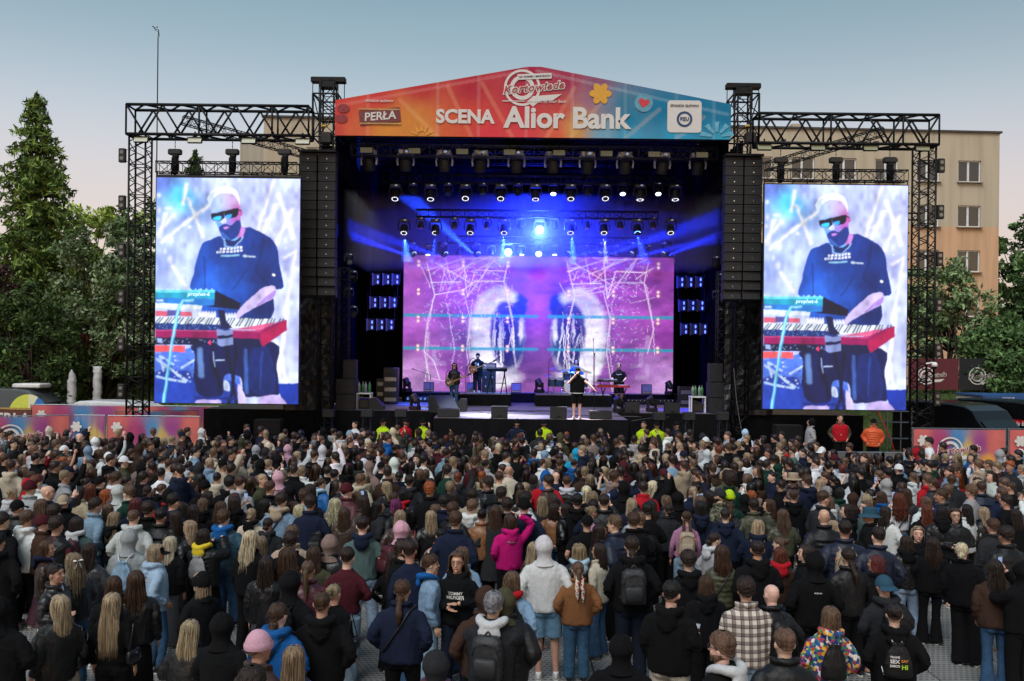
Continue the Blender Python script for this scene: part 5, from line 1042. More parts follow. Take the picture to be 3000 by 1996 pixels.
def limb(b, pts, rs, n=12, k=4):
    P3 = cmr([tuple(p) for p in pts], k, False); R3 = np.interp(np.linspace(0, 1, len(P3)), np.linspace(0, 1, len(rs)), rs); b.tube(P3, list(R3), n)
def hand(b, e, w, s, grip=.55):
    e, w = Vector(e), Vector(w); d = (w - e).normalized(); side = Vector((s, 0, 0)); fw = (Vector((0, 1, 0)) - d * d.y); fw = fw.normalized() if fw.length > .2 else Vector((0, 0, 1)); pn = -side   # palm faces inwards
    c = w + d * .055; q = Matrix((d, fw, d.cross(fw))).transposed(); b.ball(c, (.05, .042, .018), 10, 6, rot=q)
    for i, (o, ln) in enumerate(((-.032, .055), (-.011, .068), (.011, .074), (.032, .066))):
        p0 = w + d * .085 + fw * o; p1 = p0 + (d * (1 - grip * .5) + pn * grip * .6) * ln * .55; p2 = p1 + (d * (1 - grip) + pn * grip) * ln * .5; b.tube([p0 - d * .03, p0, p1, p2], [.0085, .0088, .0082, .007], 6)
    t0 = w + d * .03 + fw * .034; b.tube([t0 - fw * .012, t0 + fw * .012 + d * .02, t0 + fw * .02 + d * .05 + pn * .018], [.011, .0105, .0085], 6)
BODY = {}
def body_mesh(pose, stance):
    k = (pose, stance)
    if k in BODY: return BODY[k]
    b = MB(); b.loft([((0, 0, .83), .13, .085), ((0, 0, .95), .155, .105), ((0, 0, 1.08), .135, .095), ((0, .005, 1.25), .155, .105), ((0, 0, 1.37), .165, .095), ((0, -.01, 1.44), .11, .07), ((0, -.012, 1.48), .058, .058), ((0, .0, 1.56), .055, .06)], 16)
    if stance == 's':
        for i, v in enumerate(b.v): pass
    b.loft([((0, y, z), rx, ry) for z, y, rx, ry in HEADR], 20)
    b.tube([(0, .095, 1.66), (0, .103, 1.635), (0, .116, 1.612), (0, .095, 1.603)], [.009, .012, .016, .008], 8); b.ball((0, .088, 1.682), (.05, .012, .008), 10, 6); b.ball((0, .095, 1.573), (.024, .012, .009), 10, 6); b.ball((0, .083, 1.54), (.024, .018, .018), 8, 6)
    for s in (-1, 1):
        b.ball((s * .08, -.008, 1.63), (.012, .02, .032), 8, 6); b.ball((s * .046, .062, 1.61), (.022, .02, .022), 8, 6)
    for (e, w_), s in zip(POSES[pose], (1, -1)):
        limb(b, [(s * .125, 0, 1.385), (s * .175, -.005, 1.325), e, w_], [.045, .05, .042, .037, .028]); hand(b, e, w_, s, .25 if pose in ('down', 'pocket') else .6)
    for hp, kn, an in STANCE[stance]:
        limb(b, [hp, kn, an], [.085, .074, .058, .056, .04, .036]); b.ball((an[0], an[1] + .07, .05), (.04, .12, .04), 8, 6)
    me = remesh(b, .0075, 1, .2, 'body'); col = np.ones((len(me.vertices), 4), 'f'); co = np.zeros(len(me.vertices) * 3, 'f'); me.vertices.foreach_get('co', co); co = co.reshape(-1, 3); x, y, z = np.abs(co[:, 0]), co[:, 1], co[:, 2]
    f = y > .045
    col[f & (z > 1.562) & (z < 1.584) & (x < .026), :3] = (.8, .42, .42); col[f & (np.abs(z - 1.648) < .006) & (np.abs(x - .034) < .014), :3] = (.2, .15, .14); col[f & (np.abs(z - 1.675) < .006) & (np.abs(x - .036) < .022), :3] = (.35, .26, .2)
    col[f & (np.abs(z - 1.612) < .014) & (np.abs(x - .048) < .016), :3] = (1.0, .84, .8); col[(x > .2) & (z < 1.0), :3] = (1, .88, .85)
    a = me.color_attributes.new('Col', 'FLOAT_COLOR', 'POINT'); a.data.foreach_set('color', col.ravel()); me.materials.append(SKIN); BODY[k] = me; return me
def skin_material():
    m = mat('skin', attr='Col', rough=.5, var=.12, scale=22, bump=.08, bscale=90, spec=.4); n, l = m.node_tree.nodes, m.node_tree.links; b = n['Principled BSDF']; src = b.inputs['Base Color'].links[0].from_socket
    oi = n.new('ShaderNodeObjectInfo'); mx = n.new('ShaderNodeVectorMath'); mx.operation = 'MULTIPLY'; l.new(src, mx.inputs[0]); l.new(oi.outputs['Color'], mx.inputs[1]); l.new(mx.outputs[0], b.inputs['Base Color']); return m
SKIN = skin_material()
CLOTH = mat('cotton', objcol=True, rough=.92, var=.12, scale=45, bump=.35, bscale=14, spec=.15); DENIM = mat('denim', objcol=True, rough=.9, var=.22, scale=14, bump=.3, bscale=20, spec=.15); LEATH = mat('leather', objcol=True, rough=.4, var=.2, scale=10, bump=.6, bscale=13, spec=.5); NYLON = mat('nylon', objcol=True, rough=.55, var=.2, scale=7, bump=.5, bscale=12, spec=.35)
HAIR = mat('hair', objcol=True, rough=.45, var=.7, scale=26, stretch=(1.6, 1.6, .13), bump=.8, bscale=60, spec=.3)
def plaid_material():
    m = mat('plaid', C('#c9beb2'), .9, var=.1, bump=.4, bscale=12); n, l = m.node_tree.nodes, m.node_tree.links; b = n['Principled BSDF']; tc = n.new('ShaderNodeTexCoord'); sp = n.new('ShaderNodeSeparateXYZ'); l.new(tc.outputs['Object'], sp.inputs[0]); prev = None
    for ax, k in ((0, 1), (2, 1)):
        for per, wd, c in ((.085, .48, '#3b2426'), (.085, .1, '#1a1012')):
            q = n.new('ShaderNodeMath'); q.operation = 'MULTIPLY'; l.new(sp.outputs[ax], q.inputs[0]); q.inputs[1].default_value = 1 / per; fr = n.new('ShaderNodeMath'); fr.operation = 'FRACT'; l.new(q.outputs[0], fr.inputs[0])
            lt = n.new('ShaderNodeMath'); lt.operation = 'LESS_THAN'; l.new(fr.outputs[0], lt.inputs[0]); lt.inputs[1].default_value = wd; f2 = n.new('ShaderNodeMath'); f2.operation = 'MULTIPLY'; l.new(lt.outputs[0], f2.inputs[0]); f2.inputs[1].default_value = .62
            mx = n.new('ShaderNodeMix'); mx.data_type = 'RGBA'; l.new(f2.outputs[0], mx.inputs[0]); mx.inputs[7].default_value = C(c)
            if prev: l.new(prev, mx.inputs[6])
            else: mx.inputs[6].default_value = C('#c9beb2')
            prev = mx.outputs[2]
    l.new(prev, b.inputs['Base Color']); return m
def patch_material(name, cols, scale, kind='vor'):
    m = mat(name, C(cols[0]), .88, var=.1, bump=.4, bscale=12); n, l = m.node_tree.nodes, m.node_tree.links; b = n['Principled BSDF']; tc = n.new('ShaderNodeTexCoord')
    t = n.new('ShaderNodeTexVoronoi') if kind == 'vor' else n.new('ShaderNodeTexNoise'); t.inputs['Scale'].default_value = scale; l.new(tc.outputs['Object'], t.inputs['Vector']); rp = n.new('ShaderNodeValToRGB'); rp.color_ramp.interpolation = 'CONSTANT'
    if kind == 'vor': s = n.new('ShaderNodeSeparateColor'); l.new(t.outputs['Color'], s.inputs[0]); l.new(s.outputs[0], rp.inputs[0])
    else: l.new(t.outputs[0], rp.inputs[0])
    while len(rp.color_ramp.elements) < len(cols): rp.color_ramp.elements.new(.5)
    for i, c in enumerate(cols): e = rp.color_ramp.elements[i]; e.position = (i / len(cols)) if kind == 'vor' else .3 + .4 * i / len(cols); e.color = C(c)
    l.new(rp.outputs[0], b.inputs['Base Color']); return m
SPECIAL = {'plaid': plaid_material(), 'camo': patch_material('camouflage', ['#2a2c22', '#4a4c3a', '#6a6a56', '#1c1e18', '#54563f'], 9, 'noise'), 'aztec': patch_material('woven_pattern', ['#c8c4b8', '#c04a2c', '#1f2a44', '#2c6a58', '#b8b4aa', '#1a1a20', '#c86a3c'], 22), 'print': patch_material('colour_print', ['#1c3f74', '#b8402c', '#c89a2c', '#1f2f58', '#2c7a5a', '#8a2c5a', '#c8c0b0', '#1c4f8a'], 26), 'tiedye': patch_material('tie_dye', ['#15151a', '#c8c8c8', '#15151a', '#b8bac0'], 7, 'noise')}
TOPS = {}
def fold(seed, amp):
    def f(p):
        n1 = noise.noise(Vector((p.x * 5 + p.z * 3, p.y * 5, p.z * 9 - abs(p.x) * 6 + seed))); n2 = noise.noise(Vector((p.x * 9 - p.z * 5 + seed, p.y * 9, p.z * 15 + abs(p.x) * 10)))
        a = max(0, 1 - abs(n1) * 3) ** 2 + .6 * max(0, 1 - abs(n2) * 3) ** 2 - .4 + .5 * n1
        s = math.sin(p.z * 70 + 6 * n1) * max(0, 1 - abs(p.z - 1.0) / .14) * .5
        e = math.sin(p.z * 80 + p.x * 20 + 4 * n2) * max(0, 1 - abs(p.z - 1.13) / .1) * (.7 if abs(p.x) > .19 else 0); return amp * (a + s + e)
    return f
def top_mesh(kind, pose):
    k = (kind, pose)
    if k in TOPS: return TOPS[k]
    b = MB(); G = {'hoodie': (1.0, .86, 1), 'hooded': (1.0, .86, 1), 'jacket': (1.02, .86, 1), 'leather': (1.04, .9, 1), 'puffer': (1.12, .84, 1), 'tee': (.93, .88, .9), 'coat': (1.06, .52, 1), 'slim': (.86, .93, .86), 'vest': (1.06, .9, 1), 'safety': (1.1, .9, 1), 'crop': (.84, 1.08, .8), 'dress': (.9, .3, .9)}[kind]; g, hem, sg = G
    rr = [(hem, .2, .145), (hem + .04, .208, .152), (1.05, .205, .15), (1.2, .213, .15), (1.32, .218, .142), (1.39, .2, .125), (1.44, .145, .1), (1.475, .092, .084), (1.5, .078, .08)]
    if kind in ('coat', 'dress'): rr = [(hem, .23, .18), (.75, .215, .16), (.95, .195, .15)] + rr[2:]
    if kind in ('slim', 'crop', 'dress'): rr = [(z, rx * (.9 if 1.0 < z < 1.15 else 1), ry) for z, rx, ry in rr]
    b.loft([((0, -.005, z), rx * (1.09 if z < 1.42 else 1.03) * (g if z < 1.4 else 1 + (g - 1) * .5), ry * 1.04 * (g if z < 1.4 else 1)) for z, rx, ry in rr], 24)
    if kind == 'puffer' or kind == 'vest':
        z = hem + .04
        while z < 1.38: b.loft([((0, -.005, z - .035), .19 * g, .135 * g), ((0, -.005, z - .012), .222 * g, .164 * g), ((0, -.005, z + .012), .222 * g, .164 * g), ((0, -.005, z + .035), .19 * g, .135 * g)], 24); z += .075
    if kind == 'hoodie':      # hood lying on the back
        pts = [(-.06, .075, 1.455), (-.1, .03, 1.485), (-.115, -.05, 1.5), (-.07, -.12, 1.49), (0, -.145, 1.475), (.07, -.12, 1.49), (.115, -.05, 1.5), (.1, .03, 1.485), (.06, .075, 1.455)]; limb(b, pts, [.025, .035, .042, .05, .055, .05, .042, .035, .025], 10, 3)
        b.ball((0, -.145, 1.4), (.105, .05, .1), 12, 8); b.ball((0, -.16, 1.35), (.06, .035, .07), 10, 6)
        b.loft([((0, -.005, hem - .012), .21, .148), ((0, -.005, hem + .05), .212, .15)], 24)
    if kind in ('jacket', 'leather', 'coat', 'puffer'):
        limb(b, [(-.03, .1, 1.44), (-.085, .05, 1.49), (-.095, -.04, 1.51), (0, -.095, 1.515), (.095, -.04, 1.51), (.085, .05, 1.49), (.03, .1, 1.44)], [.018, .024, .026, .028, .026, .024, .018], 8, 3)
    if kind == 'leather': b.loft([((0, -.005, hem - .02), .205, .15), ((0, -.005, hem + .02), .215, .158)], 24)
    if kind not in ('vest', 'crop', 'safety'):
        for (e, w_), s in zip(POSES[pose], (1, -1)):
            e, w_ = Vector(e), Vector(w_); sh = Vector((s * .125, -.005, 1.385)); s2 = Vector((s * .203 * (.5 + .5 * g), -.008, 1.325)); r = {'puffer': .09, 'coat': .08, 'leather': .077, 'jacket': .076, 'slim': .058, 'dress': .058}.get(kind, .076)
            if kind == 'tee': e2 = s2.lerp(e, .72); limb(b, [sh, s2, e2], [.05, .072, .074, .072], 12)
            else:
                wr = e.lerp(w_, .93); limb(b, [sh, s2, e, wr], [.05, r * .98, r * .9, r * .8, r * .66], 12)
                if kind == 'puffer':
                    for t in (.15, .35, .55, .75, .95): p = s2.lerp(e, t); b.ball(p, r * 1.08, 10, 6)
                    for t in (.25, .5, .75): p = e.lerp(wr, t); b.ball(p, r * .92, 10, 6)
    me = remesh(b, .0135, 3 if kind != 'puffer' else 2, .45, 'top', fold(sum(map(ord, kind + pose)) % 50, {'slim': .004, 'crop': .003, 'puffer': .004, 'tee': .007}.get(kind, .0085))); TOPS[k] = me; return me
PANTS = {}
def pants_mesh(kind, stance):
    k = (kind, stance)
    if k in PANTS: return PANTS[k]
    b = MB(); rs = {'straight': [.11, .107, .093, .088, .084, .082], 'wide': [.108, .104, .1, .105, .115, .125], 'skinny': [.106, .096, .073, .068, .055, .052], 'flare': [.1, .09, .068, .07, .09, .12], 'shorts': [.108, .106, .104, .102], 'skirt': []}[kind]
    b.loft([((0, 0, .8), .13, .1), ((0, -.005, .88), .178, .128), ((0, -.005, .95), .178, .128), ((0, 0, 1.03), .155, .11)], 20)
    for s, (hp, kn, an) in zip((1, -1), STANCE[stance]):
        if kind == 'shorts': limb(b, [hp, Vector(hp).lerp(Vector(kn), .9)], rs, 14)
        elif kind != 'skirt': limb(b, [hp, kn, (an[0], an[1], .04 if kind in ('wide', 'flare') else .07)], rs, 14, 6)
        b.ball((s * .075, -.05, .86), (.085, .085, .1), 12, 8)
    if kind == 'skirt': b.loft([((0, 0, .25), .2, .2), ((0, 0, .6), .19, .17), ((0, 0, .85), .178, .14)], 20)
    def f(p):
        q = noise.noise(Vector((p.x * 6, p.y * 6, p.z * 9))) + .5 * noise.noise(Vector((p.x * 15, p.y * 15, p.z * 22))); z = max(0, 1 - abs(p.z - .47) / .1) + max(0, 1 - abs(p.z - .12) / .1) + max(0, 1 - abs(p.z - .8) / .07) * .6; return .005 * q + .004 * z * math.sin(p.z * 95 + p.x * 9)
    me = remesh(b, .013, 2, .45, 'trousers', f); PANTS[k] = me; return me
def shoe_mesh():
    b = MB(); b.loft([((0, .04, .0), .045, .13), ((0, .04, .028), .046, .132)], 14); b.loft([((0, .04, .03), .042, .125), ((0, .035, .055), .04, .118), ((0, -.0, .085), .036, .075), ((0, -.025, .11), .034, .045)], 14, mi=1); return b.mesh('shoe', [mat('sole', C('#b5b5b0'), .7), NYLON], True)
SHOE = shoe_mesh()
# hair and headwear, fitted to the shared head
HC = Vector((0, -.004, 1.645)); HRX, HRY, HRZ = .077, .099, .108
def polar(rows, n, pos, keep=None, close=True):
    vs = [pos(j / (rows - 1), -math.pi + 2 * math.pi * i / n) for j in range(rows) for i in range(n)]; fs = []
    for j in range(rows - 1):
        for i in range(n):
            f = -math.pi + 2 * math.pi * (i + .5) / n; t = (j + .5) / (rows - 1)
            if keep and not keep(t, f): continue
            fs.append((j * n + i, j * n + (i + 1) % n, (j + 1) * n + (i + 1) % n, (j + 1) * n + i))
    b = MB(); b.add(vs, fs); return b
HZ_ = [q[0] for q in HEADR]
def skull(th, f, off):
    z = 1.645 + .104 * math.cos(th); yc, rx, ry = (float(np.interp(z, HZ_, [q[i] for q in HEADR])) for i in (1, 2, 3)); d = Vector((math.sin(th) * math.sin(f), math.sin(th) * math.cos(f), math.cos(th)))
    if z < 1.62 and math.cos(f) < 0: ry = max(ry, .098 - (1.62 - z) * .35); yc = min(yc, .0)
    return Vector((rx * math.sin(f), yc + ry * math.cos(f), z)) + d * off, d
def shell(off, top, th_side, th_front, th_back, amp, freq, rows=22, n=44, add=None, side=1.0):
    def lim(f): c = math.cos(f); return R(th_front * max(0, c) ** 1.2 + th_back * max(0, -c) ** 1.2 + th_side * (1 - abs(c) ** 1.2))
    def pos(t, f):
        th = max(t, .001) * lim(f); q, d = skull(th, f, 0); nz = noise.noise(d * freq + Vector((3, 1, 7))) + .5 * noise.noise(d * freq * 2.3); o_ = off * (side if d.z < .35 else 1) + top * max(0, d.z) ** 1.5 + amp * nz * (.4 + .6 * min(1, t * 3))
        if t > .97: o_ = -.006
        return q + d * max(o_, .004 if t <= .97 else -.006)
    b = polar(rows, n, pos)
    if add: add(b)
    return b.mesh('hair', [HAIR], True)
def hang(zt, rx, ry, yc, wave=0., ridge=.05, opening=70, rows=34, n=72, vol=1.14, jag=.03):
    def pos(t, f):
        rg = 1 + ridge * noise.noise(Vector((math.sin(f) * 9, math.cos(f) * 9, t * 1.2))) + ridge * .6 * noise.noise(Vector((math.sin(f) * 24, math.cos(f) * 24, t * 2)))
        if t < .4:
            th = max(t, .002) / .4 * R(98); d = Vector((math.sin(th) * math.sin(f), math.sin(th) * math.cos(f), math.cos(th))); part = -.005 * math.exp(-(d.x / .08) ** 2) if d.z > .4 else 0
            q, d = skull(th, f, 0); return q + d * ((vol - 1) * .13 + .004 + part + (rg - 1) * .09 * min(1, t * 5))
        u = (t - .4) / .6; z0 = HC.z - .02; e = jag * noise.noise(Vector((math.sin(f) * 14, math.cos(f) * 14, 5))); z = z0 + (zt + e - z0) * u; s = min(1, u * 2.2); s = s * s * (3 - 2 * s)
        X0, Y0 = .077 + (vol - 1) * .13 + .004, .098 + (vol - 1) * .13 + .004; a = X0 + (rx - X0) * s; c = Y0 + (ry - Y0) * s; w_ = wave * math.sin(u * 22 + 3 * noise.noise(Vector((math.sin(f) * 4, math.cos(f) * 4, 2)))) * s; rg += w_; tp = 1 - .25 * max(0, u - .75) * 4 * .6
        return Vector((math.sin(f) * a * rg * tp, HC.y + (yc) * s + math.cos(f) * c * rg, z))
    def keep(t, f):
        a = abs(math.degrees(f)); return t < .17 or a > opening * min(1, (t - .13) / .1) if t < .4 else a > opening + (25 if t > .62 else 0)
    b = polar(rows, n, pos, keep); g = random.Random(int(zt * 1000 + wave * 100))
    for k in range(120):                                   # loose locks over the surface
        f0 = g.choice((-1, 1)) * R(g.uniform(opening + 28, 180)); t0 = g.uniform(.1, .6); dr = g.uniform(-.12, .12); pts = []; rs = []; m = 7; ext = g.uniform(-.02, .05); lift = g.uniform(.001, .009)
        for j in range(m):
            t = t0 + (1 - t0) * j / (m - 1); p_ = pos(min(t, .999), f0 + dr * j / m); c_ = Vector((0, HC.y + (yc if t > .6 else 0), p_.z)); q = p_ + (p_ - c_).normalized() * lift * (1 + j * .15)
            if j == m - 1: q.z -= ext; q += Vector((g.uniform(-.014, .014), g.uniform(-.006, .012) * -1, 0))
            pts.append(q); rs.append(.0042 if 0 < j < m - 1 else .0015)
        b.tube(pts, rs, 4)
    return b.mesh('hair', [HAIR], True)
def tail(b, pts, rs, n=14):
    P3 = cmr(pts, 5, False); R3 = np.interp(np.linspace(0, 1, len(P3)), np.linspace(0, 1, len(rs)), rs); o = len(b.v); b.tube(P3, list(R3), n)
    for i in range(o, len(b.v)):
        k = (i - o) % n; v = Vector(b.v[i]); c = Vector(P3[min((i - o) // n, len(P3) - 1)]); b.v[i] = tuple(c + (v - c) * (1 + .18 * math.sin(k * 2.7) + .1 * noise.noise(v * 30)))
def blob(b, c, r, amp=.012, fr=30):
    o = len(b.v); b.ball(c, r, 14, 10); c = Vector(c)
    for i in range(o, len(b.v)): v = Vector(b.v[i]); d = (v - c).normalized(); b.v[i] = tuple(v + d * amp * noise.noise(v * fr))
HAIRS = {}
def hair_mesh(s):
    if s in HAIRS: return HAIRS[s]
    if s == 'ls': m = hang(1.2, .105, .055, -.075)
    elif s == 'lx': m = hang(1.05, .11, .05, -.085, ridge=.06)
    elif s == 'lw': m = hang(1.22, .125, .075, -.07, wave=.07, ridge=.1, jag=.06, vol=1.18)
    elif s == 'lc': m = hang(1.27, .14, .1, -.05, wave=.16, ridge=.2, jag=.05, vol=1.26)
    elif s == 'bob': m = hang(1.44, .112, .092, -.02, ridge=.06, vol=1.18)
    elif s == 'sh': m = shell(.013, .024, 92, 55, 126, .013, 20, 28, 60)
    elif s == 'fd': m = shell(.009, .026, 88, 52, 116, .007, 16, side=.6)
    elif s == 'bz': m = shell(.0065, .003, 92, 55, 124, .001, 20)
    elif s == 'mc': m = shell(.018, .028, 88, 52, 122, .016, 24, 28, 60)
    elif s == 'cu': m = shell(.055, .03, 108, 50, 128, .03, 18, 34, 72)
    elif s == 'pt': m = shell(.009, .004, 92, 52, 118, .004, 30, add=lambda b: (blob(b, (0, -.115, 1.66), (.03, .03, .03)), tail(b, [(0, -.11, 1.67), (0, -.16, 1.65), (0, -.175, 1.55), (0, -.165, 1.42), (0, -.16, 1.28)], [.02, .034, .036, .03, .008])))
    elif s == 'lp': m = shell(.012, .006, 95, 52, 120, .006, 26, add=lambda b: (blob(b, (0, -.09, 1.56), (.05, .035, .05)), tail(b, [(0, -.09, 1.56), (0, -.125, 1.5), (.01, -.17, 1.42), (.01, -.185, 1.3)], [.035, .03, .036, .01])))
    elif s == 'bun': m = shell(.009, .004, 92, 52, 118, .005, 30, add=lambda b: blob(b, (.005, -.105, 1.70), (.05, .045, .045), .02, 40))
    elif s == 'lbun': m = shell(.01, .005, 92, 52, 118, .006, 26, add=lambda b: blob(b, (0, -.115, 1.6), (.05, .042, .05), .022, 36))
    elif s == 'br': m = shell(.009, .004, 92, 52, 118, .005, 30, add=lambda b: [tail(b, [(k * .05, -.09, 1.6), (k * .06, -.13, 1.52), (k * .06, -.175, 1.42), (k * .06, -.18, 1.3)], [.024, .026, .03, .012]) for k in (-1, 1)])
    HAIRS[s] = m; return m
def hood_up():
    def pos(t, f):
        nz = noise.noise(Vector((math.sin(f) * 2.5, math.cos(f) * 2.5, t * 4))) + .5 * noise.noise(Vector((math.sin(f) * 6, math.cos(f) * 6, t * 10)))
        if t < .5:
            th = max(t, .002) / .5 * R(98); d = Vector((math.sin(th) * math.sin(f), math.sin(th) * math.cos(f), math.cos(th))); q = HC + Vector((d.x * .112, d.y * .128 - .012, d.z * .128 - .02 * max(0, d.y) * d.z)); q += d * .009 * nz
            if d.z > .7: q += Vector((0, -.02, .016)) * (d.z - .7) / .3
            return q
        u = (t - .5) / .5; a = .112 - .034 * math.sin(u * 3.1) + .018 * u * u; c = .128 - .03 * math.sin(u * 3.1) - .012 * u; return Vector((math.sin(f) * a * (1 + .05 * nz), HC.y - .012 - .02 * u + math.cos(f) * c * (1 + .05 * nz), HC.z - .015 - .2 * u))
    def keep(t, f):
        a = abs(math.degrees(f)); return t < .24 or a > (34 * min(1, (t - .24) / .06) if t < .8 else 30)
    return polar(30, 48, pos, keep).mesh('hood', [CLOTH], True)
HOOD = hood_up()
def cap_mesh():
    b = polar(14, 32, lambda t, f: HC + Vector((math.sin(t * R(88)) * math.sin(f) * .096, math.sin(t * R(88)) * math.cos(f) * .116, math.cos(t * R(88)) * .124 + .0)))
    n = 16; vs = []
    for k, (r0, dz) in enumerate(((.0, 0), (.085, -.022))):
        for i in range(n + 1): a = R(-62 + 124 * i / n); vs.append((math.sin(a) * (.094 + r0 * .25), HC.y + math.cos(a) * .114 + r0 * math.cos(a) ** .5 * 1.0, HC.z + .012 + dz * (1 + .4 * abs(math.sin(a)))))
    b.add(vs, [(i, i + 1, n + 2 + i, n + 1 + i) for i in range(n)]); b.add([(v[0], v[1], v[2] - .006) for v in vs], [(n + 1 + i, n + 2 + i, i + 1, i) for i in range(n)]); b.ball((0, HC.y, HC.z + .125), (.01, .01, .006), 8, 4); return b.mesh('cap', [CLOTH], True)
def beanie_mesh():
    b = polar(20, 64, lambda t, f: HC + Vector((math.sin(f), math.cos(f) * 1.2, 0)) * (.098 * math.sin(max(t, .001) * R(92)) * (1 + .025 * math.cos(f * 32))) + Vector((0, -.015 * (1 - t), math.cos(t * R(92)) * .145 + .005)))
    b2 = polar(6, 64, lambda t, f: HC + Vector((math.sin(f), math.cos(f) * 1.18, 0)) * (.101 + .006 * math.sin(t * 3.14)) * (1 + .02 * math.cos(f * 32)) + Vector((0, 0, .05 - .06 * t))); b.add(b2.v, b2.f); return b.mesh('beanie', [CLOTH], True)
def bucket_mesh(brim=.06, drop=.05, crown=.135):
    b = polar(12, 32, lambda t, f: HC + Vector((math.sin(f), math.cos(f) * 1.15, 0)) * (.0 + .092 * min(1, t * 2.2) + .008 * t) + Vector((0, 0, crown if t < .46 else crown - (t - .46) / .54 * (crown - .035))))
    b2 = polar(4, 32, lambda t, f: HC + Vector((math.sin(f), math.cos(f) * 1.12, 0)) * (.1 + brim * t) + Vector((0, 0, .036 - drop * t))); b.add(b2.v, b2.f); return b.mesh('hat', [CLOTH], True)
CAPM, BEAN, BUCK, FEDO = cap_mesh(), beanie_mesh(), bucket_mesh(), bucket_mesh(.075, .015, .14)
def glasses_mesh(up=False, dark=True):
    b = MB(); z, y = (1.65, .103) if not up else (1.735, .062); ti = 0 if not up else -.5
    for s in (-1, 1):
        n = 14; vs = [(s * .035 + .027 * math.cos(2 * math.pi * i / n), y - .3 * (abs(s * .035 + .027 * math.cos(2 * math.pi * i / n))) ** 1.6 * .9, z + .022 * math.sin(2 * math.pi * i / n)) for i in range(n)]
        if dark: b.add(vs, [tuple(range(n))], 1)
        b.tube(vs + [vs[0]], .003, 5); b.tube([(s * .062, y - .02, z + .006), (s * .084, y - .06, z + .006), (s * .085, -.01, z - (.01 if not up else .03))], .003, 5)
    b.tube([(-.01, y, z + .004), (.01, y, z + .004)], .003, 5); return b.mesh('glasses', [BLKP, GLASSD])
GLS, GLD, GLU = glasses_mesh(dark=False), glasses_mesh(), glasses_mesh(True)
def bow_mesh():
    b = MB()
    for s in (-1, 1): b.loft([((0, -.12, 1.68), .012, .012), ((s * .04, -.13, 1.69), .012, .032, Matrix.Rotation(R(90), 3, 'Y')), ((s * .06, -.125, 1.685), .01, .03, Matrix.Rotation(R(90), 3, 'Y'))], 8); b.prism([(s * .005, 1.68), (s * .03, 1.58), (s * .055, 1.59)], .006, Matrix.Translation((0, -.135, 0)))
    return b.mesh('bow', [WHT], True)
BOW = bow_mesh()
HAIRC = {'bk': ('black', '#15110f'), 'db': ('dark brown', '#251a15'), 'br': ('brown', '#3d2a1d'), 'lb': ('light brown', '#574233'), 'bl': ('blonde', '#8c7a62'), 'pl': ('platinum blonde', '#b3a78b'), 'rd': ('red', '#63321f'), 'og': ('orange', '#85441f'), 'dr': ('dark red', '#4a1c1e'), 'gy': ('grey', '#77777a'), 'mg': ('magenta', '#5a1c48'), 'ab': ('ash blonde', '#76654f'), 'au': ('auburn', '#54281a')}
TOPC = {'bk': ('black', '#0d0d0f'), 'ck': ('charcoal', '#26272a'), 'nv': ('navy', '#161d30'), 'gy': ('grey', '#909294'), 'lg': ('light grey', '#b4b6b8'), 'wh': ('white', '#cfd1d3'), 'cr': ('cream', '#b8ac98'), 'bg': ('beige', '#9c8b76'), 'tn': ('tan', '#7a5234'), 'bn': ('brown', '#38271f'), 'ol': ('olive', '#424130'), 'gr': ('green', '#1c5a36'), 'dg': ('dark green', '#16332a'), 'tl': ('grey green', '#4a5f5c'), 'lt': ('light blue', '#9ab5c6'), 'dn': ('light denim', '#7590a6'), 'bu': ('blue', '#16508c'), 'cy': ('cyan', '#1c8fb0'), 'rd': ('red', '#a31823'), 'bd': ('burgundy', '#451a22'), 'pk': ('pink', '#c296a6'), 'lp': ('lilac pink', '#9a6d88'), 'mg': ('magenta', '#a8125f'), 'or': ('orange', '#d2572c'), 'tp': ('taupe', '#78675f'), 'yl': ('yellow', '#c8b030'), 'pt': ('patterned', '#ffffff'), 'tq': ('teal', '#2a4a5c'), 'hv': ('fluorescent yellow', '#a8c81e')}
BOTC = {'bk': ('black', '#0d0d0f'), 'nv': ('navy', '#141a28'), 'jn': ('blue jeans', '#33506c'), 'lj': ('light jeans', '#7d92a6'), 'gy': ('grey', '#4a4d50'), 'bg': ('beige', '#a39a8b'), 'pl': ('plum', '#4a3038'), 'dn': ('denim', '#5c7a92'), 'lg': ('light grey', '#8a8c8e')}
SKINS = ['#c49a84', '#b98c76', '#cda58f', '#a87c66', '#d0ab96', '#bb917c']
KINDN = {'hoodie': 'hoodie', 'hooded': 'hoodie', 'jacket': 'jacket', 'leather': 'leather jacket', 'puffer': 'puffer jacket', 'tee': 'T-shirt', 'coat': 'long coat', 'slim': 'sweater', 'vest': 'padded vest', 'crop': 'crop top', 'dress': 'dress'}
HAIRN = {'ls': 'long straight {} hair', 'lx': 'very long {} hair', 'lw': 'long wavy {} hair', 'lc': 'long curly {} hair', 'bob': '{} bob', 'sh': 'short {} hair', 'fd': 'faded {} haircut', 'bz': '{} buzz cut', 'mc': 'short curly {} hair', 'cu': 'big curly {} hair', 'pt': '{} ponytail', 'lp': 'low {} ponytail', 'bun': '{} bun', 'lbun': 'low {} bun', 'br': '{} braids', 'bd': 'bald head'}
TMESH = {}
def with_mat(me, m, key):
    k = (me.name, key)
    if k not in TMESH:
        q = me.copy(); q.materials.clear(); q.materials.append(m); TMESH[k] = q
    return TMESH[k]
def part(name, me, parent, col=None, loc=None, rz=None):
    o = obj(name, me, parent, loc, rz)
    if col is not None: o.color = col if len(col) == 4 else tuple(col) + (1,)
    return o
def vary(c, g, a=.14): k = 1 + g.uniform(-a, a); return tuple(min(1, q * k * (1 + g.uniform(-.04, .04))) for q in c[:3]) + (1,)
BACKBVH = {}
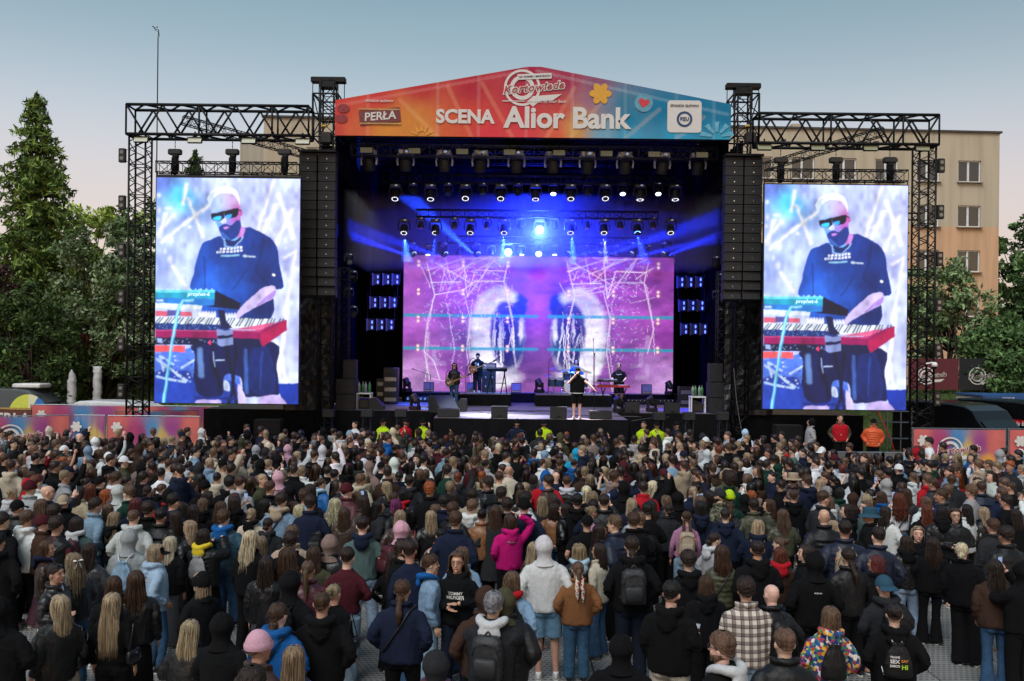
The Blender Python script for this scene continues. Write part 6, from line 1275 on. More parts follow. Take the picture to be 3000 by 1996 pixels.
def print_on(top, lines, colr=WPR):                       # lettering pressed onto the back or chest of a garment
    me = top.data
    if me.name not in BACKBVH: BACKBVH[me.name] = BVHTree.FromPolygons([v.co.copy() for v in me.vertices], [tuple(p.vertices) for p in me.polygons])
    bv = BACKBVH[me.name]
    for s, z, fit, front, rot in lines:
        tm = text_mesh(s, 1, .02, 0, extr=0.0); tm.materials.append(colr); xs = [v.co.x for v in tm.vertices]; k = fit / (max(xs) - min(xs)); sg = -1 if front else 1
        bmx = bmesh.new(); bmx.from_mesh(tm); bmesh.ops.triangulate(bmx, faces=bmx.faces); bmesh.ops.subdivide_edges(bmx, edges=[e for e in bmx.edges if e.calc_length() * k > .03], cuts=2); bmx.to_mesh(tm); bmx.free()
        for v in tm.vertices:
            x = (v.co.x * math.cos(rot) - v.co.y * math.sin(rot)) * k * sg; zz = z + (v.co.y * math.cos(rot) + v.co.x * math.sin(rot)) * k
            h = bv.ray_cast(Vector((x, -1 if sg > 0 else 1, zz)), Vector((0, sg, 0))); yy = h[0].y if h[0] else -.17 * sg; v.co = Vector((x, yy - .005 * sg, zz))
        obj('lettering', tm, top)
PEOPLE = []
def person(loc, h, rz, hair='sh', hc='db', kind='hoodie', tc='bk', bot='straight', bc='jn', pose='pocket', stance='a', ex='', seed=0, girth=None, gender=None, shoes=True, tilt=0, label=None):
    g = random.Random(seed * 7919 + 13); ex = ex.split(); fem = gender == 'f' if gender else hair in ('ls', 'lx', 'lw', 'lc', 'bob', 'pt', 'bun', 'lbun', 'br'); b = girth or (g.uniform(.93, 1.0) if fem else g.uniform(1.0, 1.08))
    if bot == 'shorts': stance = 'a'
    sk = C(g.choice(SKINS)); k = h / 1.75; o = obj('person', body_mesh(pose, stance), None, loc); o.rotation_euler = (tilt or g.gauss(0, .025), g.gauss(0, .022), rz); o.scale = (b * (.5 + .5 * k), b * (.5 + .5 * k), k); o.color = vary(sk, g, .1)
    cm = {'leather': LEATH, 'puffer': NYLON, 'vest': NYLON, 'jacket': NYLON if g.random() < .4 else CLOTH}.get(kind, CLOTH); key = kind
    if tc == 'dn': cm = DENIM
    for e in ex:
        if e in SPECIAL: cm = SPECIAL[e]; key = e
    if kind == 'jacket' and 'suede' in ex: cm = CLOTH
    tcol = vary(C(TOPC[tc][1]), g); t = part('top', with_mat(top_mesh(kind, pose), cm, cm.name), o, tcol)
    if kind in ('vest', 'crop') and 'bare' not in ex: part('sleeved_shirt', with_mat(top_mesh('slim', pose), CLOTH, 'cotton'), o, vary(C(TOPC[next((e[3:] for e in ex if e.startswith('sl:')), 'bk')][1]), g)) if kind == 'vest' else None
    part('trousers' if bot not in ('shorts', 'skirt') else bot, with_mat(pants_mesh(bot, stance), DENIM if bc in ('jn', 'lj', 'dn') else CLOTH, 'den' if bc in ('jn', 'lj', 'dn') else 'cot'), o, vary(C(BOTC[bc][1]), g))
    if shoes:
        sc = C(g.choice(['#c8c8c4', '#1a1a1c', '#1a1a1c', '#b0b0ae', '#3a3a3c']))
        for (hp, kn, an) in STANCE[stance]: part('shoe', SHOE, o, sc, (an[0], an[1], -.005))
    hcol = vary(C(HAIRC[hc][1]), g, .18)
    if any(e.startswith(('bn:', 'cap', 'bkt', 'fed')) for e in ex) and hair in ('sh', 'fd', 'mc'): hair = 'bz'
    hood = [e for e in ex if e.startswith('hu')]
    if hood:
        hcx = C(TOPC[hood[0][3:]][1]) if ':' in hood[0] else tcol; part('hood', HOOD, o, vary(hcx, g, .05))
        if hair in ('ls', 'lw'): part('hair', hair_mesh('bob'), o, hcol).scale = (.92, .94, 1)
    elif hair != 'bd':
        q = part('hair', hair_mesh(hair), o, hcol)
    for e in ex:
        c = C(TOPC[e[-2:]][1]) if ':' in e else None
        if e.startswith('cap:'): part('cap', CAPM, o, c)
        elif e.startswith('capr:'): q = part('cap', CAPM, o, c, (0, 0, 0), R(180)); q.location = (0, -.008, 0)
        elif e.startswith('bn:'): part('beanie', BEAN, o, c)
        elif e.startswith('bkt:'): part('hat', BUCK, o, c)
        elif e.startswith('fed:'): part('hat', FEDO, o, c)
        elif e == 'gl': part('glasses', GLS, o)
        elif e == 'sg': part('glasses', GLD, o)
        elif e == 'su': part('glasses', GLU, o)
        elif e == 'bow': part('bow', BOW, o)
        elif e == 'beard':
            bm_ = MB(); bm_.loft([((0, .018, 1.525), .04, .045), ((0, .03, 1.545), .06, .066), ((0, .018, 1.575), .068, .084), ((0, .006, 1.6), .072, .07)], 16); part('beard', with_mat(bm_.mesh('beard', [HAIR], True), HAIR, 'h'), o, hcol)
        elif e.startswith('hd:'): part('hood', with_mat(hood_down(), CLOTH, 'hd'), o, c)
        elif e.startswith('hiv:'): q = part('safety_vest', with_mat(top_mesh('safety', 'down'), CLOTH, 'hv'), o, c); MB().loft([((0, -.005, 1.08), .236, .172), ((0, -.005, 1.14), .238, .172)], 24, cap=False).build('reflective_band', mat('reflective', C('#a8aaac'), .3), q)
        elif e == 'shirt':part('shirt', with_mat(top_mesh('slim', pose), CLOTH, 'cotton'), o, C('#b8babc')).scale = (1.0, 1.1, 1)
        elif e == 'scarf':
            sm = MB(); limb(sm, [(.02, -.1, 1.62), (-.02, -.17, 1.55), (-.03, -.2, 1.4), (-.02, -.2, 1.25)], [.02, .03, .032, .012]); limb(sm, [(.02, -.1, 1.62), (.04, -.17, 1.54), (.05, -.2, 1.38), (.06, -.2, 1.22)], [.02, .03, .03, .01]); part('scarf', sm.mesh('scarf', [patch_material('scarf_print', ['#c8beb0', '#b8402c', '#c8c0b4', '#1c1c1e'], 40)], True), o)
    o['category'] = 'person'; PEOPLE.append(dict(o=o, hair=hair, hc=hc, kind=kind, tc=tc, bot=bot, bc=bc, ex=ex, label=label, pos=Vector(loc), top=t, rz=rz)); return o
HDM = None
def hood_down():
    global HDM
    if HDM is None:
        b = MB(); pts = [(-.07, .085, 1.46), (-.105, .03, 1.495), (-.12, -.05, 1.515), (-.075, -.135, 1.505), (0, -.165, 1.49), (.075, -.135, 1.505), (.12, -.05, 1.515), (.105, .03, 1.495), (.07, .085, 1.46)]; limb(b, pts, [.022, .034, .04, .046, .05, .046, .04, .034, .022], 10, 3); b.ball((0, -.165, 1.415), (.11, .05, .1), 12, 8); HDM = remesh(b, .013, 2, .5, 'hood', fold(3, .007))
    return HDM
# ------------------------------------------------------------ musicians and stage gear
def at_floor(x, Y, z=ZS): return Vector((px(x, Y), Y, z))
CAB = mat('speaker_black', C('#1c1c1e'), .7, var=.25, scale=20, bump=.3, bscale=120); GRL = mat('speaker_mesh', C('#26272a'), .6, .3, var=.3, scale=80, bump=.4, bscale=160)
def wedge(label, p, w=.62, h=.42, d=.5, rz=0):
    t = thing('monitor_wedge', label, 'monitor', p, rz, 'floor monitors'); pr = [(-d / 2, 0), (d / 2, 0), (d / 2, h), (d * .1, h), (-d / 2, h * .25)]
    b = MB(); n = 5; vs = [Vector((sx * w / 2, y, z)) for sx in (-1, 1) for y, z in pr]; b.add(vs, [tuple(range(n - 1, -1, -1)), tuple(range(n, 2 * n))] + [(i, (i + 1) % n, n + (i + 1) % n, n + i) for i in range(n)]).build('cabinet', CAB, t)
    MB().box((0, d / 2 + .006, h * .5), (w * .9, .012, h * .82)).build('back_panel', GRL, t); MB().box((0, d / 2 + .018, h * .2), (.14, .012, .07)).build('socket_plate', BLK, t)
    gl = MB(); a = Vector((0, -d / 2, h * .25)); c = Vector((0, d * .1, h)); nrm = Vector((0, -(c.z - a.z), c.y - a.y)).normalized() * .012; gl.add([(-w * .45, a.y + nrm.y, a.z + nrm.z), (w * .45, a.y + nrm.y, a.z + nrm.z), (w * .45, c.y + nrm.y, c.z + nrm.z), (-w * .45, c.y + nrm.y, c.z + nrm.z)], [(0, 1, 2, 3)]); gl.build('grille', GRL, t); return t
for x, Y, w, h, l in ((1464, 32.5, .58, .42, 'on the thrust, left of centre'), (1636, 32.5, .58, .42, 'on the thrust, left of the singer'), (1851, 35.9, .56, .42, 'on the stage edge right of the thrust'), (1968, 35.9, .56, .42, 'on the stage edge, second right of the thrust')): wedge('black floor monitor ' + l, at_floor(x, Y), w, h, .5, R(180))
wedge('black floor monitor seen from its side at the stage left edge', at_floor(1106, 36.3), .6, .45, .55, R(90)); wedge('large black floor monitor by the guitarist', at_floor(1300, 35.2), .9, .62, .75, R(40)); wedge('black floor monitor beside the guitarist, tilted right', at_floor(1345, 35.6), .5, .5, .6, R(-90))
def boxcab(name, label, p, w, d, h, group, rz=0, split=1, handles=True):
    t = thing(name, label, 'loudspeaker', p, rz, group)
    for k in range(split):
        z0 = h / split * k; c = MB().bbox((0, 0, z0 + h / split / 2), (w, d, h / split - .01), .015).build('cabinet', CAB, t); MB().box((0, -d / 2 - .008, z0 + h / split / 2), (w * .9, .014, h / split * .86)).build('grille', GRL, c)
        if handles:
            for s in (-1, 1): MB().tube([(s * w * .12, -d / 2 - .02, z0 + h / split * .5), (s * w * .18, -d / 2 - .03, z0 + h / split * .44), (s * w * .24, -d / 2 - .02, z0 + h / split * .5)], .012).build('handle', BLK, c)
    return t
for x, Y, l in ((1315, 32.7, 'at the left corner of the thrust'), (1759, 32.6, 'at the right front of the thrust')): boxcab('low_subwoofer', 'low wide black speaker ' + l, at_floor(x, Y), .78, .5, .3, 'low front speakers', handles=False)
for s, (x, x2) in enumerate(((1017, 1026), (2103, 2094))):
    l = ['left', 'right'][s]; p = at_floor(x, 36.4); boxcab('subwoofer_stack', 'stack of two black subwoofers at the %s side of the stage' % l, p, .76, .8, 1.2, 'side fill speakers', split=2); boxcab('side_fill', 'grey black side speaker standing on the %s subwoofer stack' % l, p + Vector((.12 if s == 0 else -.12, 0, 1.2)), .5, .55, .76, 'side fill speakers', handles=False)
for i, (x, y) in enumerate(((963, 1211), (1076, 1211), (1175, 1211), (1930, 1220), (2018, 1220), (2116, 1220))):
    a = P(x, y + 12, 34.6); l = 'front fill speaker on a small truss stand, %s from the left' % ORD[i]; tr2 = truss('truss_stand', 'short black truss stand in the pit, %s from the left' % ORD[i], (a.x, 34.6, .02), (a.x, 34.6, a.z), .28, .28, .35, .02, .011, cat='stand', group='truss stands'); t = thing('front_fill', l, 'loudspeaker', (a.x, 34.6, a.z), group='front fill speakers')
    MB().bbox((0, 0, .16), (.44, .34, .3), .02).build('cabinet', CAB, t); MB().box((0, -.176, .16), (.4, .012, .26)).build('grille', GRL, t)
for i, (x, Y) in enumerate(((1216, 36.2), (1813, 35.9), (1910, 36.6), (1192, 41.9), (1580, 41.3), (1962, 41.9))):
    l = ['on the stage front left', 'on the stage front right of the thrust', 'on the stage front far right', 'left before the video wall', 'left of the drum kit', 'right before the video wall'][i]; t = thing('floor_head', 'moving light standing ' + l, 'stage light', at_floor(x, Y, ZS + (.45 if i in (3, 5) else .5 if i == 4 else 0)), R((-30, 30, 20, -40, -40, -40)[i]), 'floor moving lights'); MB().bbox((0, 0, .08), (.36, .36, .16), .02).build('base', BLKP, t)
    for k in (-1, 1): MB().box((k * .17, 0, .3), (.05, .14, .32)).build('yoke_arm', BLKP, t)
    r = Matrix.Rotation(R(-35), 3, 'Y'); MB().loft([(r @ Vector((0, 0, z)) + Vector((0, 0, .42)), q, q, r) for z, q in ((-.17, .09), (-.1, .13), (.14, .15), (.2, .14))], 14).build('head', BLKP, t)
def micstand(label, p, h, boom=None, rz=0):
    t = thing('microphone_stand', label, 'mic stand', p, rz, 'microphone stands'); MB().cyl((0, 0, 0), (0, 0, h), .012).build('pole', BLK, t)
    for k in range(3): a = k * 2.09; MB().cyl((0, 0, .12), (.26 * math.cos(a), .26 * math.sin(a), .01), .01).build('leg', BLK, t)
    e = Vector(boom or (0, 0, h + .02)); MB().cyl((0, 0, h), e, .009).build('boom', BLK, t); d = (e - Vector((0, 0, h))).normalized(); MB().cyl(e, e + d * .16, .014, .022).build('microphone', BLKP, t); return t
micstand('tall boom microphone stand left of the guitarist', at_floor(1260, 37.4), 1.35, (-.6, 0, 1.55)); micstand('microphone stand between guitarist and bass player', at_floor(1364, 39.3), 1.55, (.06, .0, 1.66)); micstand('tall thin microphone stand right of the singer', at_floor(1741, 33.2), 2.15); micstand('tall overhead microphone stand left of the drums', at_floor(1607, 40.6, ZS + .5), 1.4, (.5, 0, 2.15)); micstand('overhead microphone stand right of the drums', at_floor(1738, 40.9, ZS + .5), 1.9, (-.02, 0, 2.3))
# drum kit
DBL = mat('drum_shell', C('#3c5a8c'), .25, .3, var=.2); SKN = mat('drum_skin', C('#cfd4da'), .5); CYM = mat('cymbal', C('#b8a878'), .25, .9, var=.15)
dk = thing('drum_kit', 'blue drum kit with cymbals on the right riser', 'drum kit', at_floor(1668, 40.6, ZS + .5))
def drum(name, c, r, h, rot):
    q = MB().loft([(Vector(c) + rot @ Vector((0, 0, z)), r, r, rot) for z in (-h / 2, h / 2)], 20).build(name, DBL, dk)
    for z in (-h / 2, h / 2): MB().loft([(Vector(c) + rot @ Vector((0, 0, z - .015)), r + .012, r + .012, rot), (Vector(c) + rot @ Vector((0, 0, z + .015)), r + .012, r + .012, rot)], 20).build('hoop', CHR, q); MB().loft([(Vector(c) + rot @ Vector((0, 0, z + math.copysign(.016, z))), r * .98, r * .98, rot), (Vector(c) + rot @ Vector((0, 0, z + math.copysign(.02, z))), r * .98, r * .98, rot)], 20).build('skin', SKN, q)
drum('bass_drum', (.05, 0, .32), .3, .42, Matrix.Rotation(R(90), 3, 'X'))
for x, y, z, r in ((-.42, .1, .5, .2), (-.12, .12, .78, .16), (.22, .12, .78, .17), (.62, .25, .48, .22), (-.75, .3, .5, .2)): drum('tom', (x, y, z), r, .3, Matrix.Rotation(R(12), 3, 'X'))
for x, y, z, r in ((-.7, .0, 1.12, .24), (-.3, .05, 1.02, .27), (.45, .0, 1.1, .25), (.75, .2, .98, .26), (-.95, .2, .8, .19), (.2, .3, 1.25, .2)):
    rot = Matrix.Rotation(R(14), 3, 'X') @ Matrix.Rotation(R(10 * (1 if x > 0 else -1)), 3, 'Y'); c = MB().loft([(Vector((x, y, z)) + rot @ Vector((0, 0, -.004)), r, r, rot), (Vector((x, y, z)) + rot @ Vector((0, 0, .012)), r * .3, r * .3, rot), (Vector((x, y, z)) + rot @ Vector((0, 0, .03)), .02, .02, rot)], 20).build('cymbal', CYM, dk); s = MB().cyl((x, y, 0), (x, y, z), .012)
    for k in range(3): s.cyl((x, y, .25), (x + .22 * math.cos(k * 2.1), y + .22 * math.sin(k * 2.1), .01), .01)
    s.build('cymbal_stand', CHR, dk)
# keyboards
KR = mat('red_lacquer', C('#a3122c'), .3)
kb = thing('keyboard_stand', 'folding black keyboard stand before the keyboard player', 'stand', at_floor(1796, 39.6))
for s in (-1, 1):
    MB().cyl((s * .45 - .2, -.15, 0), (s * .45 + .1, -.1, .82), .025).build('leg', BLK, kb); MB().cyl((s * .45 + .2, .15, 0), (s * .45 - .05, .1, .82), .025).build('leg', BLK, kb)
def keyboard(label, p, w, d, body, rz=R(180)):
    t = thing('keyboard', label, 'keyboard', p, rz, 'stage keyboards'); MB().bbox((0, 0, .05), (w, d, .1), .015).build('case', body, t); MB().box((0, -d * .2, .108), (w * .92, d * .42, .014)).build('white_key', WHT, t)
    b = MB();
    for i in range(36):
        if i % 7 not in (2, 6): b.box((-w * .44 + w * .88 * i / 35, -d * .13, .12), (.012, d * .26, .014))
    b.build('black_key', BLKP, t)
    pn = MB().box((0, d * .27, .106), (w * .9, d * .36, .01)).build('panel', BLKP, t)
    for i in range(12): MB().cyl((-w * .4 + w * .8 * i / 11, d * .27, .11), (-w * .4 + w * .8 * i / 11, d * .27, .128), .012).build('knob', ALU, pn)
    return t
keyboard('red stage piano on the lower tier of the keyboard stand', kb.location + Vector((0, 0, .84)), 1.42, .34, KR); 
kb2 = thing('keyboard_riser', 'small upper tier bracket on the keyboard stand', 'stand', kb.location + Vector((-.25, .0, .94)))
for s in (-1, 1): MB().cyl((s * .3, .12, 0), (s * .3, .0, .14), .018).build('arm', BLK, kb2)
keyboard('smaller dark synthesizer on the upper tier', kb.location + Vector((-.25, -.05, 1.08)), .86, .32, BLKP)
t = thing('lectern_stand', 'black keyboard on a folding stand beside the bass player', 'keyboard', at_floor(1455, 40.2, ZS + .5))
for s in (-1, 1): MB().cyl((s * .3 - .12, 0, 0), (s * .3 + .06, 0, 1.0), .025).build('leg', BLK, t); MB().cyl((s * .3 + .14, .12, 0), (s * .3 + .02, .12, 1.0), .025).build('leg', BLK, t)
MB().bbox((0, 0, 1.05), (.9, .32, .1), .02, Matrix.Rotation(R(-20), 3, 'X')).build('keyboard_case', BLKP, t); MB().box((0, 0, .45), (.8, .03, .03)).build('cross_bar', BLK, t)
# amplifiers
am = thing('bass_amplifier', 'tall bass cabinet with four cones and lit blue front', 'amplifier', at_floor(1432, 41.4, ZS + .5)); MB().bbox((0, 0, .48), (.62, .42, .96), .02).build('cabinet', CAB, am)
for x in (-.15, .15):
    for z in (.26, .66): c = MB().cyl((x, -.215, z), (x, -.22, z), .135, n=18).build('cone', GRL, am); MB().ball((x, -.22, z), (.05, .02, .05), 10, 6).build('dust_cap', ALU, c)
MB().bbox((0, 0, 1.14), (.66, .4, .34), .02).build('head_rack', CAB, am); MB().box((0, -.205, 1.14), (.56, .012, .22)).build('head_panel', ALU, am)
for i, x in enumerate((1256, 1382, 1583 - 100, 1894)):
    p = at_floor((1256, 1382, 1512, 1894)[i], 42.4, ZS + .45); t = thing('guitar_combo', 'grey fronted amplifier before the video wall, %s from the left' % ORD[i], 'amplifier', p, group='small amplifiers'); MB().bbox((0, 0, .22), (.46, .3, .44), .02).build('cabinet', CAB, t); MB().box((0, -.155, .26), (.42, .012, .3)).build('grille', mat('grey_grille', C('#7a7e84'), .7), t); MB().box((0, -.155, .06), (.42, .012, .06)).build('panel', ALU, t)
for s, x in enumerate((1068, 2043)):
    p = at_floor(x, 36.6); t = thing('gas_bottle_box', 'white edged box under the gas bottles, %s side' % ['left', 'right'][s], 'box', p, group='boxes for gas bottles')
    for xx in (-.27, .27):
        for yy in (-.2, .2): MB().box((xx, yy, .3), (.05, .05, .6)).build('post', WHT, t)
    MB().box((0, 0, .62), (.6, .48, .05)).build('top', WHT, t); MB().bbox((0, .05, .2), (.42, .3, .36), .03).build('smoke_machine', BLKP, t)
    for i in range(4):
        q = p + Vector((-.2 + .13 * i, -.1 + .15 * (i % 2), .645)); g_ = thing('gas_bottle', 'small %s gas bottle on the %s box, %s from the left' % (['grey', 'green'][i % 2], ['left', 'right'][s], ORD[i]), 'gas bottle', q, group='gas bottles'); m = mat(['bottle_grey', 'bottle_green'][i % 2], C(['#8a8f94', '#3f8a4a'][i % 2]), .4); MB().loft([((0, 0, 0), .055, .055), ((0, 0, .3), .055, .055), ((0, 0, .36), .035, .035), ((0, 0, .38), .02, .02)], 12).build('cylinder', m, g_, smooth=True); MB().cyl((0, 0, .38), (0, 0, .44), .022).build('valve', ALU, g_)
for i, (x, Y, h) in enumerate(((1146, 40.2, 1.5), (1125, 40.6, 1.0), (2008, 40.5, .8))):
    t = thing('flight_case', ['tall rack case with pale front at the stage left', 'dark flight case beside the tall rack', 'dark flight case at the stage right'][i], 'case', at_floor(x, Y), group='flight cases'); MB().bbox((0, 0, h / 2 + .08), (.62, .6, h), .02).build('case', BLKP, t)
    for k in range(int(h / .22)): MB().box((0, -.31, .2 + k * .22), (.5, .02, .16)).build('rack_unit', ALU if (k + i) % 2 == 0 else GRL, t)
    for sx in (-.25, .25): MB().cyl((sx, -.2, .04), (sx + .02, -.2, .04), .04).build('castor', BLK, t)
def guitar(label, o, body, bass=False):
    t = thing('bass_guitar' if bass else 'electric_guitar', label, 'guitar'); M = Matrix.Translation(o.location) @ o.rotation_euler.to_matrix().to_4x4(); t.matrix_world = M @ Matrix.Translation((.12, .23, 1.03)) @ Matrix.Rotation(R(22), 4, 'Y') @ Matrix.Rotation(R(8), 4, 'Z')
    pts = cmr([(.2, .0), (.16, .15), (.02, .17), (-.08, .1), (-.18, .18), (-.16, .06), (-.12, 0), (-.16, -.08), (-.1, -.14), (-.02, -.12), (.08, -.17), (.17, -.13)], 3); MB().prism(pts, .045).build('body', body, t); ln = .85 if bass else .68
    MB().box((-.1 - ln / 2, .05, .0), (ln, .02, .05)).build('neck', mat('maple_neck', C('#8a6238'), .5), t); MB().prism([(-.1 - ln, -.03), (-.1 - ln, .05), (-.28 - ln, .07), (-.28 - ln, -.01)], .02, Matrix.Translation((0, .04, 0))).build('headstock', BLKP, t)
    for xx in (.0, .08): MB().box((xx, .052, 0), (.03, .012, .08)).build('pickup', CHR, t)
    s = MB(); limb(s, [(.15, .0, .1), (.02, -.1, .42), (-.12, -.2, .5), (-.25, -.1, .3), (-.15, .02, .1)], [.016] * 5, 6); s.build('strap', BLKP, t); return t
def performer(label, x, ytop, Y, zf, rz, hair, hc, kind, tc, bot, bc, pose, ex='', st_='a', **k):
    z = P(x, ytop, Y).z; h = min(1.92, max(1.6, z - zf - .02)); o = person((px(x, Y), Y, zf), h, R(rz), hair, hc, kind, tc, bot, bc, pose, st_, ex, seed=k.get('seed', int(x)), gender='m', label=label); PEOPLE[-1]['group'] = 'band on stage'; return o
sg = performer('singer in black sleeveless top and shorts with microphone at the thrust front', 1690, 1075, 32.4, ZS, 178, 'bz', 'db', 'crop', 'bk', 'shorts', 'bk', 'sing', 'capr:bk beard bare')
sg.children[0].scale = (1.18, 1.15, 1.0)
part('vest_top', with_mat(top_mesh('safety', 'down'), CLOTH, 'hv'), sg, C('#121214')); MB().loft([((0, 0, .875), .222, .165), ((0, 0, .9), .222, .165)], 20).build('white_hem', WHT, sg)
mic = thing('hand_microphone', 'microphone in the raised hand of the singer', 'microphone'); mic.matrix_world = Matrix.Translation(sg.location) @ sg.rotation_euler.to_matrix().to_4x4() @ Matrix.Translation((.03, .2, 1.56)); MB().cyl((0.04, .06, -.1), (0, -.02, .02), .014, .02).build('handle', BLKP, mic); MB().ball((0, -.04, .04), .028, 10, 8).build('head', ALU, mic)
gt = performer('guitarist with very long dark hair and black vest, left on stage', 1330, 1063, 38.5, ZS, 170, 'lx', 'db', 'vest', 'bk', 'skinny', 'jn', 'guitar', 'sg bare'); guitar('dark electric guitar slung on the long haired guitarist', gt, mat('guitar_olive', C('#4a4436'), .35))
bs = performer('bass player in black number jersey and cap on the left riser', 1398, 1034, 40.9, ZS + .5, 165, 'bz', 'db', 'tee', 'bk', 'straight', 'nv', 'guitar', 'capr:bk beard'); guitar('orange wooden bass guitar of the capped bass player', bs, mat('guitar_wood', C('#8a4a26'), .35), True); print_on(PEOPLE[-1]['top'], [('24', 1.24, .2, True, 0)])
dr = performer('drummer in blue denim shirt seated behind the drum kit', 1686, 1052, 41.5, ZS + .2, 178, 'bob', 'db', 'slim', 'bu', 'straight', 'bk', 'front', '', 's')
t = thing('drum_stool', 'round black stool under the drummer', 'stool', at_floor(1686, 41.5, ZS + .5)); MB().cyl((0, 0, .46), (0, 0, .54), .17, n=16).build('seat', BLKP, t)
for k in range(3): MB().cyl((0, 0, .46), (.2 * math.cos(k * 2.1), .2 * math.sin(k * 2.1), 0), .016).build('leg', CHR, t)
ky = performer('keyboard player in black T-shirt, shorts and dark glasses', 1814, 1064, 40.2, ZS, 178, 'fd', 'ab', 'tee', 'bk', 'shorts', 'bk', 'keys', 'sg beard'); print_on(PEOPLE[-1]['top'], [('KORTOWIADA', 1.3, .2, True, 0)])
# ------------------------------------------------------------ pit staff
bst = thing('barrier_step', 'low metal step along the pit behind the crowd barrier', 'step', (0.5, 31.3, .01)); MB().box((1.5, 0, .12), (24, .5, .22)).build('tread', ALU, bst)
for i in range(4):
    a = PZ(2380 + i * 70, 1305, 1.15); t = thing('crowd_barrier', 'grey metal crowd barrier right of the stage, %s from the stage' % ORD[i], 'barrier', (a.x + .3, 30.6, .01), group='crowd barriers'); MB().box((0, 0, .62), (1.0, .04, 1.0)).build('panel', ALU, t); MB().cyl((-.5, 0, 1.14), (.5, 0, 1.14), .03).build('top_rail', ALU, t); MB().box((0, .3, .05), (1.0, .7, .04)).build('footplate', ALU, t)
    for s in (-1, 1): MB().cyl((s * .48, .02, 1.1), (s * .48, .6, .08), .02).build('strut', ALU, t)
for lab, x, y, rz, hair, hc, kind, tc, ex, fem in (('woman in white T-shirt with sunglasses on her head in the pit', 1040, 1238, 150, 'bun', 'br', 'tee', 'wh', 'su', 1), ('guard in yellow safety vest and black cap, leftmost in the pit', 1121, 1253, 150, 'bz', 'db', 'slim', 'bk', 'hiv:hv cap:bk sg', 0), ('bearded medic in black cap and red vest standing high in the pit', 1189, 1226, -120, 'bz', 'au', 'slim', 'bk', 'hiv:rd cap:bk beard', 0), ('guard in yellow safety vest with cap and dark glasses beside the medic', 1237, 1263, 170, 'bz', 'db', 'slim', 'bk', 'hiv:hv cap:bk sg beard', 0), ('bearded guard in yellow safety vest at the centre of the pit', 1599, 1265, 180, 'bz', 'db', 'slim', 'bk', 'hiv:hv cap:bk beard', 0), ('bearded man in dark beanie looking at the crowd from the pit', 1513, 1268, 175, 'bz', 'db', 'jacket', 'nv', 'bn:bk beard', 0), ('guard in yellow safety vest with bare cropped head, right in the pit', 1890, 1269, 150, 'bz', 'br', 'slim', 'bk', 'hiv:hv', 0), ('guard in yellow safety vest and black cap, rightmost in the pit', 1923, 1259, 180, 'bz', 'db', 'slim', 'bk', 'hiv:hv cap:bk', 0), ('man in black cap and black jacket in the pit facing left', 1982, 1259, 110, 'bz', 'gy', 'jacket', 'bk', 'cap:bk beard', 0), ('person in long grey coat with dark hood standing right of the stage', 2371, 1225, 80, 'sh', 'db', 'coat', 'gy', 'hu:bk', 0), ('guard in dark green jacket with red vest at the right wing', 2463, 1213, 175, 'fd', 'br', 'jacket', 'ol', 'hiv:rd', 0), ('guard in bright orange jacket and black cap by the right fence', 2556, 1225, 165, 'bz', 'db', 'puffer', 'or', 'cap:bk', 0)):
    p = P(x, y, 31.3); h = 1.7 if fem else 1.82; z = max(.235, p.z - h - .03); person((p.x, 31.3, z), h, R(rz), hair, hc, kind, tc, 'straight', 'bk', 'pocket', 'a', ex, seed=int(x), gender='f' if fem else 'm', label=lab)
for i, x in enumerate((502, 528)):
    p = P(x, 1185, 37.6); person((p.x, 37.6, .02), 1.8, R(20 - 40 * i), 'bz', 'db', 'jacket', 'bk', 'straight', 'bk', 'pocket', 'a', '', seed=700 + i, label=['stagehand in black seen below the left screen, left one', 'stagehand in black seen below the left screen, right one'][i])

# ------------------------------------------------------------ small things at the wings
for i, (x, y, Y) in enumerate(((2738, 1068, 32.4), (2936, 896, 57.0))):
    a = P(x, y, Y); k = 1 if i == 0 else 1.3; t = thing('security_camera', ['white dome security camera on the right tower', 'white dome security camera on the corner of the block'][i], 'camera', a, group='security cameras'); MB().tube([(-.25 * k, .1, .02), (-.08 * k, 0, .06), (0, 0, .05)], .03 * k, 8).build('arm', WHT, t); MB().loft([((0, 0, .08 * k), .05 * k, .05 * k), ((0, 0, .02 * k), .1 * k, .1 * k), ((0, 0, -.08 * k), .1 * k, .1 * k)], 14).build('housing', WHT, t, smooth=True); MB().ball((0, 0, -.09 * k), .085 * k, 12, 8).build('dome', GLASSD, t)
a, b = P(2572, 1205, 31.9), P(2611, 1290, 31.9); t = thing('red_strap', 'red tension strap slanting beside the right fence', 'strap', a); MB().cyl((0, 0, 0), b - a, .016).build('webbing', mat('red_webbing', C('#b01824'), .7), t); MB().cyl(b - a, b - a + Vector((.25, 0, -.9)), .016).build('lower_webbing', mat('red_webbing'), t); MB().box(b - a, (.06, .03, .1)).build('ratchet', ALU, t)
sc = thing('scaffold_frame', 'grey scaffold pipes behind the right fence', 'scaffold', (P(2560, 1200, 34).x, 34, .01))
for x in (0, .5, 1.0, 1.4): MB().cyl((x, 0, 0), (x, 0, 2.45), .025).build('upright', ALU, sc)
for z in (.6, 1.3, 1.9, 2.3): MB().cyl((-.1, .03, z), (1.5, .03, z), .025).build('ledger', ALU, sc)
for i, (x, l) in enumerate(((790, 'left'), (2305, 'right'))): boxcab('ground_stack', 'black loudspeaker stack on the ground before the %s wing' % l, Vector((P(x, 1250, 34.9).x, 34.8, .02)), 1.0, .6, 1.7, 'ground stacks', split=3, handles=False)
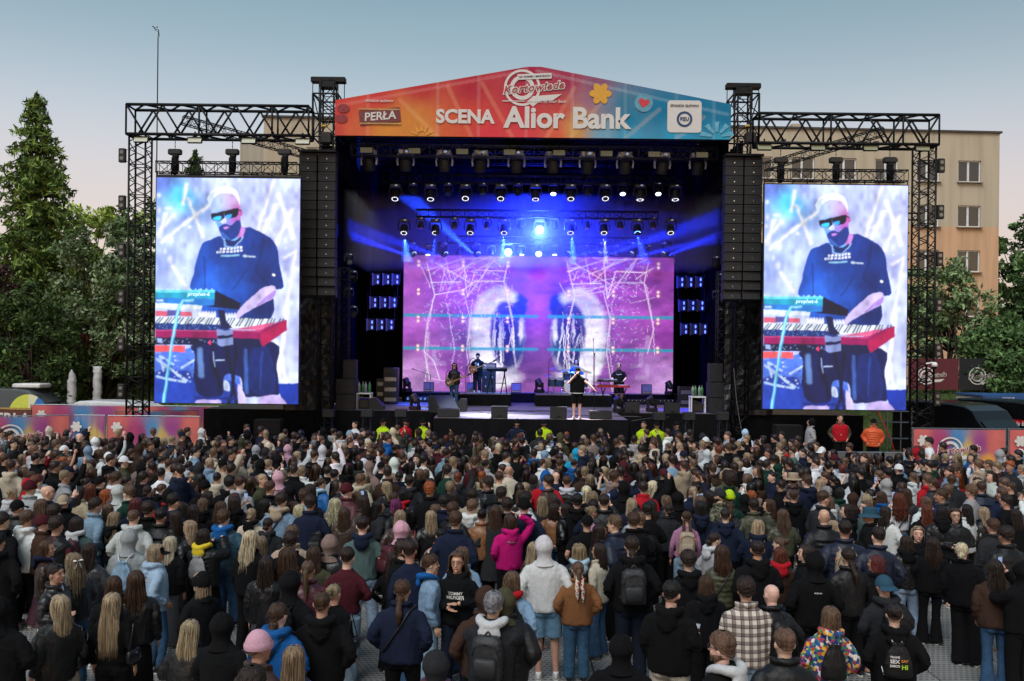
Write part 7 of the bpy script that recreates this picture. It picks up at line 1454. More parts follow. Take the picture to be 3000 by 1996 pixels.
for i, (pts, l) in enumerate((([(1960, 1222), (1900, 1226), (1850, 1234)], 'cable looped over the stage edge right of the thrust'), ([(2150, 1080), (2160, 1190), (2180, 1300)], 'pale cable hanging down from the right roof tower'))):
    q = [P(x, y, (35.4, 34.0)[i]) for x, y in pts]; t = thing('hanging_cable', l, 'cable', q[0]); MB().tube([Vector(v) - q[0] for v in cmr([tuple(v) for v in q], 5, False)], .014).build('lead', BLKP if i == 0 else ALU, t)
for i in range(7):
    g = random.Random(60 + i); x, y = g.uniform(-2.4, 3.6), g.uniform(32.8, 38.5); q = [Vector((x + .5 * j * g.uniform(.5, 1.3) - 1, y + g.uniform(-.25, .25), ZS + .012)) for j in range(6)]
    t = thing('stage_cable', 'black cable lying across the stage floor, %s from the front' % ORD[i], 'cable', q[0], group='cables on the stage floor'); MB().tube([Vector(v) - q[0] for v in cmr([tuple(v) for v in q], 4, False)], .012).build('lead', BLKP, t)
# ------------------------------------------------------------ the crowd, person by person (photo pixel of the head top, then looks)
LIST = '''
22,1739,sh,db,hooded,bk,straight,bk,-10,pocket,hu
76,1497,sh,lb,hoodie,wh,straight,bk,-25,pocket,
124,1508,sh,db,jacket,bn,wide,pl,-50,pocket,bn:bd suede
162,1516,mc,db,vest,bk,straight,bk,-15,front,sl:bd
232,1516,bob,db,jacket,tl,straight,nv,0,pocket,hd:lg PACK:bd
137,1581,bob,br,leather,bn,straight,jn,-70,down,hd:nv
170,1648,bun,db,leather,bk,straight,bk,-100,cup,su shirt
215,1620,lw,ab,leather,bk,straight,jn,55,cup,bow gl
255,1590,ls,db,leather,ck,straight,gy,-10,front,
331,1500,lw,bl,hoodie,bk,wide,gy,-20,front,
382,1493,bz,lb,hoodie,lg,straight,bk,0,pocket,
372,1548,sh,gy,hooded,gy,straight,lj,0,pocket,hu SACK:dn
458,1490,fd,bk,puffer,bk,straight,bk,0,pocket,
505,1497,ls,db,jacket,bk,straight,bk,60,down,gl
563,1525,lw,bl,leather,bk,straight,bk,70,cup,gl
487,1572,lx,pl,jacket,bk,wide,gy,-10,down,
468,1593,bob,bl,hoodie,lt,skinny,jn,-60,pocket,cap:bk TXT1
612,1545,ls,db,puffer,bk,straight,bk,-10,phone,hd:yl SACK:gy PHONE
672,1490,sh,br,jacket,tq,straight,jn,0,pocket,hd:bu
735,1488,lbun,bl,jacket,cr,straight,jn,0,pocket,hd:bk
728,1553,lw,pl,jacket,bk,straight,bk,-25,down,
408,1668,lw,br,leather,bk,skirt,bk,20,pocket,su
342,1684,ls,br,jacket,bk,straight,bk,15,down,
332,1734,lx,bl,slim,bk,straight,bk,0,pocket,BAG
597,1674,ls,bl,hooded,bk,straight,jn,55,front,hu CUP
655,1794,sh,db,hooded,bk,straight,bk,-25,pocket,hu
543,1818,ls,bl,leather,bk,straight,bk,0,pocket,
150,1743,ls,bl,jacket,bk,shorts,lg,60,cup,CUP
188,1750,ls,db,leather,bk,shorts,bg,0,pocket,BAG
752,1855,sh,lb,leather,bn,straight,bk,-40,pocket,bn:pk
722,1952,mc,db,hoodie,bn,straight,bk,0,pocket,
792,1517,lbun,db,hoodie,ck,straight,bk,-5,pocket,
852,1560,sh,db,coat,bk,straight,bk,0,pocket,
849,1540,sh,lb,jacket,bg,straight,bk,0,pocket,
760,1568,lx,ab,leather,bk,straight,bk,0,pocket,
930,1488,lw,bk,leather,ck,straight,bk,0,pocket,PACK:bk
1005,1485,lx,br,leather,bn,straight,bk,5,pocket,
1065,1517,fd,db,tee,tl,straight,lj,0,cup,hd:nv
971,1563,sh,db,leather,bk,straight,bk,-10,pocket,hu:tp
862,1605,lc,br,jacket,bk,straight,bk,-10,pocket,
915,1603,ls,br,jacket,ol,straight,bk,-5,pocket,
1007,1603,fd,db,slim,bd,straight,lj,0,pocket,
780,1630,lx,db,leather,bk,straight,gy,0,pocket,
910,1640,pt,lb,leather,bd,straight,gy,0,pocket,
848,1672,sh,db,hooded,bk,straight,bk,-15,pocket,hu PACK:bk
993,1707,bun,bl,slim,bk,straight,lj,-25,down,su BAG
954,1728,bz,br,hoodie,bk,straight,lj,0,pocket,
830,1761,lp,br,hoodie,bu,straight,jn,-15,pocket,STRAP
868,1883,lx,ab,leather,bk,straight,bk,0,pocket,
1157,1616,lx,db,dress,bk,wide,bk,0,pocket,STRAP
1180,1696,lp,br,jacket,nv,skinny,bk,-5,pocket,STRAP
1165,1586,sh,db,coat,bk,straight,bk,-65,front,gl beard
1221,1583,fd,db,slim,nv,straight,jn,0,pocket,
1253,1624,sh,br,jacket,dn,wide,lj,-75,down,hd:bu
1281,1546,lbun,bk,jacket,pt,straight,bk,25,pocket,aztec
1345,1618,lc,lb,hoodie,bk,straight,nv,170,front,gl TXT2 BAG
1362,1602,ls,lb,jacket,dn,straight,jn,-20,pocket,
1173,1527,sh,db,jacket,bk,straight,bk,-45,pocket,hu:pk sg PACK:bd
1170,1494,lx,bl,leather,bn,straight,bk,0,pocket,BAGR
1259,1494,ls,bl,leather,bk,straight,bk,20,pocket,
1329,1497,sh,br,coat,nv,straight,bk,-10,pocket,
1412,1487,bun,db,leather,tn,straight,bk,-5,pocket,bandana
1491,1505,bob,br,hoodie,mg,straight,bk,10,head,TXT3
1437,1729,sh,gy,jacket,ck,straight,lj,-10,phone,hd:lg PACK:ck CAMERA
1418,1715,sh,db,jacket,bn,straight,bk,0,pocket,hu:bn
1479,1720,sh,db,puffer,bk,straight,bk,-10,pocket,hu:ol
1278,1899,sh,db,leather,bd,straight,bk,0,pocket,hu:ck
1500,1675,bob,lb,jacket,dn,straight,jn,-20,pocket,hd:rd
1624,1475,bob,db,leather,tn,straight,jn,0,pocket,
1538,1459,sh,bk,coat,nv,straight,jn,0,pocket,bn:bk
1608,1564,sh,lb,hooded,lg,shorts,dn,0,pocket,hu H190
1562,1584,ls,bl,jacket,bn,straight,bk,-55,pocket,H157
1691,1640,pt,lb,jacket,tn,straight,jn,0,pocket,scarf suede
1697,1589,lw,ab,leather,bk,skinny,bk,10,pocket,su hd:lt
1751,1591,ls,db,jacket,cr,wide,jn,60,down,
1716,1505,sh,db,tee,bk,straight,bk,0,pocket,cap:bk
1742,1481,bun,ab,slim,lp,straight,bk,-60,front,
1764,1533,ls,db,coat,ck,straight,bk,-70,down,
1802,1513,sh,lb,puffer,nv,straight,bk,60,pocket,gl
1842,1458,lx,bl,jacket,nv,straight,bk,0,pocket,
1880,1505,sh,lb,hoodie,bk,straight,bk,15,pocket,PACK:bk
1853,1567,lp,db,hoodie,bk,straight,nv,0,pocket,PACK:ck MAN
1899,1475,sh,bk,slim,bk,straight,bk,0,pocket,
2003,1496,br,br,slim,lp,straight,lj,0,down,PACK:bg
1985,1438,sh,bl,hooded,bk,straight,bk,10,pocket,hu
2050,1451,ls,lb,hoodie,bk,straight,bk,0,pocket,
2136,1488,bz,db,hoodie,nv,straight,bk,-10,pocket,
2089,1559,lbun,db,jacket,gy,straight,bk,-70,pocket,hd:lg
2111,1595,lw,br,vest,ol,skirt,bk,0,pocket,sl:tl STRAP
2219,1522,ls,bl,hoodie,nv,straight,bk,-15,pocket,
2222,1583,bz,db,hoodie,bk,straight,bk,-5,cup,beard
2022,1618,mc,db,hoodie,bk,straight,bk,0,pocket,
1958,1704,fd,bk,hoodie,bk,straight,bg,-25,cup,beard CUP
2073,1685,ls,br,hoodie,bk,straight,bk,-5,pocket,
1828,1856,sh,db,hooded,bk,straight,bk,-15,pocket,hu
2105,1852,sh,lb,jacket,bk,straight,bk,55,pocket,sg hd:lg beard
2197,1697,mc,db,jacket,pt,straight,lj,0,pocket,plaid
2269,1711,bd,db,jacket,bk,straight,bk,20,pocket,PACK:bk
2304,1848,fd,lb,jacket,bk,straight,bk,0,pocket,TXT9
2415,1775,bob,lb,hoodie,pt,straight,bk,5,pocket,print SACK:bk
2371,1613,sh,db,hooded,bk,straight,bk,0,pocket,hu TXT4
2282,1599,ls,au,leather,bn,straight,jn,-5,pocket,hd:rd
2279,1572,bun,lb,leather,ol,straight,bk,50,pocket,
2355,1595,bob,db,jacket,bk,straight,bk,70,pocket,
2422,1490,bd,db,puffer,bk,straight,bk,0,pocket,
2440,1525,ls,bl,jacket,nv,straight,bk,10,pocket,
2473,1522,fd,db,puffer,nv,straight,jn,-10,pocket,PACK:bg
2546,1487,sh,db,jacket,bk,straight,bk,65,pocket,bkt:tq sg
2495,1602,lp,db,jacket,bk,straight,bk,10,pocket,MAN
2559,1627,bob,dr,hoodie,bk,straight,bk,50,pocket,
2613,1681,bz,lb,hoodie,ck,straight,bk,5,front,capr:tq PACK:bk
2629,1767,bun,db,hoodie,bk,straight,bk,-10,pocket,SACK:bk TXT5
2600,1484,ls,db,jacket,wh,straight,nv,-50,front,STRAP
2640,1445,lc,au,crop,wh,straight,jn,0,phone,bare STRAP
2680,1540,ls,bl,jacket,bk,straight,bk,160,front,su
2657,1567,ls,db,leather,bk,straight,lj,-5,down,hd:bk
2724,1572,lw,db,jacket,bk,flare,bk,-10,pocket,BAG
2705,1477,lx,au,jacket,bk,straight,bk,0,pocket,
2756,1483,ls,bk,leather,bk,straight,lj,-10,pocket,hd:bk
2797,1488,bob,br,jacket,bk,straight,bk,165,front,gl
2870,1482,ls,bl,leather,bk,straight,gy,30,pocket,BAG
2842,1589,lbun,pl,jacket,bk,wide,bk,-30,cup,
2921,1638,lx,db,jacket,bn,flare,jn,-15,cup,BAG suede
2950,1450,sh,db,slim,bk,shorts,dn,40,pocket,
2988,1640,sh,db,hooded,bk,straight,bk,20,phone,hu
2963,1410,bz,br,tee,bk,straight,bk,40,cup,TXT6
251,1361,sh,bl,hoodie,bk,straight,bk,-25,pocket,
340,1385,sh,br,hoodie,wh,straight,jn,-15,pocket,
350,1420,sh,gy,hooded,lg,straight,jn,-20,pocket,hu
290,1393,sh,db,jacket,bk,straight,bk,-20,pocket,cap:bk
194,1448,sh,db,jacket,bk,straight,bk,0,pocket,capr:bg
49,1462,sh,db,jacket,bk,straight,bk,-20,pocket,cap:bk
19,1432,bun,bl,hoodie,lg,straight,bk,-15,pocket,
318,1432,bob,og,slim,lt,straight,jn,-60,pocket,
266,1460,sh,db,jacket,dn,straight,jn,-40,pocket,
395,1459,bob,dr,jacket,nv,straight,bk,-5,pocket,
433,1421,lbun,db,jacket,nv,straight,bk,-10,pocket,
492,1447,fd,bk,hoodie,nv,straight,bk,-25,pocket,
500,1432,sh,db,jacket,rd,straight,bk,0,pocket,hu:bk
595,1407,sh,db,hoodie,bk,straight,bk,0,pocket,bn:bk
592,1458,ls,lb,hoodie,bk,straight,bk,0,pocket,
665,1397,mc,bk,hoodie,bk,straight,bk,0,pocket,
700,1396,fd,br,hoodie,gy,straight,jn,-15,pocket,su
140,1421,bd,db,jacket,nv,straight,bk,-55,pocket,gl
223,1426,ls,db,jacket,bg,straight,jn,-20,pocket,
261,1418,bob,rd,jacket,cr,straight,jn,10,pocket,
95,1381,lx,br,leather,bn,straight,bk,-20,pocket,
830,1377,sh,lb,hooded,pk,straight,jn,0,pocket,hu SACKL
941,1400,pt,br,puffer,bu,straight,bk,-50,pocket,gl hd:lt
815,1445,sh,db,jacket,dn,straight,jn,-20,pocket,hd:bg STRAP
872,1477,ls,pl,leather,bk,straight,bk,-15,pocket,
977,1462,lc,pl,jacket,bk,straight,bk,-10,pocket,
1044,1440,ls,lb,leather,ck,straight,bk,0,pocket,
1016,1413,sh,db,puffer,bd,straight,bk,-45,pocket,bn:bd
970,1377,fd,bk,tee,gy,straight,bk,-5,pocket,
1055,1388,sh,lb,hoodie,cr,straight,bk,-30,pocket,
1152,1386,lw,bl,leather,ol,straight,bk,0,pocket,su
1205,1391,sh,db,hoodie,ck,straight,bk,-5,pocket,
1269,1415,mc,og,jacket,bk,straight,bk,0,pocket,
1461,1383,fd,br,hoodie,cr,straight,jn,0,pocket,
1184,1432,bob,bk,leather,bk,straight,bk,-10,pocket,hd:rd
1157,1464,bob,mg,jacket,bk,straight,bk,60,pocket,
1221,1330,mc,db,jacket,bk,straight,bk,165,front,shirt
1488,1362,bd,db,slim,cr,straight,bk,0,pocket,
1164,1340,sh,db,hooded,wh,straight,bk,-10,pocket,hu
1685,1313,sh,db,hooded,cy,straight,bk,-10,pocket,hu
1599,1378,sh,db,hooded,rd,straight,bk,-5,pocket,hu:bu
1704,1367,lx,og,jacket,gr,straight,bk,0,pocket,
1844,1357,bob,db,slim,tp,straight,bk,0,up,cap:cr
1802,1381,sh,br,hoodie,tp,straight,bk,-40,pocket,
1829,1408,sh,db,hooded,bk,straight,bk,-10,pocket,hu
1662,1394,fd,br,hoodie,lg,straight,bk,-5,pocket,PACK:bk
1562,1391,bob,db,jacket,bg,straight,bk,0,pocket,PACK:bk hd:ck
2101,1431,sh,db,jacket,pt,straight,bk,55,pocket,cap:ck camo beard
2127,1434,sh,db,jacket,dg,straight,bk,0,pocket,bn:hv
2122,1386,cu,db,jacket,dg,straight,bk,0,pocket,
2060,1386,pt,br,jacket,cr,straight,bk,60,pocket,hd:bn
2194,1435,lw,og,jacket,bk,straight,bk,-5,pocket,
2184,1256,sh,db,hooded,lt,straight,bk,-30,pocket,hu
2066,1280,sh,db,jacket,bk,straight,bk,-50,pocket,cap:wh
2229,1338,sh,db,hooded,wh,straight,bk,-10,pocket,hu
2503,1369,sh,bk,tee,bk,straight,bk,15,phone,TXT7 CAMERA
2676,1383,pt,lb,hoodie,lg,wide,lg,10,front,TXT8
2890,1345,bz,lb,jacket,pt,straight,bk,40,cup,camo CUP
2734,1346,sh,db,hoodie,dg,straight,bk,-20,pocket,cap:nv
2800,1359,sh,lb,hoodie,bk,straight,lj,15,pocket,gl
2737,1400,bz,br,puffer,ck,straight,bk,35,pocket,gl
2877,1413,fd,br,puffer,nv,straight,bk,-10,pocket,
2460,1428,bob,bk,hoodie,dg,straight,bk,-65,pocket,TXT6
2533,1445,ls,bl,jacket,bk,straight,bk,-5,pocket,
2325,1388,sh,db,leather,bn,straight,bk,-10,phone,fed:bg
2361,1391,sh,br,hoodie,nv,straight,bk,25,pocket,
2403,1404,lw,bl,jacket,bk,straight,bk,30,pocket,
2263,1334,sh,db,hoodie,cr,straight,bk,-5,pocket,
2590,1399,sh,gy,hooded,gy,straight,bk,10,phone,hu
2610,1372,fd,bk,hoodie,bk,straight,bk,15,pocket,
2727,1283,mc,db,tee,wh,straight,bk,70,front,
2689,1311,sh,db,hooded,rd,straight,bk,-10,pocket,hu
2848,1305,sh,bk,jacket,gr,straight,bk,60,pocket,gl
2931,1316,sh,db,hooded,gy,straight,bk,10,pocket,hu
2330,1432,bz,br,hoodie,bk,straight,bk,-15,pocket,
2405,1440,fd,br,jacket,ck,straight,bk,-60,pocket,
2310,1447,pt,br,slim,bg,straight,bk,60,pocket,STRAP
2480,1478,ls,db,hoodie,bk,straight,bk,60,pocket,
2255,1460,ls,br,leather,ol,straight,bk,60,pocket,
2300,1493,lw,lb,leather,ol,straight,bk,0,pocket,BAG
2660,1430,ls,br,jacket,ck,straight,bk,-20,pocket,
2830,1475,ls,bk,jacket,lg,straight,bk,30,pocket,
2210,1461,sh,db,jacket,ol,straight,bk,0,pocket,
2140,1470,pt,br,jacket,ck,straight,bk,-10,pocket,
1990,1450,ls,db,jacket,bk,straight,bk,10,pocket,
1950,1450,ls,lb,puffer,bk,straight,bk,40,pocket,
1905,1465,lw,db,jacket,ck,straight,bk,0,pocket,
1770,1450,fd,db,jacket,bk,straight,bk,-10,pocket,su
1740,1465,sh,bk,jacket,nv,straight,bk,0,pocket,
1690,1447,sh,bk,hoodie,bk,straight,bk,-5,pocket,
1660,1475,ls,db,leather,bk,straight,bk,70,pocket,gl
1850,1505,mc,br,jacket,bk,straight,bk,0,pocket,
1590,1452,ls,ab,jacket,ck,straight,bk,0,pocket,
1495,1460,sh,db,jacket,bk,straight,bk,0,pocket,
1455,1482,lx,br,coat,ck,straight,bk,0,pocket,
1380,1462,sh,lb,hoodie,wh,straight,bk,-20,pocket,
1330,1470,sh,br,jacket,bk,straight,bk,-30,pocket,
1300,1452,sh,bk,jacket,nv,straight,bk,0,pocket,
1260,1475,ls,lb,leather,bk,straight,bk,50,pocket,
1115,1465,ls,bk,coat,ck,straight,bk,-65,pocket,su
1070,1450,ls,db,jacket,bn,straight,bk,50,pocket,
1130,1410,ls,bl,leather,bk,straight,bk,60,pocket,
910,1452,sh,db,jacket,nv,straight,bk,-5,pocket,
860,1470,lc,br,jacket,lg,straight,bk,-5,pocket,
770,1460,ls,bk,jacket,lg,straight,bk,-50,pocket,
700,1450,ls,db,hoodie,bk,straight,bk,0,pocket,
640,1470,ls,br,jacket,bk,straight,bk,-5,pocket,
560,1480,ls,db,jacket,bk,straight,bk,0,pocket,
545,1470,lx,db,leather,ck,straight,bk,0,pocket,
440,1468,sh,db,jacket,bk,straight,bk,0,pocket,
410,1500,ls,db,jacket,ck,straight,bk,-20,pocket,
310,1478,lx,lb,jacket,bk,straight,bk,0,pocket,
180,1505,ls,br,jacket,ck,straight,bk,-20,pocket,
130,1462,bob,lb,jacket,nv,straight,bk,-20,pocket,
150,1480,mc,db,jacket,bk,straight,bk,-10,pocket,
20,1500,sh,db,hoodie,bk,straight,bk,-20,pocket,
2560,1545,fd,db,jacket,nv,straight,bk,0,pocket,
2960,1545,sh,db,jacket,bk,straight,jn,10,pocket,
2985,1490,ls,db,jacket,bk,straight,bk,0,pocket,
2905,1520,sh,br,jacket,ck,straight,jn,20,pocket,
2,1560,sh,bk,hoodie,bk,straight,bk,0,pocket,
'''
ITEMS = []
def on(o, name, label, cat, me, local, group=None):               # a worn or held thing, placed by its bearer
    q = obj(name, me); bpy.context.view_layer.update if False else None
    M = Matrix.Translation(o.location) @ o.rotation_euler.to_matrix().to_4x4() @ Matrix.Diagonal(tuple(o.scale) + (1,)); q.matrix_world = M @ Matrix.Translation(local); return tag(q, label, cat, group)
def pack_parts(col):
    pass
PACKC = {}
def pack_mesh():
    b = MB(); b.loft([((0, 0, -.2), .13, .06), ((0, 0, -.18), .15, .085), ((0, 0, .05), .15, .09), ((0, .005, .17), .135, .075), ((0, .01, .22), .09, .04)], 20, sq=.55); m1 = b
    p = MB().loft([((0, -.085, -.17), .09, .03), ((0, -.095, -.12), .11, .04), ((0, -.095, -.0), .108, .035), ((0, -.08, .03), .09, .02)], 16, sq=.5)
    s = MB()
    for k in (-1, 1): limb(s, [(k * .07, .06, .19), (k * .085, .13, .22), (k * .1, .2, .2), (k * .13, .26, .1), (k * .15, .2, -.1), (k * .14, .06, -.16)], [.014] * 6, 8)
    h = MB(); limb(h, [(-.03, .01, .215), (0, .02, .25), (.03, .01, .215)], [.008] * 3, 6); z = MB().tube([(-.125, -.088, .05), (-.1, -.09, .14), (0, -.085, .17), (.1, -.09, .14), (.125, -.088, .05)], .004, 5)
    return remesh(m1, .012, 2, .5, 'body', fold(5, .006)), p.mesh('pocket', [], True), s.mesh('strap', [], True), h.mesh('handle', [], True), z.mesh('zip', [], True)
PKM = pack_mesh()
def sack_mesh():
    b = MB(); b.loft([((0, 0, -.22), .12, .03), ((0, -.01, -.18), .155, .05), ((0, -.015, -.05), .15, .055), ((0, -.005, .08), .115, .045), ((0, 0, .15), .06, .03), ((0, 0, .18), .075, .035)], 18); s = MB()
    for k in (-1, 1): limb(s, [(k * .03, 0, .16), (k * .08, .05, .24), (k * .1, .13, .26), (k * .12, .22, .18), (k * .16, .14, -.05), (k * .14, .02, -.2)], [.005] * 6, 6)
    def f(p): return .008 * math.sin(math.atan2(p.x, p.y) * 9 + 3 * p.z) * max(0, (p.z + .1) / .25) + .006 * noise.noise(p * 14)
    return remesh(b, .011, 1, .5, 'bag', f), s.mesh('cord', [], True)
SKM = sack_mesh()
def wear_pack(o, label, col, sack=False):
    t = thing('drawstring_bag' if sack else 'backpack', label, 'backpack'); M = Matrix.Translation(o.location) @ o.rotation_euler.to_matrix().to_4x4() @ Matrix.Diagonal(tuple(o.scale) + (1,)); t.matrix_world = M @ Matrix.Translation((0, -.235 if not sack else -.2, 1.2)); c = C(TOPC[col][1])
    if sack:
        part('bag', with_mat(SKM[0], NYLON, 'n'), t, c); part('cord', with_mat(SKM[1], WHT if col in ('dn', 'bk') else BLKP, 'c' + col), t)
    else:
        part('body', with_mat(PKM[0], NYLON, 'n'), t, c); part('pocket', with_mat(PKM[1], NYLON, 'n'), t, tuple(q * .85 for q in c[:3])); part('strap', with_mat(PKM[2], NYLON, 'n'), t, tuple(q * .7 for q in c[:3])); part('handle', with_mat(PKM[3], NYLON, 'n'), t, c); part('zip', with_mat(PKM[4], BLKP, 'z'), t)
        if col == 'bg':
            for x in (-.14, .14):
                for z in (-.15, .1): MB().bbox((x, -.05, z), (.035, .03, .03), .005).build('orange_buckle', mat('orange_nylon', C('#b8662c'), .6), t)
            MB().box((.06, -.13, -.155), (.06, .008, .03)).build('patch', BLKP, t)
    return t
def bag_mesh():
    b = MB(); b.loft([((0, 0, -.1), .1, .03), ((0, 0, -.08), .13, .045), ((0, 0, .03), .12, .04), ((0, 0, .06), .1, .02)], 16, sq=.6); s = MB(); limb(s, [(-.1, 0, .05), (-.06, -.02, .25), (0, .0, .36), (.06, .02, .25), (.1, 0, .05)], [.008] * 5, 6); return b.mesh('bag', [], True), s.mesh('strap', [], True)
BGM = bag_mesh()
def wear_bag(o, label, m):
    t = thing('shoulder_bag', label, 'handbag'); M = Matrix.Translation(o.location) @ o.rotation_euler.to_matrix().to_4x4() @ Matrix.Diagonal(tuple(o.scale) + (1,)); t.matrix_world = M @ Matrix.Translation((.27, -.03, 1.05)) @ Matrix.Rotation(R(80), 4, 'Z'); obj('bag', with_mat(BGM[0], m, m.name), t); obj('strap', with_mat(BGM[1], m, m.name), t); MB().box((0, -.045, .02), (.03, .01, .02)).build('clasp', CHR, t); return t
STRM = None
def cross_strap(o):
    global STRM
    if STRM is None:
        b = MB(); pts = [(.14, .02, 1.475), (.1, -.12, 1.43), (.03, -.168, 1.3), (-.07, -.172, 1.15), (-.16, -.14, 1.02), (-.215, -.03, .98), (-.18, .12, 1.03), (-.05, .165, 1.18), (.07, .15, 1.36), (.14, .06, 1.46)]; limb(b, pts, [.012] * 10, 6); STRM = b.mesh('strap', [BLKP], True)
    obj('cross_strap', STRM, o)
CUPM = MB().loft([((0, 0, -.06), .03, .03), ((0, 0, .065), .042, .042)], 14).mesh('cup', [mat('plastic_cup', C('#a8b0b8'), .15, var=.1, spec=.6)], True); CUPD = MB().cyl((0, 0, -.055), (0, 0, .03), .03, .0395, 14).mesh('drink', [mat('cola', C('#3a1c10'), .2)], True)
PHM = MB().bbox((0, 0, 0), (.075, .009, .155), .003).mesh('phone', [BLKP]); PHS = MB().box((0, -.0052, 0), (.066, .001, .14)).mesh('screen', [mat('phone_screen', emit=C('#8fa6d0'), es=.6)])
def near_front(p): return p
RLT = {'x': 0}
hand_pos = []; rows = [l.split(',') for l in LIST.strip().splitlines()]
FAR_PANTS = True
def h_of(hair, g): return g.uniform(1.58, 1.75) if hair in ('ls', 'lx', 'lw', 'lc', 'bob', 'pt', 'bun', 'lbun', 'br') else g.uniform(1.7, 1.92)
def xy_for(x, y, h, ex): return PZ(x, y, h + (.035 if ('hu' in ex or 'bn:' in ex or 'bkt' in ex) else .02) + .03)
for i, r_ in enumerate(rows):
    x, y, hair, hc, kind, tc, bot, bc, rz, pose, ex = (r_ + [''] * 3)[:11]; x, y = float(x), float(y); g = random.Random(i * 31 + 5); h = h_of('sh' if 'MAN' in ex else hair, g)
    if kind == 'hooded' and hair in ('ls',): h = 1.68
    h = next((int(e[1:]) / 100 for e in ex.split() if e[0] == 'H' and e[1:].isdigit()), h)
    pose = g.choices(['pocket', 'down', 'front', 'phone'], [5, 2.2, 2.6, .7 if y < 1470 else 0])[0] if pose == 'pocket' and 'PACK' not in ex and 'TXT' not in ex and bot != 'shorts' else pose; p = xy_for(x, y, h, ex); stance = 'a' if g.random() < .5 else 'b'
    o = person((p.x, p.y, .03), h, R(float(rz)) + g.uniform(-.1, .1), hair, hc, kind, tc, bot, bc, pose, stance, ' '.join(e for e in ex.split() if not e.isupper() and not e.startswith(('PACK', 'SACK', 'TXT'))), seed=i, gender='m' if 'MAN' in ex else None, shoes=p.y < 17)
    PEOPLE[-1]['items'] = [e for e in ex.split() if e.isupper() or e.startswith(('PACK', 'SACK', 'TXT'))] + (['PHONE'] if pose == 'phone' and not ('PHONE' in ex or 'CAMERA' in ex) else []); PEOPLE[-1]['px'] = (x, y); hand_pos.append((p.x, p.y))
PRINTS = {'TXT1': [('OBSESSED', 1.28, .24, 0, .1)], 'TXT2': [('TOMMY', 1.27, .2, 1, 0), ('HILFIGER', 1.22, .24, 1, 0)], 'TXT3': [('Tak. wet. i', 1.33, .16, 0, 0)], 'TXT4': [('MORNIN', 1.3, .09, 0, 0)], 'TXT6': [('SAVAGE', 1.26, .26, 0, .2), ('2019', 1.18, .12, 0, .2)], 'TXT7': [('FOTO', 1.33, .18, 0, 0), ('KORTOWIADA', 1.24, .16, 0, 0), ('OLSZTYN', 1.2, .12, 0, 0), ('Kortowiada', 1.14, .18, 0, 0), ('Alior Bank', 1.06, .12, 0, 0)], 'TXT8': [('SAY WELL', 1.25, .24, 0, .12)], 'TXT9': [('NORTH', 1.27, .07, 0, 0)]}
for d in PEOPLE:
    for e in d.get('items', []):
        if e in PRINTS: print_on(d['top'], PRINTS[e], DPR if e == 'TXT8' else WPR)
# ------------------------------------------------------------ people between those listed: the crowd closes up towards the stage
class Grid:
    def __init__(s, c): s.c = c; s.d = {}
    def add(s, x, y): s.d.setdefault((int(x // s.c), int(y // s.c)), []).append((x, y))
    def near(s, x, y, r):
        i, j = int(x // s.c), int(y // s.c)
        return any((a - x) ** 2 + (b - y) ** 2 < r * r for u in (-1, 0, 1) for v in (-1, 0, 1) for a, b in s.d.get((i + u, j + v), ()))
gr = Grid(.6)
for x, y in hand_pos: gr.add(x, y)
def edge(x):
    if x < -8.5: return 28.4 + .5 * math.sin(x * 1.7)
    if x > 9: return 25.6 + .8 * math.sin(x * 2.3)
    if -2.9 < x < 4.2: return 29.6
    return 30.0
cand = []; gg = random.Random(77)
for k in range(60000):
    y = math.sqrt(gg.uniform(16.2 ** 2, 31.2 ** 2)); x = gg.uniform(-1, 1) * (y * .57 + .4)
    if y > edge(x) or (abs(x) > 0 and x > 7.2 and y < 19.5 and gg.random() < .75): continue
    rad = .5 if y > 20 else .58
    if gr.near(x, y, rad): continue
    gr.add(x, y); cand.append((x, y))
    if len(cand) > 1050: break
cand.sort(key=lambda q: q[1])
FEMH = [('ls', 6), ('lx', 3), ('lw', 4), ('lc', 1), ('bob', 2), ('pt', 2), ('bun', 1), ('lbun', 1.5)]; MALH = [('sh', 6), ('fd', 3), ('bz', 1.6), ('mc', 2), ('bd', .25)]
def rand_person(g):
    fem = g.random() < .5; hair = g.choices(*zip(*(FEMH if fem else MALH)))[0]; hc = g.choices(['bk', 'db', 'br', 'lb', 'bl', 'ab', 'pl', 'au', 'og', 'gy'], [3, 9, 6, 2.2, 1.6 if fem else .6, 1.3, .35, .7, .35, .3])[0]
    kind = g.choices(['hoodie', 'jacket', 'leather', 'puffer', 'tee', 'slim'], [4, 4, 2.2, 1.2, .7, 1.5])[0]; tc = g.choices(['bk', 'ck', 'nv', 'gy', 'lg', 'wh', 'cr', 'bg', 'bn', 'ol', 'dg', 'tl', 'dn', 'bu', 'bd', 'rd', 'pk', 'tp'], [8.5, 4, 3, 2.4, 2.2, 2.4, 1.8, 1.4, 1.7, 1.2, .6, .6, 1.6, .6, .7, .5, .5, .8])[0]; ex = ''
    if kind == 'leather' and tc not in ('bk', 'ck', 'bn', 'ol'): tc = 'bk'
    q = g.random()
    if q < .07: kind, ex = 'hooded', 'hu'
    elif q < .12: ex = 'cap:' + g.choice(['bk', 'bk', 'nv', 'wh', 'gy', 'bg'])
    elif q < .14: ex = 'bn:' + g.choice(['bk', 'gy', 'bd', 'bn'])
    elif q < .19: ex = 'su'
    elif q < .22: ex = 'gl'
    rz = g.gauss(0, 14) if g.random() < .74 else g.choice((-1, 1)) * g.uniform(35, 90); return hair, hc, kind, tc, ex, rz
N_IND = 300 - len(rows) - 13
rest = []
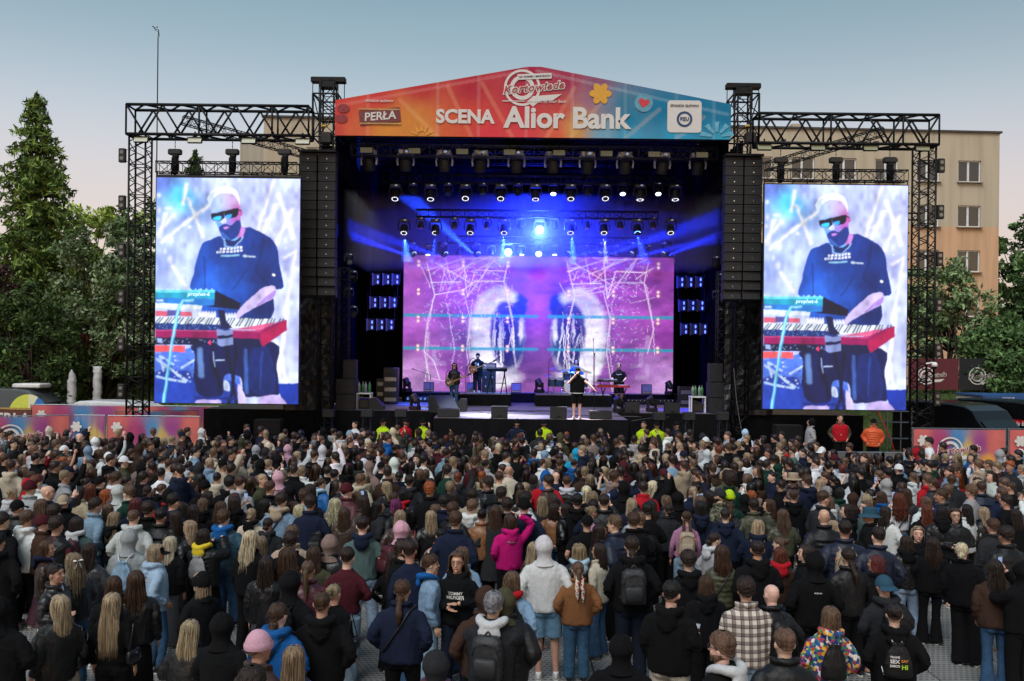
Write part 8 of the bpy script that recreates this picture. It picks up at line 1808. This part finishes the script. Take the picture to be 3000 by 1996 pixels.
for i, (x, y) in enumerate(cand):
    g = random.Random(9000 + i); hair, hc, kind, tc, ex, rz = rand_person(g); h = h_of(hair, g); rz = R(rz) + math.atan2(-(1.0 - x), 36 - y)
    if i < N_IND:
        person((x, y, .03), h, rz, hair, hc, kind, tc, 'straight', g.choice(['bk', 'bk', 'jn', 'nv']), g.choice(['pocket', 'pocket', 'down', 'front']), 'a', ex, seed=5000 + i, shoes=False); PEOPLE[-1]['items'] = []; u = x / y * F; PEOPLE[-1]['px'] = (CX + u, CY + F * (H - h) / y + ROLL * u)
    else: rest.append((x, y, h, rz, hair, hc, kind, tc, ex, g.choices(['pocket', 'down', 'front', 'phone', 'up'], [6, 3, 3, 1.6, .7])[0]))
# far part of the crowd: one mass
LOW = {}
def low(me, tris, zmin=None):
    k = (me.name, tris)
    if k not in LOW:
        n = sum(len(p.vertices) - 2 for p in me.polygons); q = decimated(me, min(1, tris / n)); q.calc_loop_triangles(); v = np.zeros(len(q.vertices) * 3, 'f'); q.vertices.foreach_get('co', v); t = np.zeros(len(q.loop_triangles) * 3, 'i'); q.loop_triangles.foreach_get('vertices', t); v = v.reshape(-1, 3); t = t.reshape(-1, 3)
        if zmin: t = t[v[t].mean(1)[:, 2] > zmin]
        c = None
        if 'Col' in q.color_attributes and q.color_attributes['Col'].domain == 'POINT': c = np.zeros(len(v) * 4, 'f'); q.color_attributes['Col'].data.foreach_get('color', c); c = c.reshape(-1, 4)
        LOW[k] = (v, t, c)
    return LOW[k]
VV, TT, CC, MI = [], [], [], []; off = 0
for i, (x, y, h, rz, hair, hc, kind, tc, ex, pose) in enumerate(rest):
    g = random.Random(20000 + i); k = h / 1.75; b = g.uniform(.93, 1.04); M = np.array(Matrix.Rotation(rz, 3, 'Z')) * np.array([b, b, k]); ex = ex.split(); sk = vary(C(g.choice(SKINS)), g); tcol = vary(C(TOPC[tc][1]), g); hcol = vary(C(HAIRC[hc][1]), g, .25)
    pcs = [(low(body_mesh(pose, 'a'), 1300, 1.0), sk, 0), (low(top_mesh(kind, pose), 520, 1.0), tcol, 1)]
    if 'hu' in ex: pcs.append((low(HOOD, 360), tcol, 1))
    elif hair != 'bd': pcs.append((low(hair_mesh('bz' if ex and ex[0][:3] in ('cap', 'bn:') and hair in ('sh', 'fd', 'mc') else hair), 360), hcol, 2))
    for e in ex:
        if e.startswith('cap:'): pcs.append((low(CAPM, 300), C(TOPC[e[4:]][1]), 1))
        elif e.startswith('bn:'): pcs.append((low(BEAN, 400), C(TOPC[e[3:]][1]), 1))
    for (v, t, c), colr, mi in pcs:
        VV.append(v @ M.T + np.array([x, y, .03])); TT.append(t + off); off += len(v); cc = np.tile(np.array(colr, 'f'), (len(v), 1)); cc = cc * c if c is not None else cc; CC.append(cc); MI.append(np.full(len(t), mi))
VV, TT, CC, MI = map(np.concatenate, (VV, TT, CC, MI)); me = bpy.data.meshes.new('crowd'); n = len(TT)
me.vertices.add(len(VV)); me.vertices.foreach_set('co', VV.astype('f').ravel()); me.loops.add(3 * n); me.loops.foreach_set('vertex_index', TT.astype('i').ravel()); me.polygons.add(n); me.polygons.foreach_set('loop_start', np.arange(n) * 3); me.polygons.foreach_set('loop_total', np.full(n, 3)); me.polygons.foreach_set('material_index', MI); me.polygons.foreach_set('use_smooth', np.ones(n, bool)); me.update(calc_edges=True)
at = me.color_attributes.new('Col', 'FLOAT_COLOR', 'POINT'); at.data.foreach_set('color', CC.astype('f').ravel())
for m in (mat('crowd_skin', attr='Col', rough=.5, var=.1, scale=20), mat('crowd_cloth', attr='Col', rough=.9, var=.2, scale=8, bump=.5, bscale=10, spec=.15), mat('crowd_hair', attr='Col', rough=.5, var=.5, scale=24, stretch=(1.6, 1.6, .2), spec=.3)): me.materials.append(m)
tag(obj('crowd', me), 'dense mass of festival goers packed towards the stage front', 'crowd', kind='stuff')
print('CROWD', len(rows), 'listed', len(cand), 'filled', len(rest), 'mass', n, 'tris')
# ------------------------------------------------------------ labels
def hairword(d):
    e = next((q for q in d['ex'] if q.startswith(('cap', 'bn:', 'bkt', 'fed', 'hu'))), None)
    if e and e.startswith('hu'): c = TOPC[e[3:]][0] + ' ' if ':' in e else ''; return 'with %shood up' % c
    if e: return 'with ' + TOPC[e[-2:]][0] + {'cap:': ' cap', 'capr': ' cap turned back', 'bn:': ' beanie', 'bkt:': ' bucket hat', 'fed:': ' brimmed hat'}[e[:4] if e[:3] != 'bn:' else 'bn:']
    return 'with ' + HAIRN[d['hair']].format(HAIRC[d['hc']][0])
def topword(d):
    sp = next((q for q in d['ex'] if q in SPECIAL), None); a = {'plaid': 'plaid flannel shirt', 'camo': 'camouflage jacket', 'aztec': 'woven patterned jacket', 'print': 'colourful printed hoodie', 'tiedye': 'tie-dye jacket'}.get(sp)
    return a or TOPC[d['tc']][0] + ' ' + ('denim jacket' if d['tc'] == 'dn' else KINDN[d['kind']]).replace('denim denim', 'denim')
def base(d): return 'person %s in %s' % (hairword(d), topword(d).replace('light denim denim', 'light denim'))
crowd = [d for d in PEOPLE if not d['label']]
for d in crowd: d['b'] = base(d); d['tw'] = topword(d).replace('light denim denim', 'light denim')
cnt = {}
for d in crowd: cnt[d['tw']] = cnt.get(d['tw'], 0) + 1
bc_ = {}
for d in crowd: bc_[d['b']] = bc_.get(d['b'], 0) + 1
anch = [d for d in crowd if cnt[d['tw']] == 1]
def vis_px(d): return d.get('px', (0, 0))
used = set()
for d in PEOPLE:
    if d['label']: d['o']['label'] = d['label']; used.add(d['label']); d['o']['group'] = d.get('group', 'people working at the stage')
for d in sorted(crowd, key=lambda q: -vis_px(q)[1]):
    lab = d['b']
    if bc_[lab] > 1 or lab in used:
        x, y = vis_px(d); done = False
        for a in sorted((q for q in anch if q is not d), key=lambda q: (vis_px(q)[0] - x) ** 2 + 3 * (vis_px(q)[1] - y) ** 2)[:14]:
            dx, dy = x - vis_px(a)[0], y - vis_px(a)[1]; rel = ('left of' if dx < 0 else 'right of') if abs(dx) > abs(dy) * 1.3 else ('behind' if dy < 0 else 'in front of')
            for q in (rel, 'further ' + rel if rel in ('left of', 'right of') else 'diagonally ' + rel):
                c = '%s, %s the %s' % (lab, q, a['tw'])
                if c not in used and len(c.split()) <= 16: lab = c; done = True; break
            if done: break
    d['o']['label'] = lab; used.add(lab); d['o']['group'] = 'festival audience'
# ------------------------------------------------------------ things people carry
for d in crowd:
    x = d['o']
    for e in d.get('items', []):
        who = d['b'].replace('person ', 'the person ') if False else topword(d).replace('light denim denim', 'light denim')
        if e.startswith('PACK'): wear_pack(x, '%s backpack worn over %s, wearer %s' % (TOPC[e[-2:]][0], who, hairword(d)), e[-2:])
        elif e.startswith('SACK') and e != 'SACKL':
            t = wear_pack(x, '%s drawstring bag worn over %s, wearer %s' % (TOPC[e[-2:]][0], who, hairword(d)), e[-2:], True)
            if 'TXT5' in d['items']:
                for s, dx, z, f_, m in (('TRANS', -.04, .04, .1, WPR), ('SEX', -.04, -.01, .1, WPR), ('DISCO', -.04, -.06, .1, WPR), ('SAY', .06, -.0, .07, mat('orange_ink', C('#c87a2c'), .7)), ('HI', .06, -.07, .06, mat('green_ink', C('#9ac02c'), .7))): text('lettering', s, 1, m, t, (dx, -.085, z), bold=.03, fit=f_)
        elif e.startswith('BAG'): wear_bag(x, '%s shoulder bag of the person in %s %s' % ('red' if e == 'BAGR' else 'black', who, hairword(d)), mat('red_leather', C('#8a1420'), .35) if e == 'BAGR' else mat('black_leather', C('#121214'), .3, bump=.3))
        elif e in ('STRAP', 'SACKL'): cross_strap(x)
        elif e in ('CUP', 'PHONE', 'CAMERA'):
            M = Matrix.Translation(x.location) @ x.rotation_euler.to_matrix().to_4x4() @ Matrix.Diagonal(tuple(x.scale) + (1,))
            w_ = Vector(POSES['cup' if e == 'CUP' and d['o'].data == body_mesh('cup', 'a') or d['o'].data == body_mesh('cup', 'b') else 'front' if e == 'CUP' else 'phone'][0][1])
            nm = {'CUP': 'drink_cup', 'PHONE': 'mobile_phone', 'CAMERA': 'photo_camera'}[e]; t = thing(nm, '%s held by the person in %s %s' % ({'CUP': 'clear plastic drink cup', 'PHONE': 'mobile phone', 'CAMERA': 'photo camera'}[e], who, hairword(d)), {'CUP': 'cup', 'PHONE': 'phone', 'CAMERA': 'camera'}[e])
            if e == 'CUP': t.matrix_world = M @ Matrix.Translation(w_ + Vector((-.03, .08, .03))); obj('cup', CUPM, t); obj('drink', CUPD, t)
            elif e == 'PHONE': t.matrix_world = M @ Matrix.Translation(w_ + Vector((-.05, .05, .1))); obj('case', PHM, t); obj('screen', PHS, t)
            else: t.matrix_world = M @ Matrix.Translation((0.02, .2, 1.64)); MB().bbox((0, 0, 0), (.13, .07, .09), .01).build('body', BLKP, t); MB().cyl((0, .03, 0), (0, .2, 0), .035, .042, 14).build('lens', BLKP, t)
labs = {}
for o in list(S.objects):
    if o.parent is None and o.get('label'):
        n = labs.get(o['label'], 0); labs[o['label']] = n + 1
bpy.data.scenes.remove(TMP)
